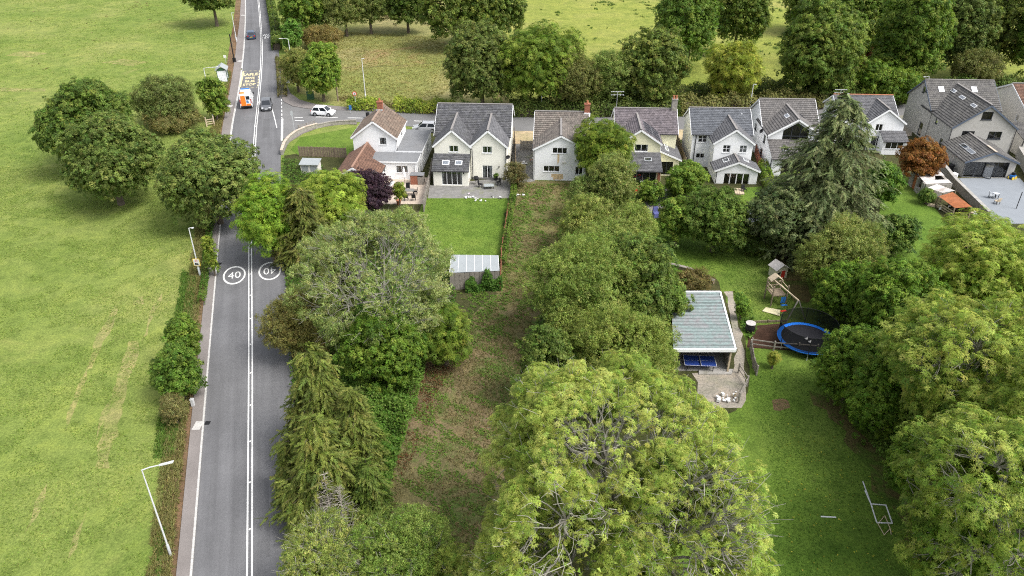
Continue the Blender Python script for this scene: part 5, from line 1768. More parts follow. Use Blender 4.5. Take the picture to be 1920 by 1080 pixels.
for bx_, lb_, kd_, sd_, tn_ in (((1064, 320, 1122, 420), 'straggly olive bush at the house end of the central row', 'sparse', 171, (.85, .95, .8)), ((1126, 372, 1236, 500), 'leafy olive bush filling the central row beside the upper lawn', 'willow', 172, (.95, 1.05, .8)), ((1034, 440, 1122, 580), 'pale green sallow leaning over the weedy plot', 'sparse', 173, (.95, 1.1, .8)), ((1180, 500, 1292, 625), 'green bush squeezed against the shed from behind', 'oak_olive', 174, (.85, 1.05, .75)), ((1010, 545, 1115, 690), 'light olive bush on the plot side of the broad sallow', 'willow', 175, (1.0, 1.1, .85)), ((1140, 590, 1260, 740), 'pale leafed bush between the shed and the huge ash', 'sparse', 176, (.95, 1.05, .8))):
    tree_box(bx_, lb_, kd_, 0, sd_, tint=tn_, name='bush', cat='bush', lump=.45, lobes=8, floor=-.5)
hedge(gp((400, 405), (394, 440), (389, 480), (385, 530), (379, 575)), .7, .8, 'narrow weedy hedge between the field and the footway', 'weed', 62, (.85, .85, .75), leaf=(.2, .12), density=60, lump=.4)
# ---- gardens on the other side
tree_box((1248, 300, 1330, 376), 'rounded mid-green garden shrub beside the blue-slated house', 'green', 0, 101, tint=(.95, 1.0, .95), n=14000)
tree_box((1232, 362, 1310, 460), 'loose green apple tree on the lawn', 'green', .3, 102, tint=(1.05, 1.05, 1.05), n=15000, leaf=(.22, .15))
tree_box((1284, 342, 1404, 478), 'large rounded yellow-tipped evergreen in the middle of the lawn', 'oak_olive', 0, 103, tint=(.78, .98, .7), n=30000, leaf=(.24, .16))
tree_box((1376, 430, 1450, 482), 'dark low evergreen beside the large rounded one', 'dark', 0, 104, tint=(1.2, 1.2, 1.0), n=9000, name='bush', cat='bush')
tree_box((1506, 402, 1668, 560), 'olive feathery tree in front of the tall spruce', 'willow', .2, 105, tint=(.95, 1.0, .85), n=40000, leaf=(.22, .11))
tree_box((1536, 480, 1656, 610), 'dense dark laurel bank behind the trampoline', 'green', 0, 106, tint=(.85, .95, .75), lump=.35, lobes=8, n=30000, leaf=(.24, .15), name='bush', cat='bush')
tree_box((1534, 606, 1668, 766), 'glossy green shrub in front of the trampoline corner', 'green', 0, 107, tint=(.85, .95, .75), n=32000, leaf=(.2, .13))
tree_box((1600, 470, 1760, 660), 'dark green hawthorn between the laurel bank and the yellow tree', 'green', 0, 108, tint=(.85, .95, .75), lump=.35, lobes=8, n=34000, leaf=(.22, .14))
tree_box((1696, 388, 1990, 640), 'bright yellow-green false acacia below the grey terrace', 'ash', .4, 109, tint=(.95, 1.02, .68), n=70000, leaf=(.26, .13), rc=.9, tmean=.55)
tree_box((1640, 396, 1730, 480), 'dark green elder bush beside the derelict outbuilding', 'dark', 0, 110, tint=(1.6, 1.7, 1.4), n=12000, name='bush', cat='bush')
tree_box((1590, 640, 1760, 830), 'dark hornbeam hedge tree on the lawn edge under the ash', 'green', 0, 111, tint=(.85, .95, .75), lump=.35, lobes=8, n=40000, leaf=(.19, .12))
loc, R, h = fit(1660, 520, 2040, 900, .8)
sh = Shape(112, R, h, .8, rc=.8, n=14000, pal='ash', lump=.32, tmean=.5, tdev=.22, sc=.28, cover=2.1, lobes=9, tint=(1.0, 1.03, .75))
plant('ash_tree', 'big green ash at the right edge above the long lawn', 'tree', sh.crown(), sh.limbs(112, 10, 6, fine=1, mat='bark_pale', twig=.02, r0=.36), loc)
loc, R, h = fit(1700, 760, 2080, 1160, .6)
sh = Shape(113, R, h, .6, rc=.7, n=14000, pal='ash', lump=.34, tmean=.46, tdev=.22, sc=.25, cover=2.1, lobes=9, bare=((-.6, -.6, .3), .5), tint=(.95, 1.02, .75))
plant('ash_tree', 'big green ash in the lower right corner with bare twigs', 'tree', sh.crown(), sh.limbs(113, 10, 6, fine=1, mat='bark_pale', twig=.018, r0=.34), loc)
tree_box((1668, 780, 1790, 960), 'dark shrub on the lawn edge beside the white goal frame', 'green', 0, 114, tint=(.85, .95, .75), lump=.35, lobes=8, n=36000, leaf=(.17, .11), name='bush', cat='bush')
tree_box((1716, 910, 1860, 1110), 'dark shrub at the lower right lawn corner', 'green', 0, 115, tint=(.85, .95, .75), lump=.35, lobes=8, n=36000, leaf=(.16, .1), name='bush', cat='bush')
tree_box((1686, 256, 1774, 338), 'orange Japanese maple beside the grey house', 'acer', .8, 116, n=15000, leaf=(.22, .15))
tree_box((736, 342, 760, 380), 'small potted bay tree on the tan patio', 'green', .8, 117, tint=(1.1, 1.0, .8), n=3500, leaf=(.16, .1))
tree_box((944, 300, 986, 352), 'bare twiggy shrub at the corner of the twin-gabled house', 'dry', 0, 118, tint=(.7, .75, .6), n=3500, leaf=(.2, .06), name='bush', cat='bush')
tree_box((1725, 352, 1755, 384), 'ivy mound against the derelict stone outbuilding', 'dark', 0, 119, tint=(1.6, 1.7, 1.4), n=4000, name='bush', cat='bush')
tree_box((1442, 654, 1460, 692), 'small yellow sapling by the post-and-rail fence', 'yellow', 0, 120, n=1200, leaf=(.18, .1), name='bush', cat='bush')
tree_box((1380, 556, 1404, 600), 'leafy vegetable plant row beside the shed path', 'green', 0, 121, tint=(1, 1.1, 1), n=2500, leaf=(.22, .16), name='bush', cat='bush')
tree_box((1268, 500, 1340, 552), 'brown twiggy shrub border behind the corrugated shed', 'brown_green', 0, 122, tint=(.85, .75, .75), n=7000, leaf=(.2, .1), name='bush', cat='bush')

tree_box((1436, 318, 1532, 420), 'grey-green bush between the modern white house and the spruce', 'oak_olive', 0, 123, tint=(.8, 1.0, .85), n=14000, name='bush', cat='bush')
tree_box((1620, 300, 1690, 390), 'dark green bush behind the right side of the spruce', 'green', 0, 124, tint=(.7, .85, .75), n=9000, name='bush', cat='bush')
tree_box((1650, 560, 1800, 700), 'mid-green tree under the yellow-green false acacia', 'green', 0, 125, tint=(.9, 1.0, .8), n=24000, leaf=(.22, .14))
tree_box((1470, -60, 1600, 60), 'dark tree at the top edge behind the very broad oak', 'oak_dark', 0, 126, tint=(.95, 1.0, .9), shared='far_oak')
tree_box((1690, -90, 1830, 90), 'tall dark tree at the top edge behind the dense green one', 'green', 0, 127, tint=(.7, .8, .7), shared='far_green')
tree_box((1600, 110, 1720, 196), 'leafy hedgerow tree in the gap left of the grey house', 'green', 0, 128, tint=(.85, .9, .75), n=11000)
tree_box((1500, 120, 1600, 194), 'low leafy hedgerow tree behind the modern white house', 'oak_olive', 0, 129, tint=(.7, .85, .7), n=10000)
tree_box((1736, 590, 1960, 820), 'middle yellow-green ash joining the right-hand trees', 'ash', .4, 177, tint=(1.0, 1.03, .72), sc=.26, rc=.8, lump=.35, lobes=8)
tree_box((1690, 690, 1850, 900), 'loose green ash bough above the hornbeam on the lawn edge', 'ash', .3, 178, tint=(.88, 1.0, .72), sc=.25, rc=.7, lump=.35, lobes=8)
tree_box((1800, 640, 1990, 1000), 'tall yellow-green ash filling the right edge of the view', 'ash', .3, 179, tint=(1.0, 1.03, .75), sc=.26, rc=.75, lump=.35, lobes=9)
# ---- bushes at the bottom of the view
tree_box((492, 955, 700, 1190), 'pale yellow-green willow bush at the bottom beside the road', 'sparse', 0, 131, twigs=2, cover=1.3, tint=(1.15, 1.2, .9), n=46000, leaf=(.15, .07), lump=.35, rc=.6)
tree_box((640, 940, 862, 1180), 'leafy willow bush at the bottom of the vacant plot', 'sparse', 0, 132, twigs=1, cover=1.7, tint=(.95, 1.15, .75), n=46000, leaf=(.15, .075), lump=.3, rc=.6)
tree_box((800, 1010, 960, 1200), 'yellowish bush cut by the bottom edge below the plot', 'ash', 0, 133, twigs=1, cover=1.5, tint=(.95, .95, .75), n=26000, leaf=(.14, .07), rc=.5)

# ---- roadside shrubs on the field side
tree_box((288, 640, 378, 756), 'dark ivy shrub hiding the black post beside the footway', 'green', 0, 141, tint=(.75, .85, .85), n=22000, leaf=(.16, .1), name='bush', cat='bush')
tree_box((384, 430, 404, 520), 'tall roadside ivy bush at the lamp post with the yellow sign', 'green', 0, 142, tint=(1.05, 1.0, .85), n=12000, leaf=(.18, .12), name='bush', cat='bush')
tree_box((312, 592, 382, 690), 'upper part of the ivy thicket around the black post', 'green', 0, 144, tint=(.8, .88, .8), name='bush', cat='bush', lump=.4)
tree_box((300, 735, 350, 800), 'dry grassy weed clump below the ivy shrub', 'dry', 0, 143, tint=(.9, 1.0, .75), n=5000, leaf=(.3, .05), name='bush', cat='bush')


# ---- conifers
def conifer(seed, R, h, pal, n_br, sprays, spray, droop, rise=.1, power=.85, base=.04, ragged=.2, tdev=.2, tmean=.5, tint=(1, 1, 1), **_):
    rng = np.random.default_rng(seed)
    zf = 1 - rng.uniform(0, 1, n_br) ** .62                      # more branches low down
    z0 = h * (base + (1 - base) * zf * .985)
    az = rng.uniform(0, 2 * math.pi, n_br)
    ln = R * np.clip(1 - zf, .02, 1) ** power * rng.uniform(1 - ragged * 1.7, 1 + ragged * .8, n_br)
    ln *= 1 + .22 * np.sin(az * 2 + z0 * .7 + seed) * np.sin(z0 * 1.3 + seed)
    dirh = np.stack([np.cos(az), np.sin(az), np.zeros(n_br)], 1)
    tb = np.clip(rng.normal(tmean, tdev, n_br), 0, 1)
    idx = np.repeat(np.arange(n_br), sprays)
    n = len(idx)
    s = rng.uniform(.18, 1.0, n) ** .6
    P = dirh[idx] * (ln[idx] * s)[:, None]
    P[:, 2] = z0[idx] + rise * ln[idx] * s - droop * ln[idx] * s ** 2 * .55
    side = np.stack([-dirh[idx][:, 1], dirh[idx][:, 0], np.zeros(n)], 1)
    P += side * rng.normal(0, .12, (n, 1)) * (ln[idx][:, None] + .5) * (1.1 - s[:, None])
    ang = rng.normal(0, .6, n)
    T = dirh[idx] * np.cos(ang)[:, None] + side * np.sin(ang)[:, None]
    T[:, 2] = -droop * rng.uniform(.1, 1.1, n) + rng.normal(0, .2, n)
    N = nrm(np.array([0, 0, 1.0]) + dirh[idx] * .55 + rng.normal(0, .35, (n, 3)))
    P[:, 2] = np.maximum(P[:, 2], .1)
    SS = spray * rng.uniform(.6, 1.35, n)
    SC = palette(rng, tb[idx] + rng.normal(0, .14, n), PAL[pal], .13) * np.array(tint)
    nb = n // 6
    j = rng.integers(0, n, nb)
    V = leaf_faces(rng, P[j] * np.array([.6, .6, 1.0]), N[j], spray * 1.1, spray * .4, T[j])
    V[:, :, 2] = np.maximum(V[:, :, 2], .03)
    crown = crown_mesh(V, SC[j], P, to_euler(nrm(T), N), SS, SC, M['needle'], rng)
    crown['sprig'] = 'frond'
    m = MB().tube([(0, 0, -.1), (0, 0, h * .5), (0, 0, h * .97)], [.035 * h * .55 + .05, .014 * h + .03, .02], 7)
    for i in range(0, n_br, 3):
        a = np.array([0, 0, z0[i]]); L_ = ln[i]
        pts = [tuple(a + dirh[i] * L_ * t + np.array([0, 0, rise * L_ * t - droop * L_ * t * t * .55])) for t in (0, .5, .9)]
        m.tube(pts, [.05, .03, .012], 4, cap=False)
    tm = m.mesh('trunk'); tm.materials.append(M['bark'])
    return crown, tm


def conifer_px(base, top, width, label, pal, seed, tint=(1, 1, 1), name='conifer_tree', **kw):
    b = g(*base); h = height_at(b, *top)
    dt = ray(*top); b.x = dt[0] * b.y / dt[1]        # a trunk leans outwards in the picture: stand it under its tip
    dep = b.y * _c + (CAM_H - h * .25) * _s
    R = width / 2 * dep / FPX
    cr, tr = conifer(seed, R, h, pal, tint=tint, **kw)
    return plant(name, label, 'tree', cr, tr, b)


conifer_px((556, 492), (556, 345), 112, 'olive cypress standing in front of the yellow-green ash by the road', 'leyland', 151, tint=(.68, .76, .75), n_br=420, sprays=8, spray=.62, droop=.6, rise=.4, power=.5, ragged=.15)
conifer_px((568, 646), (568, 546), 26, 'narrow dark columnar cypress in the thicket', 'dark', 152, tint=(1.2, 1.3, 1.0), n_br=160, sprays=5, spray=.35, droop=.2, rise=.9, power=.4)
conifer_px((588, 850), (578, 640), 150, 'tall golden-green cypress at the back of the roadside group', 'leyland', 153, tint=(.74, .88, .8), n_br=560, sprays=10, spray=.6, droop=.75, rise=.35, power=.6, ragged=.25)
conifer_px((596, 965), (586, 775), 172, 'golden-green cypress at the front of the roadside group', 'leyland', 154, tint=(.76, .92, .8), n_br=600, sprays=10, spray=.55, droop=.75, rise=.35, power=.58, ragged=.25)
conifer_px((664, 890), (656, 725), 96, 'olive cypress on the plot side of the roadside group', 'leyland', 155, tint=(.70, .85, .75), n_br=400, sprays=9, spray=.55, droop=.7, rise=.35, power=.6, ragged=.25)
conifer_px((690, 968), (684, 862), 82, 'shorter green cypress beside the bare earth', 'leyland', 156, tint=(.62, .88, .7), n_br=300, sprays=8, spray=.46, droop=.7, rise=.35, power=.6, ragged=.25)
conifer_px((540, 930), (538, 812), 70, 'low drooping cypress skirting the road edge', 'leyland', 159, tint=(.74, .9, .8), n_br=260, sprays=8, spray=.5, droop=.8, rise=.3, power=.5, ragged=.25)
conifer_px((1598, 470), (1592, 172), 208, 'tall grey-green spruce in front of the white houses', 'spruce', 157, tint=(1.12, 1.14, .95), n_br=820, sprays=14, spray=.72, droop=.7, rise=.35, power=.46, ragged=.3)

tree_box((1402, 340, 1566, 492), 'dark spreading blue-grey cedar beside the tall spruce', 'spruce', 0, 158, tint=(1.15, 1.2, 1.0), lump=.4, lobes=9)
# dead grey conifer
b = g(628, 1010); hh_ = height_at(b, 612, 885)
rng = np.random.default_rng(160); m = MB()
for sx, sh_ in ((0, 1.0), (.7, .8), (-.5, .7)):
    m.tube([(sx, 0, 0), (sx * 1.1, 0, hh_ * sh_ * .5), (sx * 1.2, .05, hh_ * sh_)], [.09, .05, .012], 5)
    for k in range(120):
        z = hh_ * sh_ * rng.uniform(.25, .97); a = rng.uniform(0, 6.28); L_ = (1 - z / (hh_ * sh_)) * 1.5 + .25
        d = np.array([math.cos(a), math.sin(a), .35]) * L_
        m.tube([(sx * 1.1, 0, z), tuple(np.array([sx * 1.1, 0, z]) + d * .5 + [0, 0, .05]), tuple(np.array([sx * 1.1, 0, z]) + d)], [.013, .009, .004], 3, cap=False)
dr = empty('dead_tree', b, 0, 'small dead conifer of bare grey twigs beside the cypress group', 'tree')
tm = m.mesh('trunk'); tm.materials.append(M['bark_dead']); link('trunk', tm, dr)


# ---- ground cover
def inside(P, poly):
    x, y = P[:, 0], P[:, 1]
    r = np.zeros(len(P), bool)
    j = len(poly) - 1
    for i in range(len(poly)):
        xi, yi, xj, yj = poly[i][0], poly[i][1], poly[j][0], poly[j][1]
        k = ((yi > y) != (yj > y)) & (x < (xj - xi) * (y - yi) / (yj - yi + 1e-12) + xi)
        r ^= k
        j = i
    return r


def scatter(poly, dens, rng, avoid=()):
    A = np.array([[p[0], p[1]] for p in poly])
    lo, hi = A.min(0), A.max(0)
    n = int(dens * np.prod(hi - lo))
    P = rng.uniform(lo, hi, (n, 2))
    P = P[inside(P, A)]
    for av in avoid:
        P = P[~inside(P, np.array([[p[0], p[1]] for p in av]))]
    return P


def vnoise(P, sc, seed):
    r = np.random.default_rng(seed)
    v = np.zeros(len(P))
    for k in range(6):
        d = r.normal(0, 1, 2) * sc
        v += np.sin(P @ d + r.uniform(0, 6.28))
    return v / 3.0


def tufts(name, label, poly, dens, hgt, wid, pal, seed, mask=None, z=0.02, blades=2, tmean=.5, tint=(1, 1, 1), lean=.5, avoid=()):
    rng = np.random.default_rng(seed)
    P = scatter(poly, dens, rng, avoid)
    nz = vnoise(P, .25, seed) * .5 + vnoise(P, 1.2, seed + 1) * .5
    if mask is not None:
        P, nz = P[nz > mask], nz[nz > mask]
    P = np.repeat(P, blades, 0); nz = np.repeat(nz, blades)
    n = len(P)
    P = P + rng.normal(0, wid * .6, P.shape)
    hh = hgt * rng.uniform(.4, 1.3, n)
    a = rng.uniform(0, 6.28, n)
    T = nrm(np.stack([np.cos(a) * lean, np.sin(a) * lean, np.ones(n)], 1))
    C = np.concatenate([P, (z + hh * .35)[:, None]], 1)
    N = nrm(np.stack([np.sin(a), -np.cos(a), np.full(n, .6)], 1) + rng.normal(0, .4, (n, 3)))
    T2 = nrm(T - N * np.sum(T * N, 1, keepdims=True)); B = np.cross(N, T2)
    h2, w2 = hh[:, None] * .6, (wid * rng.uniform(.6, 1.4, n))[:, None] * .5
    V = np.stack([C - T2 * h2 - B * w2, C - T2 * h2 + B * w2, C + T2 * h2], 1)
    V[:, :, 2] = np.maximum(V[:, :, 2], z)
    t = tmean + .22 * nz + rng.normal(0, .18, n)
    o = link(name, quads_mesh(name, V, palette(rng, t, PAL[pal]), M['leaf']))
    o.color = (*tint, 1)
    return tag(o, label, None, None, 'stuff')


def cover(name, label, poly, dens, hgt, leaf, pal, seed, tint=(1, 1, 1), mask=None, tmean=.5, sc=.5):
    """Leafy ground cover in uneven mounds."""
    rng = np.random.default_rng(seed)
    P = scatter(poly, dens, rng)
    nz = vnoise(P, sc, seed) * .55 + vnoise(P, sc * 3.1, seed + 1) * .45
    if mask is not None:
        k = nz + rng.normal(0, .12, len(nz)) > mask
        P, nz = P[k], nz[k]
    n = len(P)
    z = .04 + np.clip((nz - (mask if mask is not None else -1)) * .5, 0.03, 1.3) * hgt * rng.uniform(.5, 1.05, n)
    N = nrm(np.array([0, 0, 1.0]) + rng.normal(0, .45, (n, 3)))
    V = leaf_faces(rng, np.concatenate([P, z[:, None]], 1), N, leaf[0], leaf[1])
    V[:, :, 2] = np.maximum(V[:, :, 2], .03)
    o = link(name, quads_mesh(name, V, palette(rng, tmean + .25 * nz + rng.normal(0, .16, n), PAL[pal]), M['leaf']))
    o.color = (*tint, 1)
    return tag(o, label, None, None, 'stuff')


field_near = [Vector((X_of(XF, yy) - 1.4, yy, 0)) for yy in (22, 40, 60, 80, 100)] + [Vector((-85, 100, 0)), Vector((-46, 22, 0))]
tufts('grass', 'short field grass left of the road', field_near, 42, .09, .075, 'grass', 201, tmean=.52, lean=1.6, mask=-.15, tint=(.98, .98, .95))
field_far = [Vector((X_of(XF, yy) - 1.4, yy, 0)) for yy in (100, 140, 180, 230)] + [Vector((-165, 230, 0)), Vector((-85, 100, 0))]
tufts('grass', 'distant field grass left of the road', field_far, 3.5, .14, .2, 'grass', 202, tmean=.52, lean=1.6, mask=-.15, tint=(.98, .98, .95))
tufts('rushes', 'dark rush tufts dotted over the far fields', px_poly([(900, 120), (985, -30), (1500, -30), (1450, 150), (1300, 140), (1060, 160)]), 1.3, .5, .3, 'weed', 203, mask=.55, blades=5, tint=(.7, .7, .7))
tufts('rushes', 'rough tussocks in the far left field', px_poly([(0, 170), (-60, 20), (60, -20), (330, -20), (340, 60), (200, 120)]), .8, .3, .25, 'dry', 204, mask=.75, blades=4, tint=(.75, .8, .6))
tufts('meadow_grass', 'long grass in the meadow above the junction', px_poly([(640, 198), (600, 90), (640, 60), (830, 70), (860, 150), (800, 205), (700, 203)]), 8, .2, .16, 'dry', 205, tint=(.95, 1.05, .65), tmean=.4)
tufts('lawn_grass', 'grass blades of the bright back lawn', px_poly([(800, 373), (950, 373), (940, 482), (846, 482), (800, 430)]), 40, .06, .08, 'weed', 206, lean=1.2, tint=(.98, .98, .7), tmean=.5)
tufts('lawn_grass', 'grass blades of the long lawn', px_poly([(1400, 700), (1520, 690), (1570, 780), (1650, 920), (1770, 1100), (1440, 1100), (1450, 900), (1420, 770)]), 42, .06, .07, 'weed', 207, lean=1.2, tint=(.74, .84, .55), tmean=.42)
tufts('lawn_grass', 'grass blades of the lawn around the climbing frame', px_poly([(1205, 420), (1320, 460), (1430, 485), (1490, 560), (1470, 600), (1415, 605), (1360, 520), (1215, 470)]), 36, .06, .09, 'weed', 208, lean=1.2, tint=(.74, .84, .55), tmean=.42)
tufts('verge_grass', 'rough verge grass and weeds between field and footway', [Vector((X_of(XF, yy) - 1.9, yy, 0)) for yy in (24, 50, 80, 110, 150)] + [Vector((X_of(XF, yy) - .35, yy, 0)) for yy in (150, 110, 80, 50, 24)], 80, .42, .07, 'dry', 209, mask=-.8, tint=(.85, .95, .65), blades=3, tmean=.55)
tufts('verge_weeds', 'green weeds on the roadside verge', [Vector((X_of(XF, yy) - 2.6, yy, 0)) for yy in (24, 50, 72)] + [Vector((X_of(XF, yy) - 1.0, yy, 0)) for yy in (72, 50, 24)], 60, .4, .10, 'weed', 210, mask=.0, blades=3, tint=(.8, .85, .75))
plot_pts = [(965, 345), (1070, 345), (1050, 450), (1030, 540), (985, 650), (955, 760), (930, 900), (900, 1080), (735, 1080), (730, 940), (770, 780), (800, 700), (880, 610), (940, 550), (950, 450)]
tufts('weeds', 'straw grass over the vacant plot', px_poly(plot_pts), 46, .22, .06, 'dry', 211, tint=(.85, .85, .75), mask=-.2)
cover('weeds', 'leafy green weeds on the upper vacant plot', px_poly([(965, 345), (1070, 345), (1055, 440), (1030, 540), (985, 600), (930, 640), (850, 645), (858, 548), (938, 543), (952, 440)]), 60, .35, (.20, .13), 'weed', 212, mask=.0, sc=1.4, tint=(.9, .95, .75))
cover('weeds', 'scattered green weeds on the bare lower plot', px_poly([(960, 600), (985, 650), (955, 760), (930, 900), (900, 1080), (735, 1080), (730, 940), (770, 780), (800, 700), (900, 620)]), 110, .3, (.14, .10), 'weed', 213, mask=.22, sc=1.7, tint=(.9, .95, .8))
cover('ivy', 'ivy and bramble carpet between the cypress group and the plot', px_poly([(640, 560), (760, 620), (800, 690), (790, 745), (775, 800), (752, 850), (725, 960), (690, 960), (640, 800)]), 260, 2.2, (.17, .14), 'weed', 214, tint=(.85, .92, .8), sc=.7)
cover('brambles', 'dead bramble and leaf litter edging the plot', px_poly([(765, 690), (850, 640), (880, 650), (815, 745), (790, 830), (750, 900), (742, 870), (755, 790)]), 70, .4, (.16, .08), 'copper', 215, tint=(.7, .75, .8), mask=-.3, sc=1.1)
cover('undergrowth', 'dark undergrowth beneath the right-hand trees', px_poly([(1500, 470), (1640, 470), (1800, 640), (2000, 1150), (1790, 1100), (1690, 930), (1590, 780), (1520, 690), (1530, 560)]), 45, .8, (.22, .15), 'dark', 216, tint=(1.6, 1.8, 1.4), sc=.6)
cover('undergrowth', 'mixed undergrowth beneath the central tree row', px_poly([(1085, 345), (1200, 345), (1215, 440), (1280, 520), (1270, 700), (1290, 780), (1000, 780), (985, 660), (1040, 520), (1070, 440)]), 45, .8, (.24, .16), 'weed', 217, tint=(.7, .8, .65), sc=.6)
cover('undergrowth', 'undergrowth beneath the roadside trees', px_poly([(530, 300), (600, 310), (690, 400), (790, 420), (850, 500), (860, 600), (700, 720), (640, 960), (570, 1090), (553, 900), (540, 600), (528, 400)]), 40, .7, (.24, .16), 'weed', 218, tint=(.65, .75, .6), sc=.6)
cover('undergrowth', 'border plants beside the corrugated shed', px_poly([(1376, 545), (1400, 560), (1420, 620), (1405, 640), (1392, 620)]), 70, .6, (.22, .15), 'weed', 219, tint=(.8, .9, .8), sc=1.2)
cover('fallen_leaves', 'fallen yellow leaves scattered over the long lawn', px_poly([(1480, 780), (1600, 830), (1660, 930), (1760, 1080), (1480, 1080), (1450, 900)]), 1.6, .02, (.13, .09), 'yellow', 220, tint=(1.2, 1.1, .9))
cover('undergrowth', 'garden border planting around the terrace steps', px_poly([(1215, 345), (1270, 370), (1262, 390), (1215, 388)]), 60, .7, (.22, .14), 'weed', 221, tint=(.7, .8, .6), sc=1.2)

# ================================================================== VEHICLES
def car(px, py, heading, L, W, H_, paint, label, style='hatch', cat='car', two_tone=None):
    """x forward in local space."""
    p = g(px, py)
    root = empty('car', (p.x, p.y, .042), heading, label, cat, 'vehicles on the roads')
    hw = W / 2
    belt = H_ * .60
    st = {'hatch': [(-.5, .62, .86), (-.485, .97, .93), (-.40, 1.0, 1.0), (.10, 1.0, 1.0), (.30, .99, .93), (.44, .92, .80), (.492, .80, .62), (.5, .7, .5)],
          'suv': [(-.5, .66, .90), (-.485, .97, 1.0), (-.40, 1.0, 1.04), (.10, 1.0, 1.02), (.30, .99, .98), (.45, .94, .88), (.492, .84, .70), (.5, .75, .55)]}[style]
    m = MB(); rings = []
    zb = .2
    for fx, fw, fz in st:
        x = fx * L; w = hw * fw; zt = zb + (belt - zb) * fz
        rings.append([(x, -w * .9, zb), (x, -w, zb + .14), (x, -w * 1.0, (zb + zt) / 2), (x, -w * .965, zt - .1), (x, -w * .86, zt), (x, 0, zt + .025), (x, w * .86, zt), (x, w * .965, zt - .1), (x, w, (zb + zt) / 2), (x, w, zb + .14), (x, w * .9, zb)])
    for a, b in zip(rings[:-1], rings[1:]):
        for k in range(len(a) - 1):
            m.face([a[k + 1], a[k], b[k], b[k + 1]])
        m.face([a[0], a[-1], b[-1], b[0]])
    m.face(list(reversed(rings[0]))[::-1]); m.face(list(reversed(rings[-1])))
    # cabin
    cx = {'hatch': (-.46, -.36, .10, .29), 'suv': (-.47, -.40, .08, .26)}[style]
    zr = H_
    B = [(cx[0] * L, belt - .02), (cx[3] * L, belt - .06)]
    T = [(cx[1] * L, zr - .05), (cx[2] * L, zr - .03)]
    wb, wt = hw * .93, hw * .76
    base = [(B[0][0], -wb, B[0][1]), (B[1][0], -wb, B[1][1]), (B[1][0], wb, B[1][1]), (B[0][0], wb, B[0][1])]
    top = [(T[0][0], -wt, T[0][1]), (T[1][0], -wt, T[1][1]), (T[1][0], wt, T[1][1]), (T[0][0], wt, T[0][1])]
    m.hexa(base, top)
    xm = (T[0][0] + T[1][0]) / 2
    m.face([(T[0][0], -wt, T[0][1]), (T[1][0], -wt, T[1][1]), (xm, 0, zr + .02)]); m.face([(T[1][0], -wt, T[1][1]), (T[1][0], wt, T[1][1]), (xm, 0, zr + .02)])
    m.face([(T[1][0], wt, T[1][1]), (T[0][0], wt, T[0][1]), (xm, 0, zr + .02)]); m.face([(T[0][0], wt, T[0][1]), (T[0][0], -wt, T[0][1]), (xm, 0, zr + .02)])
    body = m.build('body', M[paint], root)
    bv = body.modifiers.new('bevel', 'BEVEL'); bv.width = .03; bv.segments = 1; bv.limit_method = 'ANGLE'
    def inset(q, k, name, off=.012):
        q = [Vector(v) for v in q]; c = sum(q, Vector()) / 4
        n = (q[1] - q[0]).cross(q[3] - q[0]).normalized()
        if n.dot(c - Vector((0, 0, belt))) < 0: n = -n
        r_ = [c + (v - c) * k + n * off for v in q]
        MB().hexa([v - n * .01 for v in r_], r_).build(name, M['car_glass'], root)
    inset([base[1], base[2], top[2], top[1]], .88, 'windscreen')
    inset([base[3], base[0], top[0], top[3]], .84, 'rear_window')
    for s, (b0, b1, t0, t1) in ((-1, (base[0], base[1], top[0], top[1])), (1, (base[3], base[2], top[3], top[2]))):
        b0, b1, t0, t1 = [Vector(v) for v in (b0, b1, t0, t1)]
        bm_, tm_ = b0.lerp(b1, .52), t0.lerp(t1, .5)
        inset([b0, bm_, tm_, t0], .82, 'side_window'); inset([bm_, b1, t1, tm_], .84, 'side_window')
        MB().box(cx[3] * L - .28, cx[3] * L - .1, s * hw * 1.08 - .08, s * hw * 1.08 + .08, belt - .02, belt + .12).build('mirror', M[paint], root)
        MB().box(L * .455, L * .497, s * hw * .66 - .17, s * hw * .66 + .17, belt * .62, belt * .78).build('headlight', M['lens_clear'], root)
        MB().box(-L * .503, -L * .475, s * hw * .76 - .13, s * hw * .76 + .13, belt * .7, belt * .98).build('tail_light', M['lens_red'], root)
        for fx in (-.31, .31):
            r_ = .31 if style == 'hatch' else .36
            wy = s * (hw - .09)
            a_ = MB().lathe([(0, -.115), (r_ + .05, -.115), (r_ + .05, .1), (0, .1)], (fx * L, s * (hw - .1), r_), 16, 'y').build('wheel_arch', M['black_metal'], root)
            t_ = MB().lathe([(r_ * .6, -.1), (r_ * .9, -.11), (r_, -.06), (r_, .06), (r_ * .9, .11), (r_ * .6, .1), (r_ * .6, -.1)], (fx * L, s * (hw - .075), r_), 18, 'y').build('wheel', M['rubber'], root, True)
            MB().lathe([(0, -.09), (r_ * .62, -.08), (r_ * .62, .08), (0, .09)], (fx * L, s * (hw - .062), r_), 14, 'y').build('rim', M['alloy'], t_)
    MB().box(L * .478, L * .505, -hw * .6, hw * .6, .28, .4).build('grille', M['black_metal'], root)
    MB().box(-L * .507, -L * .48, -.27, .27, belt * .55, belt * .68).build('number_plate', M['sign_yellow'], root)
    MB().box(L * .49, L * .509, -.27, .27, .42, .53).build('number_plate', M['lens_clear'], root)
    return root


def heading_of(y, rev=False):
    d = road_dir(y)
    return math.atan2(d.y, d.x) + (math.pi if rev else 0)


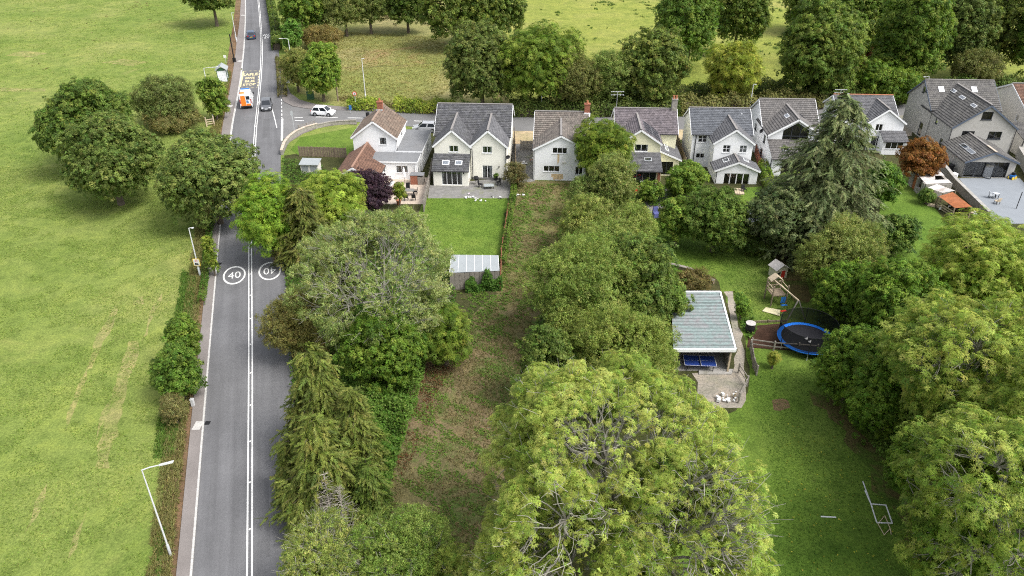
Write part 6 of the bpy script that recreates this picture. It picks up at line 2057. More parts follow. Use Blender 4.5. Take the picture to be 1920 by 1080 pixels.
for nm, c_ in (('car_white', (.80, .81, .82)), ('car_navy', (.035, .06, .11)), ('car_graphite', (.10, .105, .115)), ('car_silver', (.36, .37, .39))):
    plain(nm, c_, .25, .55, var=.03)
car(472, 71, heading_of(g(472, 71).y), 4.4, 1.85, 1.65, 'car_navy', 'dark blue estate car driving away up the main road', 'suv')
car(500.5, 203, heading_of(g(500, 200).y, True), 4.2, 1.8, 1.5, 'car_graphite', 'dark grey hatchback driving towards the viewer beside the van')
car(607, 216, rad(-9), 3.8, 1.7, 1.5, 'car_white', 'small white hatchback turning in the side road mouth')
car(798, 246, rad(178), 3.9, 1.75, 1.5, 'car_silver', 'silver car parked beside the flat-roofed extension')

# the liveried van
p = g(464.5, 196)
root = empty('van', (p.x, p.y, .042), heading_of(p.y), 'white and orange liveried high-roof van driving up the main road', 'van', 'vehicles on the roads')
L, hw, Hh = 5.6, .99, 2.55
m = MB()
prof = [(-L / 2, .32), (L / 2 - .05, .32), (L / 2, .55), (L / 2 - .05, 1.05), (L / 2 - .95, 1.25), (L / 2 - 1.75, 2.2), (L / 2 - 2.2, Hh - .05), (-L / 2 + .25, Hh), (-L / 2, Hh - .15)]
ins = [.0, .0, .04, .06, .06, .16, .2, .18, .12]
for s in (-1, 1):
    q = [(x, s * (hw - i), z) for (x, z), i in zip(prof, ins)]
    m.face(q if s < 0 else list(reversed(q)))
for k in range(len(prof)):
    k2 = (k + 1) % len(prof)
    a, b = prof[k], prof[k2]
    m.face([(a[0], -(hw - ins[k]), a[1]), (a[0], hw - ins[k], a[1]), (b[0], hw - ins[k2], b[1]), (b[0], -(hw - ins[k2]), b[1])])
bo = m.build('body', M['car_white'], root)
xr = -L / 2
def slab(name, pts, mat, th=.015, ax='x'):
    pts = [Vector(v) for v in pts]
    n = (pts[1] - pts[0]).cross(pts[2] - pts[0]).normalized() * th
    if (ax == 'x' and n.x > 0) or (ax == 'z' and n.z < 0) or (ax == 'y' and n.y < 0): n = -n
    return MB().hexa(pts, [v + n for v in pts]).build(name, M[mat], root)
slab('livery_panel', [(xr, .78, .6), (xr, -.06, .6), (xr, .02, 2.3), (xr, .76, 2.3)], 'van_orange')
slab('livery_panel', [(xr, -.1, .6), (xr, -.78, .6), (xr, -.78, .92), (xr, -.1, .92)], 'van_orange')
slab('livery_panel', [(xr, -.12, 1.05), (xr, -.5, 1.0), (xr, -.45, 1.5), (xr, -.1, 1.5)], 'van_blue')
slab('rear_window', [(xr, -.12, 1.62), (xr, -.72, 1.62), (xr, -.68, 2.2), (xr, -.12, 2.2)], 'car_glass')
slab('livery_panel', [(xr + .35, .1, Hh), (xr + 1.6, .1, Hh), (xr + 1.6, .78, Hh - .01), (xr + .35, .79, Hh)], 'van_orange', ax='z')
slab('livery_panel', [(-L / 2 + .4, hw, .6), (L / 2 - 2.4, hw, .6), (L / 2 - 2.8, hw - .1, 1.6), (-L / 2 + .4, hw - .1, 1.6)], 'van_orange', ax='y')
slab('bumper', [(xr, .9, .34), (xr, -.9, .34), (xr, -.9, .58), (xr, .9, .58)], 'black_metal', .08)
slab('windscreen', [(L / 2 - .98, -.86, 1.3), (L / 2 - .98, .86, 1.3), (L / 2 - 1.72, .78, 2.16), (L / 2 - 1.72, -.78, 2.16)], 'car_glass', .02, 'z')
for s in (-1, 1):
    MB().box(xr - .03, xr + .02, s * .87 - .07, s * .87 + .07, 1.0, 1.7).build('tail_light', M['lens_red'], root)
    MB().box(L / 2 - 1.25, L / 2 - 1.05, s * (hw + .12) - .1, s * (hw + .12) + .1, 1.3, 1.6).build('mirror', M['black_metal'], root)
    MB().box(L / 2 - .12, L / 2 + .0, s * .72 - .16, s * .72 + .16, .75, .98).build('headlight', M['lens_clear'], root)
    for fx in (-1.75, 1.75):
        t_ = MB().lathe([(.2, -.1), (.33, -.12), (.36, -.06), (.36, .06), (.33, .12), (.2, .1), (.2, -.1)], (fx, s * (hw - .1), .36), 18, 'y').build('wheel', M['rubber'], root, True)
        MB().lathe([(0, -.1), (.21, -.09), (.21, .09), (0, .1)], (fx, s * (hw - .08), .36), 14, 'y').build('rim', M['alloy'], t_)
MB().box(L / 2 - 2.5, L / 2 - 2.2, -.7, .7, Hh - .06, Hh + .1).build('light_bar', M['plastic_blue'], root)

# ================================================================== STREET FURNITURE
def lamp_post(base, top, head, label, mat='lamp_white', r=.075, base_h=1.1):
    """base, top of column and lantern end as measured pixels."""
    b = g(*base); h = height_at(b, *top)
    d = ray(*head); t = b.y / d[1]
    hx, hz = t * d[0], CAM_H + t * d[2]
    root = empty('street_lamp', b, 0, label, 'street lamp', 'street lamps')
    MB().tube([(0, 0, 0), (0, 0, base_h), (0, 0, base_h + .05)], [r * 1.5, r * 1.5, r], 10).build('base', M['galvanised'], root, True)
    MB().tube([(0, 0, base_h), (0, 0, h * .6), (0, 0, h)], [r, r * .85, r * .6], 10).build('column', M[mat], root, True)
    e = Vector((hx - b.x, 0, hz))
    a = Vector((0, 0, h))
    dv = (e - a)
    if dv.length > .3:
        s = a.lerp(e, .55)
        MB().tube([a - Vector((0, 0, .03)), a.lerp(s, .5) + Vector((0, 0, .03)), s], [.045, .04, .035], 8).build('arm', M[mat], root, True)
    else:
        s = a; e = a + Vector((.45, -.1, .03))
    u = (e - s).normalized(); w = Vector((0, .13, 0)); n = Vector((0, 0, 1))
    lm = MB()
    lm.hexa([s - w * .5 - n * .04, e - w * .7 - n * .04, e + w * .7 - n * .04, s + w * .5 - n * .04], [s - w * .4 + n * .05, e - w * .5 + n * .03, e + w * .5 + n * .03, s + w * .4 + n * .05])
    lo = lm.build('lantern', M[mat], root)
    q = [s.lerp(e, .35) - w * .5, s.lerp(e, .95) - w * .6, s.lerp(e, .95) + w * .6, s.lerp(e, .35) + w * .5]
    MB().hexa([x - n * .06 for x in q], [x - n * .041 for x in q]).build('lens', M['lens_clear'], lo)
    return root, b, h


lamp_post((321, 1043), (264, 881), (325, 865), 'tall white street lamp with long arm at the bottom by the field', r=.06)
lr, lb, lh = lamp_post((376, 519), (351, 428), (363, 427), 'white street lamp carrying a square camera warning sign')
lamp_post((444, 79), (434, 24), (438, 24), 'white street lamp at the top of the road beside the field', r=.09)
lamp_post((390, 168), (388.5, 128), (409, 125), 'white street lamp with arm next to the bus shelter', r=.09)
lamp_post((545, 106), (541, 73), (523, 72), 'white street lamp with arm on the corner side of the road', r=.09)
lamp_post((686, 188), (676, 110), (675, 110), 'tall white street lamp behind the yellow-green laurel hedge', r=.09)
lamp_post((1015, 216), (1015, 176), (1016, 176), 'white street lamp behind the rust-streaked white house', r=.09)
lamp_post((1404, 212), (1410.5, 158), (1410.5, 158), 'white street lamp between the two white houses', r=.09)
lamp_post((1728, 195), (1731.5, 144), (1731.5, 144), 'white street lamp behind the grey house', r=.09)

# camera sign on the second lamp post
hs_ = height_at(lb, 368, 491)
root = empty('road_sign', (lb.x, lb.y - .1, hs_), 0, 'square white sign with yellow border, red ring and camera symbol', 'sign')
MB().box(-.36, .36, -.02, .02, -.42, .42).build('plate', M['sign_yellow'], root)
MB().box(-.30, .30, -.03, -.021, -.36, .36).build('panel', M['paint_white'], root)
rg = MB()
for k in range(20):
    a, b_ = 2 * math.pi * k / 20, 2 * math.pi * (k + 1) / 20
    P_ = lambda r_, t_: (r_ * math.cos(t_), -.034, .18 + r_ * math.sin(t_))
    rg.face([P_(.14, a), P_(.14, b_), P_(.09, b_), P_(.09, a)])
rg.build('red_ring', M['sign_red'], root)
cm = MB().box(-.2, .12, -.038, -.031, -.28, -.1); cm.box(.12, .2, -.038, -.031, -.24, -.15); cm.box(-.14, -.02, -.038, -.031, -.1, -.05)
cm.build('camera_symbol', M['black_metal'], root)


def post(name, base, top, label, cat, mat='galvanised', r=.05):
    b = g(*base); h = height_at(b, *top)
    root = empty(name, b, 0, label, cat)
    MB().tube([(0, 0, 0), (0, 0, h)], r, 8).build('column', M[mat], root, True)
    return root, b, h


root, b, h = post('marker_post', (350, 648), (339, 599), 'black post with white cap rising out of the ivy shrub', 'post', 'black_metal', .1)
MB().lathe([(0, .06), (.11, .06), (.11, -.04), (0, -.04)], (0, 0, h), 10).build('cap', M['paint_white'], root)
MB().box(.12, .4, -.05, .05, h - 1.0, h - .6).build('plate', M['sign_yellow'], root)
root, b, h = post('camera_pole', (440, 117), (432.5, 64), 'tall black pole beside the footway above the bus shelter', 'pole', 'black_metal', .12)
MB().box(-.3, .3, -.2, .2, 0, .9).build('cabinet', M['black_metal'], root)
b = g(363, 762)
root = empty('utility_box', b, 0, 'small white utility pillar between footway and shrub', 'utility box')
MB().box(-.12, .12, -.1, .1, 0, .72).build('body', M['lamp_white'], root)
MB().hexa([(-.15, -.13, .72), (.15, -.13, .72), (.15, .13, .72), (-.15, .13, .72)], [(-.12, -.1, .82), (.12, -.1, .82), (.12, .1, .82), (-.12, .1, .82)]).build('lid', M['lamp_white'], root)
root, b, h = post('road_sign', (668, 206), (664, 172), 'round red-bordered traffic sign on a grey post at the junction', 'sign')
for r_, yy, mt in ((.36, -.09, 'sign_red'), (.25, -.115, 'paint_white')):
    MB().lathe([(0, 0), (r_, 0), (r_, .022), (0, .022)], (0, yy, h - .3), 20, 'y').build('disc', M[mt], root)
MB().box(-.05, .05, -.125, -.116, h - .45, h - .15).build('symbol', M['black_metal'], root)
root, b, h = post('street_name_sign', (552, 246), (551, 208), 'slim sign post with pale blue-white panel at the junction mouth', 'sign')
MB().box(-.2, .2, -.08, -.05, h - .75, h).build('panel', M['galvanised'], root)
root, b, h = post('road_sign', (658, 213), (656, 197), 'small blue sign on a short post beside the side road', 'sign')
MB().box(-.22, .22, -.08, -.05, h - .8, h).build('panel', M['sign_blue'], root)
b = g(548, 160)
root = empty('notice_board', b, rad(10), 'low white board on two legs at the hedge corner', 'board')
for s in (-.8, .8): MB().box(s - .05, s + .05, -.05, .05, 0, 1.0).build('leg', M['timber_grey'], root)
MB().box(-1.0, 1.0, -.1, -.05, .45, 1.55).build('panel', M['paint_white'], root)
b = g(583, 186)
root = empty('utility_cabinet', b, 0, 'dark green telecom cabinet under the corner bush', 'cabinet')
MB().box(-.6, .6, -.25, .25, 0, 1.25).build('body', M['plastic_green'], root)
MB().box(-.64, .64, -.29, .29, 1.25, 1.33).build('lid', M['plastic_green'], root)
for s in (-.3, .3): MB().box(s - .27, s + .27, -.265, -.251, .1, 1.18).build('door', M['plastic_green'], root)
b = g(690, 222)
root = empty('litter_bin', b, 0, 'small black bin on the kerb behind the chimneyed white house', 'bin')
MB().lathe([(0, 0), (.28, 0), (.32, .9), (.3, 1.0), (0, 1.08)], (0, 0, 0), 12).build('body', M['black_metal'], root, True)

# telegraph pole with a wire
root, b, h = post('telegraph_pole', (634, 190), (625, 122), 'brown wooden telegraph pole in the corner bush', 'pole', 'timber', .14)
MB().box(-.7, .7, -.05, .05, h - .5, h - .35).build('crossarm', M['timber'], root)
e = g(985, 145); eh = 6.0
wm = MB().tube([Vector((b.x, b.y, h - .4)).lerp(Vector((e.x, e.y, eh)), t) - Vector((0, 0, 1.2 * math.sin(math.pi * t))) for t in [k / 14 for k in range(15)]], .018, 4)
tag(wm.build('overhead_cable', M['black_metal']), 'thin overhead wire crossing the meadow from the telegraph pole', 'cable')

# bus shelter
b = g(420, 152)
root = empty('bus_shelter', b, rad(14), 'small gabled bus shelter with pale green frame beside the footway', 'bus shelter')
w_, d_, hh = 1.7, 1.2, 2.3
for sx in (-1, 1):
    for sy in (-1, 1):
        MB().box(sx * w_ / 2 - .05, sx * w_ / 2 + .05, sy * d_ - .05, sy * d_ + .05, 0, hh).build('post', M['plastic_green'], root)
for sy, y_ in ((0, -d_), (1, d_)):
    MB().box(-w_ / 2 + .05, w_ / 2 - .05, y_ - .015, y_ + .015, .15, hh - .1).build('panel', M['lens_clear'], root)
MB().box(-w_ / 2 - .015, -w_ / 2 + .015, -d_ + .05, d_ - .05, .15, hh - .1).build('panel', M['glass'], root)
rb = MB()
for s in (-1, 1):
    a = [(s * (w_ / 2 + .25), -d_ - .3, hh), (0, -d_ - .3, hh + .75), (0, d_ + .3, hh + .75), (s * (w_ / 2 + .25), d_ + .3, hh)]
    if s < 0: a = [a[0], a[1], a[2], a[3]]
    rb.hexa(a, [(x, y_, z + .08) for x, y_, z in a])
rb.build('roof', M['steel_sheet'], root)
MB().face([(-w_ / 2 - .1, -d_ - .1, hh), (w_ / 2 + .1, -d_ - .1, hh), (0, -d_ - .1, hh + .6)]).build('gable', M['plastic_green'], root)
MB().box(-.7, -.35, -d_ + .15, d_ - .15, .4, .46).build('bench', M['timber'], root)
b = g(424, 118.5)
root = empty('notice_sign', b, 0, 'small white square sign on a post behind the bus shelter', 'sign')
MB().tube([(0, 0, 0), (0, 0, 1.6)], .04, 6).build('column', M['galvanised'], root)
MB().box(-.28, .28, -.06, -.03, 1.1, 1.65).build('panel', M['paint_white'], root)
b = g(395, 236)
root = empty('field_gate', b, rad(35), 'short white wooden gate and post at the field entrance', 'gate')
for s in (-.6, .6): MB().box(s - .08, s + .08, -.08, .08, 0, 1.5).build('post', M['timber_pale'], root)
for z in (.3, .65, 1.0): MB().box(-.52, .52, -.03, .03, z, z + .12).build('rail', M['timber_pale'], root)
root, b, h = post('gate_post', (401, 228), (399, 208), 'tall white post beside the small bright green tree', 'post', 'lamp_white', .1)

# roadside wooden fence posts up the road
for k, (px, py) in enumerate(((433, 120), (437, 104), (441, 88), (444.5, 72), (447, 56), (449, 42), (451, 28))):
    b = g(px - 4, py)
    tag(MB().box(-.06, .06, -.06, .06, 0, 1.15).build('fence_post', M['timber']), 'weathered field fence post beside the upper footway', 'post', 'field fence posts').location = b


# ================================================================== FENCES AND WALLS
def fence(pts, h, label, mat='timber_grey', panel=1.8, rail_only=False, z0=0.0, cat='fence', boards=9):
    root = empty('fence', pts[0], 0, label, cat)
    o0 = pts[0]
    for a, b in zip(pts[:-1], pts[1:]):
        L_ = (b - a).length
        n = max(1, round(L_ / panel))
        d = (b - a) / n
        u = d.normalized(); s = Vector((-u.y, u.x, 0))
        for k in range(n):
            p, q = a + d * k - o0, a + d * (k + 1) - o0
            MB().box(p.x - .06, p.x + .06, p.y - .06, p.y + .06, z0, z0 + h + .08).build('post', M[mat], root)
            if rail_only:
                for z in (h * .45, h * .9):
                    MB().beam(p + u * .06 + Vector((0, 0, z)), q - u * .06 + Vector((0, 0, z)), .05, .1).build('rail', M[mat], root)
            else:
                m = MB()
                for i in range(boards):
                    x0, x1 = (i + .04) / boards, (i + .96) / boards
                    off = s * (.012 if i % 2 else -.012)
                    pa, pb = p.lerp(q, .04 + .92 * x0) + off, p.lerp(q, .04 + .92 * x1) + off
                    m.beam(pa + Vector((0, 0, z0 + h / 2)), pb + Vector((0, 0, z0 + h / 2)), .022, h * (1 - .02 * (i % 3)))
                m.beam(p.lerp(q, .04) + s * .04 + Vector((0, 0, z0 + h * .8)), p.lerp(q, .96) + s * .04 + Vector((0, 0, z0 + h * .8)), .04, .08)
                m.build('fence_panel', M[mat], root)
        p = b - o0
    MB().box(p.x - .06, p.x + .06, p.y - .06, p.y + .06, z0, z0 + h + .08).build('post', M[mat], root)
    return root


fence(gp((811, 318), (806, 345), (800, 372), (795, 398)), 1.6, 'grey timber fence between the tan patio and the bright lawn')
fence(gp((562, 293), (610, 294), (650, 296)), 1.5, 'brown timber fence along the bottom of the corner lawn', 'timber')
fence(gp((964, 260), (966, 290), (967, 325)), 1.7, 'brown timber fence between the twin-gabled house and the yard', 'timber')
fence(gp((953, 395), (946, 440), (940, 480), (938, 545)), .9, 'low brown fence along the vacant plot beside the bright lawn', 'brick_red', panel=2.2)
fence(gp((976, 282), (1002, 282)), 1.5, 'grey timber gate fence beside the rust-streaked house', 'timber_grey')
fence(gp((1268, 272), (1278, 300), (1284, 318)), 1.7, 'timber fence between the solar-panel house and its white neighbour', 'timber')
fence(gp((1415, 290), (1424, 318)), 1.5, 'red-brown fence panel between the two white houses', 'brick_red')
fence(gp((1408, 652), (1450, 658), (1495, 661), (1530, 664)), 1.0, 'post-and-rail fence in front of the bark play area', 'timber_grey', rail_only=True)
fence(gp((1406, 655), (1412, 690), (1418, 704)), 1.0, 'broken grey fence beside the shed path gate', 'timber_grey', boards=6)
fence(gp((1384, 700), (1400, 724), (1384, 756)), 1.0, 'grey rail fence round the shed yard', 'timber_grey', rail_only=True)
fence(gp((1404, 606), (1440, 605), (1474, 604)), .25, 'low dark board edging behind the bark play area', 'timber', panel=2.5)
fence(gp((560, 246 - 4), (590, 236 - 2)), .0001 + .6, 'low dark rail beside the curved wall', 'timber_grey', rail_only=True)


def wall(pts, w, h, label, mat='stone', cope='concrete', name='garden_wall', seg=1.2):
    root = empty(name, pts[0], 0, label, 'wall')
    o0 = pts[0]
    for a, b in zip(pts[:-1], pts[1:]):
        p, q = a - o0, b - o0
        MB().beam(p + Vector((0, 0, h / 2)), q + Vector((0, 0, h / 2)), w, h).build('wall', M[mat], root)
        n = max(1, round((q - p).length / seg))
        for k in range(n):
            x, y_ = p.lerp(q, (k + .02) / n), p.lerp(q, (k + .98) / n)
            MB().beam(x + Vector((0, 0, h + .035)), y_ + Vector((0, 0, h + .035)), w + .1, .07).build('coping', M[cope], root)
    return root


wall(gp((529, 291), (534, 276), (543, 264), (556, 254), (574, 246), (596, 240)), .32, .75, 'curved stone garden wall with pale coping at the junction', cope='tan_slab')
wall(gp((596, 240), (620, 235), (645, 233), (669, 232)), .35, .6, 'low dark stone wall continuing along the side road', cope='stone')
wall(gp((1758, 312), (1790, 352), (1850, 412)), .35, 1.1, 'pale coped boundary wall below the grey terrace', 'stone', 'concrete')
wall(gp((1243, 497), (1290, 508), (1338, 532)), .3, .35, 'low retaining wall above the corrugated shed', 'timber', 'timber_grey')
wall(gp((1905, 295), (1925, 330), (1950, 360)), .3, 1.6, 'grey rendered wall beside the terrace and the beige house', 'render_grey', 'concrete')

# raised terrace
tp = [S(55.2, 99.4), S(64.0, 99.4), S(64.4, 88), S(56.5, 88)]
tp = gp((1798, 335), (1912, 335), (1990, 420), (1866, 420))
MB().poly([(q.x, q.y) for q in tp], 0, .07).build('terrace', M['terrace_grey'])
tag(bpy.data.objects['terrace'], 'smooth grey terrace behind the large grey house', None, None, 'structure')
pp = gp((1790, 335), (1800, 335), (1868, 420), (1852, 420))
MB().poly([(q.x, q.y) for q in pp], 0, .05).build('path', M['slab_grey'])
tag(bpy.data.objects['path.002'] if 'path.002' in bpy.data.objects else bpy.data.objects['path'], 'stained stone path beside the terrace', None, None, 'structure')


# ================================================================== SHEDS
def corrugated(corners, z_of, pitch, amp, mat, name, parent, th=.02, along='x'):
    """corners a,b,c,d (front-left, front-right, back-right, back-left); ribs run from front to back or across."""
    a, b, c, d = [Vector(v) for v in corners]
    m = MB()
    if along == 'y':
        a, b, c, d = b, c, d, a
    n = max(2, int((b - a).length / pitch * 2))
    for i in range(n):
        t0, t1 = i / n, (i + 1) / n
        z0, z1 = (amp if i % 2 else 0), (0 if i % 2 else amp)
        u = Vector((0, 0, 1))
        m.face([a.lerp(b, t0) + u * z0, a.lerp(b, t1) + u * z1, d.lerp(c, t1) + u * z1, d.lerp(c, t0) + u * z0])
    return m.build(name, M[mat], parent)


# long open-fronted shed
zr = 2.45
RB, RF = zr + .12, zr
A = [g(1262, 657, RF), g(1379, 657, RF), g(1350, 549, RB), g(1258, 549, RB)]
base = Vector((A[0].x, A[0].y, 0))
root = empty('shed', base, 0, 'open-fronted shed with pale green corrugated roof and white edging', 'shed')
loc = [v - base for v in A]
nrow = 5
for k in range(nrow):
    t0, t1 = k / nrow, (k + 1.04) / nrow
    q = [loc[0].lerp(loc[3], t0), loc[1].lerp(loc[2], t0), loc[1].lerp(loc[2], min(t1, 1)), loc[0].lerp(loc[3], min(t1, 1))]
    q = [v + Vector((0, 0, .012 * (nrow - k) + .05)) for v in q]
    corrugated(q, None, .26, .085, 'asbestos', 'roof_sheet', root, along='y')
for p, q in ((loc[0], loc[1]), (loc[1], loc[2]), (loc[2], loc[3])):
    MB().beam(p + Vector((0, 0, .02)), q + Vector((0, 0, .02)), .16, .3).build('fascia', M['upvc'], root)
gz0 = [Vector((v.x, v.y, 0)) for v in loc]
ins_ = [gz0[0] + Vector((.3, .35, 0)), gz0[1] + Vector((-.3, .35, 0)), gz0[2] + Vector((-.3, -.3, 0)), gz0[3] + Vector((.3, -.3, 0))]
for p, q in ((ins_[1], ins_[2]), (ins_[2], ins_[3]), (ins_[3], ins_[0])):
    MB().beam(p + Vector((0, 0, 1.15)), q + Vector((0, 0, 1.15)), .1, 2.3).build('wall', M['timber_grey'], root)
MB().poly([(v.x, v.y) for v in (ins_[0], ins_[1], ins_[2], ins_[3])], 0, .12).build('floor_slab', M['concrete'], root)
for t in (0, 1):
    v = ins_[0].lerp(ins_[1], t) + Vector((0, -.2, 0))
    MB().box(v.x - .07, v.x + .07, v.y - .07, v.y + .07, 0, 2.35).build('post', M['timber_pale'], root)
sp = gp((1310, 703), (1372, 703), (1374, 694), (1310, 694))
MB().poly([(v.x - base.x, v.y - base.y) for v in sp], 0, .13).build('step', M['concrete'], root)

# table-tennis table inside
tt = g(1312, 676, .78)
root = empty('table_tennis_table', (tt.x, tt.y, 0), rad(-4), 'blue table-tennis table standing in the open shed', 'table')
MB().box(-1.37, 1.37, -.76, .76, .74, .78).build('table_top', M['table_blue'], root)
for x0, x1, y0, y1 in ((-1.37, 1.37, -.76, -.73), (-1.37, 1.37, .73, .76), (-1.37, -1.34, -.73, .73), (1.34, 1.37, -.73, .73), (-1.34, 1.34, -.006, .006)):
    MB().box(x0, x1, y0, y1, .781, .784).build('line', M['paint_white'], root)
MB().box(-.01, .01, -.8, .8, .79, .94).build('net', M['paint_white'], root)
for sx in (-1, 1):
    for sy in (-1, 1): MB().box(sx * 1.1 - .03, sx * 1.1 + .03, sy * .6 - .03, sy * .6 + .03, .12, .74).build('leg', M['black_metal'], root)

# greenhouse-like lean-to with polycarbonate roof
zf, zb_ = 2.0, 2.35
A = [g(843, 512, zf), g(936, 508, zf), g(934, 479, zb_), g(846, 478, zb_)]
base = Vector((A[0].x, A[0].y, 0))
root = empty('garden_shed', base, 0, 'timber shed with translucent grey panelled roof at the end of the bright lawn', 'shed')
loc = [v - base for v in A]
for k in range(6):
    t0, t1 = (k + .03) / 6, (k + .97) / 6
    q = [loc[0].lerp(loc[1], t0), loc[0].lerp(loc[1], t1), loc[3].lerp(loc[2], t1), loc[3].lerp(loc[2], t0)]
    MB().hexa(q, [v + Vector((0, 0, .03)) for v in q]).build('roof_panel', M['polycarbonate'], root)
for k in range(7):
    t = k / 6
    MB().beam(loc[0].lerp(loc[1], t) + Vector((0, 0, .03)), loc[3].lerp(loc[2], t) + Vector((0, 0, .02)), .035, .05).build('glazing_bar', M['upvc'], root)
bt = [Vector((v.x, v.y, 0)) for v in loc]
for (i, j), hh in (((0, 1), zf), ((1, 2), zf), ((2, 3), zb_), ((3, 0), zf)):
    n = max(2, int((bt[j] - bt[i]).length / .5))
    for k in range(n):
        p, q = bt[i].lerp(bt[j], (k + .02) / n), bt[i].lerp(bt[j], (k + .98) / n)
        MB().beam(p + Vector((0, 0, hh / 2 - .02)), q + Vector((0, 0, hh / 2 - .02)), .04, hh - .08).build('board', M['timber_grey'], root)

# ivy on that shed
rng = np.random.default_rng(301)
P = scatter([Vector((A[0].x + 1.6, A[0].y - .7, 0)), Vector((A[1].x + .3, A[1].y - .7, 0)), Vector((A[1].x + .3, A[1].y + .1, 0)), Vector((A[0].x + 1.6, A[0].y + .1, 0))], 700, rng)
z = rng.uniform(.02, 2.5, len(P)) * np.clip(.35 + .5 * np.sin(P[:, 0] * 1.1 + 1) ** 2 + .25 * np.sin(P[:, 0] * 4.3), .1, 1)
V = leaf_faces(rng, np.concatenate([P, z[:, None]], 1), nrm(np.array([0, -.6, .6]) + rng.normal(0, .4, (len(P), 3))), .2, .15)
o = link('climbing_plant', quads_mesh('climbing_plant', V, palette(rng, .4 + rng.normal(0, .2, len(P)), PAL['weed']), M['leaf']))
o.color = (.7, .85, .75, 1)
tag(o, 'climbing plant smothering the front of the panelled-roof shed', 'plant')

# small ribbed steel shed
A = [g(1402, 418, 1.9), g(1432, 418, 1.9), g(1424, 394, 2.2), g(1397, 395, 2.2)]
base = Vector((A[0].x, A[0].y, 0)); loc = [v - base for v in A]
root = empty('garden_shed', base, 0, 'small shed with ribbed grey steel roof beside the cedar', 'shed')
corrugated(loc, None, .25, .04, 'steel_sheet', 'roof', root)
for i, j in ((0, 1), (1, 2), (2, 3), (3, 0)):
    p, q = Vector((loc[i].x, loc[i].y, .92)), Vector((loc[j].x, loc[j].y, .92))
    MB().beam(p, q, .06, 1.84).build('wall', M['timber_grey'], root)

# garden hut with dark roof by the corner fence
b = g(584, 322)
root = empty('garden_hut', b, -PHI, 'small hut with dark felt roof and pale front beside the corner fence', 'shed')
MB().box(-1.2, 1.2, -.7, .8, 0, 1.3).build('wall', M['render_beige'], root)
MB().hexa([(-1.35, -.9, 1.3), (1.35, -.9, 1.3), (1.35, 1.0, 1.55), (-1.35, 1.0, 1.55)], [(-1.35, -.9, 1.37), (1.35, -.9, 1.37), (1.35, 1.0, 1.62), (-1.35, 1.0, 1.62)]).build('roof', M['steel_sheet'], root)
for x in (-.6, .6): MB().box(x - .45, x + .45, -.73, -.701, .4, 1.1).build('window', M['steel_sheet'], root)

# derelict stone outbuilding and rusty-roofed shed
A = [(g(1706, 363), 2.0), (g(1742, 385), 2.0), (g(1776, 352), 2.2), (g(1718, 335), 2.2)]
A = [g(1714, 348, 2.1), g(1757, 352, 2.0), g(1775, 338, 2.2), g(1722, 318, 2.3)]
A = [g(1712, 318, 2.1), g(1736, 345, 1.9), g(1784, 343, 2.0), g(1758, 316, 2.2)]
base = Vector((A[1].x, A[1].y, 0)); loc = [v - base for v in A]
root = empty('outbuilding', base, 0, 'derelict stone outbuilding with broken pale sheet roof beside the lawn', 'outbuilding')
for k in range(4):
    t0, t1 = (k + .02) / 4, (k + .97) / 4
    q = [loc[0].lerp(loc[1], t0), loc[0].lerp(loc[1], t1), loc[3].lerp(loc[2], t1), loc[3].lerp(loc[2], t0)]
    if k == 2: q[2] = q[1].lerp(q[2], .5); q[3] = q[0].lerp(q[3], .62)
    corrugated([q[0], q[1], q[2], q[3]], None, .16, .04, 'pale_sheet', 'roof_sheet', root)
for i, j in ((0, 1), (1, 2), (2, 3), (3, 0)):
    p, q = Vector((loc[i].x, loc[i].y, .95)), Vector((loc[j].x, loc[j].y, .95))
    if i == 0:
        for t0, t1 in ((0, .25), (.48, .55), (.85, 1)):
            MB().beam(p.lerp(q, t0), p.lerp(q, t1), .35, 1.9).build('wall', M['stone'], root)
        MB().beam(p.lerp(q, .55) - Vector((0, 0, .6)), p.lerp(q, .85) - Vector((0, 0, .6)), .33, .7).build('wall', M['stone'], root)
        MB().beam(p.lerp(q, .25), p.lerp(q, .48), .1, 1.9).build('door', M['rusty_sheet'], root)
    else:
        MB().beam(p, q, .35, 1.9).build('wall', M['stone'], root)
A = [g(1760, 368, 1.5), g(1790, 390, 1.3), g(1822, 388, 1.5), g(1786, 360, 1.8)]
base = Vector((A[1].x, A[1].y, 0)); loc = [v - base for v in A]
root = empty('lean_to_shed', base, 0, 'low shed with bright rusty orange corrugated roof', 'shed')
corrugated(loc, None, .18, .05, 'rusty_sheet', 'roof', root)
for v in loc: MB().box(v.x - .07, v.x + .07, v.y - .07, v.y + .07, 0, v.z).build('post', M['timber'], root)
MB().beam(Vector((loc[2].x, loc[2].y, .7)), Vector((loc[3].x, loc[3].y, .7)), .05, 1.4).build('wall', M['timber'], root)
for z in (.2, .5, .8): MB().beam(Vector((loc[0].x, loc[0].y, z)), Vector((loc[1].x, loc[1].y, z)), .03, .14).build('board', M['timber_pale'], root)
A = [g(1738, 352, 1.7), g(1768, 362, 1.5), g(1792, 358, 1.8), g(1756, 345, 2.0)]
base = Vector((A[0].x, A[0].y, 0)); loc = [v - base for v in A]
root = empty('sheet_canopy', base, 0, 'rust-streaked pale sheet canopy between outbuilding and rusty shed', 'canopy')
corrugated(loc, None, .18, .05, 'pale_sheet', 'roof', root)
for v in loc: MB().box(v.x - .05, v.x + .05, v.y - .05, v.y + .05, 0, v.z).build('post', M['timber'], root)
b = g(1752, 386)
tag(MB().box(-.8, .8, -.5, .5, 0, .05).build('board_sheet', M['timber_pale']), 'pale plywood sheet lying on the lawn by the rusty shed', 'board').location = b
bpy.data.objects['board_sheet'].rotation_euler = (0, 0, rad(-30))

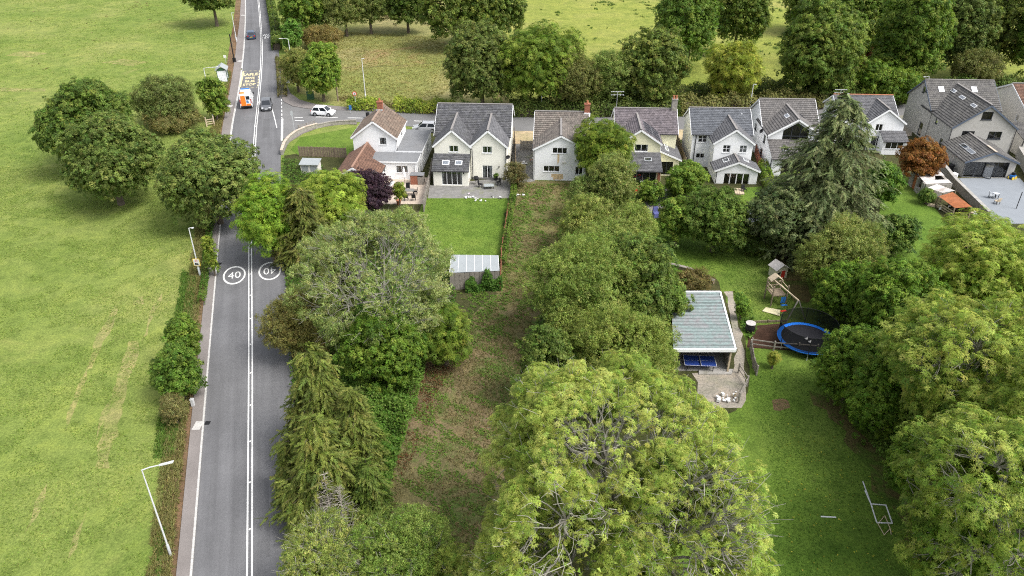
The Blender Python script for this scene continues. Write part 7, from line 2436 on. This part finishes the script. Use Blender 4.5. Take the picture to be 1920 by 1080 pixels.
# ================================================================== GARDEN THINGS
# trampoline
c = g(1512, 634, .75)
dep = c.y * _c + (CAM_H - .75) * _s
Rt = 53 * dep / FPX
root = empty('trampoline', (c.x, c.y, 0), 0, 'round trampoline with blue pad and black safety net', 'trampoline')
MB().lathe([(0, .74), (Rt - .33, .74)], (0, 0, 0), 36).build('mat', M['mat_black'], root)
MB().lathe([(Rt - .36, .77), (Rt - .34, .80), (Rt - .02, .80), (Rt, .77), (Rt - .02, .70), (Rt - .34, .72), (Rt - .36, .77)], (0, 0, 0), 40).build('pad', M['trampoline_blue'], root, True)
for k in range(6):
    a = 2 * math.pi * (k + .25) / 6
    x, y_ = Rt * math.cos(a), Rt * math.sin(a)
    MB().tube([(x * .97, y_ * .97, 0), (x * .97, y_ * .97, .74)], .035, 6).build('leg', M['galvanised'], root)
    MB().tube([(x * 1.01, y_ * 1.01, .5), (x * 1.01, y_ * 1.01, 2.45)], .03, 6).build('pole', M['black_metal'], root)
MB().lathe([(Rt * .985, .8), (Rt * .97, 1.6), (Rt * .985, 2.4)], (0, 0, 0), 40).build('safety_net', M['net_black'], root, True)
MB().tube([(Rt * .985 * math.cos(2 * math.pi * k / 40), Rt * .985 * math.sin(2 * math.pi * k / 40), 2.42) for k in range(41)], .02, 5).build('top_cord', M['black_metal'], root)
for k, (dx, dy) in enumerate(((-.1, -.2), (.05, -.7))):
    m = MB().lathe([(0, 0), (.13, .02), (.15, .1), (0, .2)], (dx, dy, .75), 9)
    m.tube([(dx, dy, .82), (dx + .2, dy + .25, .8)], .05, 6)
    o = m.build('soft_toy', M['debris_white'], None, True)
    tag(o, ('white toy in the middle of the trampoline mat', 'white toy near the front edge of the trampoline')[k], 'toy'); o.location = (c.x, c.y, 0)

# climbing frame
b = g(1452, 566)
root = empty('play_tower', b, rad(8), 'wooden climbing tower with small roof, swing beam and coloured seats', 'climbing frame')
for sx in (-1, 1):
    for sy in (-1, 1):
        MB().box(sx * .75 - .05, sx * .75 + .05, sy * .75 - .05, sy * .75 + .05, 0, 2.3).build('post', M['timber'], root)
MB().box(-.7, .7, -.7, .7, 1.1, 1.18).build('deck', M['timber'], root)
for z in (1.55, 1.95):
    for p, q in (((-.75, .75), (.75, .75)), ((.75, -.75), (.75, .75)), ((-.75, -.75), (-.75, .75))):
        MB().beam((*p, z), (*q, z), .05, .1).build('rail', M['timber_pale'], root)
for k in range(5): MB().box(-.5 + k * .25 - .05, -.5 + k * .25 + .05, .78, .81, 1.2, 2.0).build('slat', M['timber'], root)
rf = MB()
for s in (-1, 1):
    a = [(s * .65, .2, 2.25), (0, .2, 2.75), (0, 1.0, 2.75), (s * .65, 1.0, 2.25)]
    rf.hexa(a, [(x, y_, z + .05) for x, y_, z in a])
rf.build('roof', M['timber_pale'], root)
MB().beam((-.3, .7, 2.3), (.45, -3.4, 2.2), .1, .12).build('beam', M['timber_pale'], root)
for s in (-1, 1): MB().beam((.45 + s * .05, -3.4, 2.2), (.45 + s * 1.0, -3.7, 0), .09, .09).build('leg', M['timber_grey'], root)
for (x, y_), mt in (((.2, -1.5), 'plastic_blue'), ((-.3, -2.5), 'plastic_red')):
    st_ = MB().box(x - .3, x + .3, y_ - .12, y_ + .12, .5, .56).build('swing_seat', M[mt], root)
    for s in (-.25, .25): MB().tube([(x + s, y_, .55), (.1 - y_ * .06, y_, 2.2)], .015, 4).build('rope', M['black_metal'], st_)
MB().box(.2, .75, -.78, -.755, .3, 1.0).build('panel', M['plastic_blue'], root)
o = MB().face([g(1429, 583, .06), g(1462, 592, .12), g(1463, 581, .2), g(1436, 576, .1)]).build('sail_cloth', M['sail_cloth'])
tag(o, 'pale yellow cloth lying on the grass under the swing legs', 'cloth')

# playhouse
b = g(1457, 518)
root = empty('playhouse', b, rad(20), 'small cream playhouse with grey roof and red door', 'playhouse')
MB().box(-.7, .7, -.6, .6, 0, 1.2).build('wall', M['cream_board'], root)
gb = MB()
for y_ in (-.6, .6): gb.face([(-.7, y_, 1.2), (.7, y_, 1.2), (0, y_, 1.65)])
gb.build('gable', M['cream_board'], root)
rf = MB()
for s in (-1, 1):
    a = [(s * .85, -.75, 1.12), (0, -.75, 1.68), (0, .75, 1.68), (s * .85, .75, 1.12)]
    rf.hexa(a, [(x, y_, z + .05) for x, y_, z in a])
rf.build('roof', M['pale_sheet'], root)
MB().box(-.05, .4, -.625, -.602, .02, .95).build('door', M['plastic_red'], root)
MB().box(-.55, -.2, -.625, -.602, .5, .85).build('window', M['car_glass'], root)
MB().box(.702, .72, -.25, .25, .55, .85).build('shutter', M['plastic_red'], root)

# water butt
b = g(1405, 622)
root = empty('water_butt', b, 0, 'dark round water butt with pale lid at the corner of the play area', 'water butt')
MB().lathe([(0, 0), (.38, 0), (.45, .5), (.4, .95), (0, .95)], (0, 0, 0), 16).build('barrel', M['black_metal'], root, True)
MB().lathe([(0, .96), (.46, .95), (.46, 1.0), (0, 1.04)], (0, 0, 0), 16).build('lid', M['pale_sheet'], root, True)


def pipes(name, segs, r, mat, label, cat):
    root = empty(name, segs[0][0], 0, label, cat)
    for s in segs:
        MB().tube([p - segs[0][0] for p in s], r, 6).build('tube', M[mat], root)
    return root


G5 = lambda x, y: g(x, y, .05)
pipes('football_goal', [[G5(1633, 945), G5(1661, 947)], [G5(1661, 947), G5(1673, 981)], [G5(1673, 981), G5(1644, 980)], [G5(1644, 980), G5(1633, 945)], [G5(1633, 945), G5(1618, 903)], [G5(1636, 952), G5(1622, 920)]], .045, 'lamp_white', 'white tubular goal frame lying on the long lawn', 'goal')
pipes('goal_brace', [[G5(1659, 967), G5(1646, 982)], [G5(1646, 982), G5(1658, 1003)], [G5(1658, 1003), G5(1669, 991)], [G5(1669, 991), G5(1659, 967)], [G5(1669, 991), G5(1671, 1002)]], .028, 'timber_pale', 'thin cream tubular brace next to the goal frame', 'goal')
pipes('goal_post', [[G5(1539, 968.5), G5(1567.5, 970)]], .05, 'lamp_white', 'single white tube lying alone on the long lawn', 'tube')


# furniture
def chair(px, py, rz, mat, label, group):
    root = empty('garden_chair', g(px, py), rz, label, 'chair', group)
    MB().box(-.25, .25, -.25, .25, .42, .47).build('seat', M[mat], root)
    MB().hexa([(-.25, .22, .47), (.25, .22, .47), (.25, .27, .47), (-.25, .27, .47)], [(-.25, .30, .95), (.25, .30, .95), (.25, .35, .95), (-.25, .35, .95)]).build('backrest', M[mat], root)
    for sx in (-.22, .22):
        for sy in (-.22, .22): MB().box(sx - .025, sx + .025, sy - .025, sy + .025, 0, .42).build('leg', M['black_metal'], root)
        MB().box(sx - .03, sx + .03, -.2, .27, .64, .68).build('armrest', M[mat], root)
    return root


def table(px, py, rz, w, d, mat, label, h=.74):
    root = empty('garden_table', g(px, py), rz, label, 'table')
    MB().box(-w / 2, w / 2, -d / 2, d / 2, h - .04, h).build('table_top', M[mat], root)
    for sx in (-1, 1):
        for sy in (-1, 1): MB().box(sx * (w / 2 - .08) - .03, sx * (w / 2 - .08) + .03, sy * (d / 2 - .08) - .03, sy * (d / 2 - .08) + .03, 0, h - .04).build('leg', M['black_metal'], root)
    return root


table(766, 366, 0, 1.5, .9, 'slab_grey', 'grey dining table on the tan patio')
for (x, y_, rz, lb_) in ((753, 366, 1.57, 'dark chair at the left end of the dining table on the tan patio'), (779, 365, -1.57, 'dark chair at the right end of the dining table beside the fence'), (762, 376, 3.14, 'dark chair nearest the viewer at the patio dining table'), (776, 376, 3.2, 'dark chair in the front corner of the tan patio'), (765, 357, 0, 'dark chair between the patio dining table and the white wall')):
    chair(x, y_, rz, 'black_metal', lb_, 'chairs on the tan patio')
b = g(759, 343)
root = empty('parasol', b, 0, 'closed white parasol standing on the tan patio', 'parasol')
MB().tube([(0, 0, 0), (0, 0, 2.3)], .03, 6).build('pole', M['timber'], root)
MB().lathe([(.05, 2.25), (.14, 1.8), (.2, .9), (.12, .85)], (0, 0, 0), 10).build('canopy', M['upvc'], root, True)
b = g(783, 344)
root = empty('garden_store', b, -PHI, 'rust-brown garden store with grey lid beside the extension', 'garden store')
MB().box(-.85, .1, -.5, .6, 0, 1.3).build('box', M['brick_red'], root)
MB().box(.12, .9, -.5, .6, 0, 1.1).build('box', M['timber_grey'], root)
MB().box(-.9, .95, -.55, .65, 1.31, 1.37).build('lid', M['felt_roof'], root)
b = g(748, 383)
root = empty('plant_pot', b, 0, 'terracotta pot under the small bay tree', 'plant pot')
MB().lathe([(0, 0), (.22, 0), (.32, .5), (.36, .5), (.36, .6), (0, .55)], (0, 0, 0), 14).build('pot', M['terracotta'], root, True)
b = g(728, 352)
root = empty('sun_lounger', b, rad(40), 'white lounger beside the purple tree on the tan patio', 'lounger')
MB().box(-.9, .3, -.3, .3, .28, .36).build('bed', M['upvc'], root)
MB().hexa([(.3, -.3, .28), (.9, -.3, .6), (.9, .3, .6), (.3, .3, .28)], [(.3, -.3, .36), (.88, -.3, .68), (.88, .3, .68), (.3, .3, .36)]).build('backrest', M['upvc'], root)
for x in (-.8, .25): MB().box(x - .03, x + .03, -.28, .28, 0, .28).build('leg', M['upvc'], root)

table(917, 353, .1, 1.3, .9, 'steel_sheet', 'low grey slatted table on the stained patio', .45)
chair(901, 351, 1.3, 'black_metal', 'dark chair left of the low grey patio table', 'chairs on the stained patio')
chair(934, 347, -1.0, 'black_metal', 'dark chair against the cream wall right of the low table', 'chairs on the stained patio')
b = g(893, 346)
root = empty('barbecue', b, 0, 'black covered kettle barbecue at the corner of the lean-to', 'barbecue')
MB().lathe([(0, .55), (.3, .7), (.36, .95), (.28, 1.15), (0, 1.25)], (0, 0, 0), 14).build('bowl', M['black_metal'], root, True)
for k in range(3):
    a = k * 2.09
    MB().tube([(.2 * math.cos(a), .2 * math.sin(a), .65), (.35 * math.cos(a), .35 * math.sin(a), 0)], .02, 5).build('leg', M['black_metal'], root)
for k, (x, y_, mt, lb_) in enumerate(((820, 346, 'black_metal', 'small black plant pot at the left end of the lean-to'), (876, 346, 'terracotta', 'terracotta plant pot beside the lean-to doors'), (930, 338, 'black_metal', 'tall black pot against the cream wall'))):
    root = empty('plant_pot', g(x, y_), 0, lb_, 'plant pot')
    MB().lathe([(0, 0), (.2, 0), (.27, .45), (.22, .45), (0, .4)], (0, 0, 0), 12).build('pot', M[mt], root, True)
    Sx = Shape(400 + k, .32, 1.0, .4, rc=.14, n=260, sc=.14, lobes=2, pal='copper' if k == 1 else 'weed')
    add_sprigs(link('foliage', Sx.crown(), root), Sx.sprig)


def debris(px, py, w, mat, label, seed, cat='rubbish', name='rubbish_heap', h=.15, n=7):
    r_ = random.Random(seed)
    root = empty(name, g(px, py), 0, label, cat)
    for k in range(n):
        x, y_ = r_.uniform(-w, w), r_.uniform(-w * .5, w * .5)
        a = r_.uniform(0, 3.14); s = r_.uniform(.12, .4) * (w ** .5)
        d = Vector((math.cos(a), math.sin(a), r_.uniform(-.15, .15)))
        m = MB().beam(Vector((x, y_, h * .6 + .05)) - d * s * .5, Vector((x, y_, h * .6 + .05)) + d * s * .5, s * r_.uniform(.4, .9), r_.uniform(.03, h))
        m.build('piece', M[mat if k % 3 else 'debris_white'], root)
    return root


debris(880, 372, .5, 'debris_white', 'crumpled white sheet at the edge of the bright lawn', 501)
debris(902, 376, .8, 'debris_white', 'scattered white rubbish pieces on the bright lawn edge', 502)
debris(932, 371, .7, 'slab_grey', 'grey and white rubbish pile at the right corner of the patio', 503)
debris(878, 365, .25, 'purple_toy', 'small pink toy heap on the stained patio', 504, 'toy', 'toy_heap', n=4)
debris(977, 368, .6, 'debris_white', 'white sheeting dumped on the weedy plot', 505)
debris(978, 308, .8, 'debris_white', 'white bags of rubble in the yard beside the white house', 506, h=.35, n=10)
debris(999, 304, .5, 'terracotta', 'stacked broken pots against the white house wall', 507, h=.6, n=8)
debris(1362, 748, .9, 'debris_white', 'heap of white broken boards in the shed yard', 508, h=.25, n=12)
debris(1375, 744, .5, 'timber_pale', 'leaning pale crate beside the heap of broken boards', 509, h=.4, n=5)
debris(1288, 545, .4, 'plastic_blue', 'blue plant pots behind the corrugated shed', 510, h=.3, n=4)

debris(1770, 392, .9, 'timber', 'jumble of old boards in front of the rusty orange roof', 511, h=.3, n=12)
debris(1742, 372, .7, 'timber_grey', 'grey timber offcuts under the pale sheet canopy', 512, h=.3, n=9)
debris(1834, 402, .8, 'timber_pale', 'stacked pale planks beside the boundary wall', 513, h=.25, n=9)
# solar-house terrace
table(1207, 349, 0, 1.2, .8, 'pale_sheet', 'small pale table outside the garden room')
b = g(1200, 360)
root = empty('toy_slide', b, rad(25), 'red plastic toy slide on the terrace', 'toy')
MB().hexa([(-.9, -.25, .08), (.3, -.25, .8), (.3, .25, .8), (-.9, .25, .08)], [(-.9, -.25, .14), (.3, -.25, .87), (.3, .25, .87), (-.9, .25, .14)]).build('chute', M['plastic_red'], root)
for s in (-.2, .2): MB().beam((.3, s, .8), (.7, s, 0), .06, .06).build('leg', M['plastic_red'], root)
for k in range(3): MB().box(.4 + .1 * k, .44 + .1 * k, -.2, .2, .55 - .2 * k, .6 - .2 * k).build('rung', M['plastic_blue'], root)
b = g(1230, 406)
root = empty('covered_seat', b, rad(20), 'purple-blue covered garden seat on the upper lawn', 'garden seat')
MB().hexa([(-.5, -.4, 0), (.5, -.4, 0), (.5, .4, 0), (-.5, .4, 0)], [(-.42, -.32, .5), (.42, -.32, .5), (.35, .35, .65), (-.35, .35, .65)]).build('cover', M['cover_purple'], root)
MB().hexa([(-.42, .1, .5), (.42, .1, .5), (.42, .36, .5), (-.42, .36, .5)], [(-.3, .25, 1.15), (.3, .25, 1.15), (.28, .4, 1.15), (-.28, .4, 1.15)]).build('backrest', M['cover_purple'], root)
b = g(1312, 303)
root = empty('paddling_board', b, 0, 'grey upright oval board leaning against the white house', 'board')
m = MB(); pts = [(.42 * math.cos(t) , .0, 1.15 + 1.15 * math.sin(t)) for t in [2 * math.pi * k / 18 for k in range(18)]]
m.face([(x, -.04, z) for x, _, z in pts]); m.face([(x, .04, z) for x, _, z in reversed(pts)])
for k in range(18):
    a, b2 = pts[k], pts[(k + 1) % 18]
    m.face([(a[0], .04, a[2]), (b2[0], .04, b2[2]), (b2[0], -.04, b2[2]), (a[0], -.04, a[2])])
m.build('board', M['steel_sheet'], root)
chair(1394, 360, .4, 'black_metal', 'dark garden seat on the narrow lawn by the sunroom', None)
root = empty('deck_platform', g(1386, 360), rad(-10), 'pale timber deck edge outside the sunroom', 'deck')
for k in range(4): MB().box(-.6 + k * .3, -.33 + k * .3, -.9, .9, 0, .15).build('plank', M['timber_pale'], root)

# wheelie bins and oddments at the grey house
def bin_(px, py, mat, label, lid=None, rz=.4):
    root = empty('wheelie_bin', g(px, py), rz, label, 'bin', 'bins beside the grey house')
    MB().hexa([(-.24, -.28, .08), (.24, -.28, .08), (.24, .28, .08), (-.24, .28, .08)], [(-.29, -.36, 1.0), (.29, -.36, 1.0), (.29, .36, 1.0), (-.29, .36, 1.0)]).build('body', M[mat], root)
    MB().hexa([(-.31, -.4, 1.0), (.31, -.4, 1.0), (.31, .4, 1.0), (-.31, .4, 1.0)], [(-.27, -.35, 1.09), (.27, -.35, 1.09), (.27, .3, 1.12), (-.27, .3, 1.12)]).build('lid', M[lid or mat], root)
    for s in (-.24, .24): MB().lathe([(0, -.03), (.1, -.03), (.1, .03), (0, .03)], (s, .3, .1), 10, 'x').build('wheel', M['rubber'], root)
bin_(1766, 314, 'plastic_red', 'bright red bin beside the orange maple')
bin_(1773, 318, 'plastic_green', 'green wheelie bin between the red and black bins')
bin_(1780, 322, 'black_metal', 'black wheelie bin beside the garden room wall')
b = g(1786, 335)
root = empty('appliance', b, .35, 'white domestic appliance standing outside the garden room', 'appliance')
MB().box(-.4, .4, -.32, .32, 0, .8).build('cabinet', M['upvc'], root)
MB().lathe([(0, 0), (.2, 0), (.2, .03), (0, .03)], (0, -.35, .42), 14, 'y').build('door', M['black_metal'], root)
b = g(1810.5, 327)
root = empty('toy_figure', b, 0, 'bright yellow toy standing at the garden room doors', 'toy')
MB().hexa([(-.25, -.12, 0), (.25, -.12, 0), (.25, .12, 0), (-.25, .12, 0)], [(-.18, -.1, .55), (.18, -.1, .55), (.18, .1, .55), (-.18, .1, .55)]).build('body', M['sign_yellow'], root)
MB().box(-.12, .12, -.1, .1, .55, .85).build('head', M['sign_yellow'], root)
b = g(1897, 336)
root = empty('toy_tractor', b, .5, 'yellow and blue ride-on toy at the edge of the terrace', 'toy')
MB().box(-.4, .4, -.25, .25, .25, .6).build('body', M['plastic_blue'], root)
MB().box(-.1, .2, -.2, .2, .6, .95).build('seat', M['black_metal'], root)
for x in (-.3, .3):
    for s in (-.28, .28): MB().lathe([(0, -.06), (.22, -.06), (.22, .06), (0, .06)], (x, s, .22), 12, 'y').build('wheel', M['sign_yellow'], root)
table(1865, 372, .3, .65, .65, 'galvanised', 'small silver bistro table on the grey terrace', .72)
chair(1857, 372, 1.3, 'galvanised', 'silver bistro chair left of the small terrace table', 'bistro chairs')
chair(1868, 383, 3.4, 'timber_pale', 'wooden bistro chair in front of the small terrace table', 'bistro chairs')
root, b, h = post('flag_pole', (1905, 392), (1915, 360), 'dark slim pole standing on the grey terrace', 'pole', 'black_metal', .05)

# blue trampoline glimpsed through the right-hand trees
c = g(1915, 862, .7)
root = empty('trampoline', (c.x, c.y, 0), 0, 'pale blue trampoline glimpsed through the ash at the right edge', 'trampoline')
MB().lathe([(0, .66), (1.4, .66)], (0, 0, 0), 24).build('mat', M['mat_black'], root)
MB().lathe([(1.38, .7), (1.4, .73), (1.75, .73), (1.78, .68), (1.4, .66)], (0, 0, 0), 28).build('pad', M['trampoline_blue'], root)
for k in range(6):
    a = k * math.pi / 3
    MB().tube([(1.7 * math.cos(a), 1.7 * math.sin(a), 0), (1.7 * math.cos(a), 1.7 * math.sin(a), .68)], .03, 6).build('leg', M['galvanised'], root)
# dark moss stump on lawn
for o in COL.objects:
    if o.type == 'MESH' and o.parent is None and 'label' not in o and o.get('kind') == 'structure':
        o['label'] = o.name.split('.')[0].replace('_', ' ') + ' surface beside the houses and gardens'
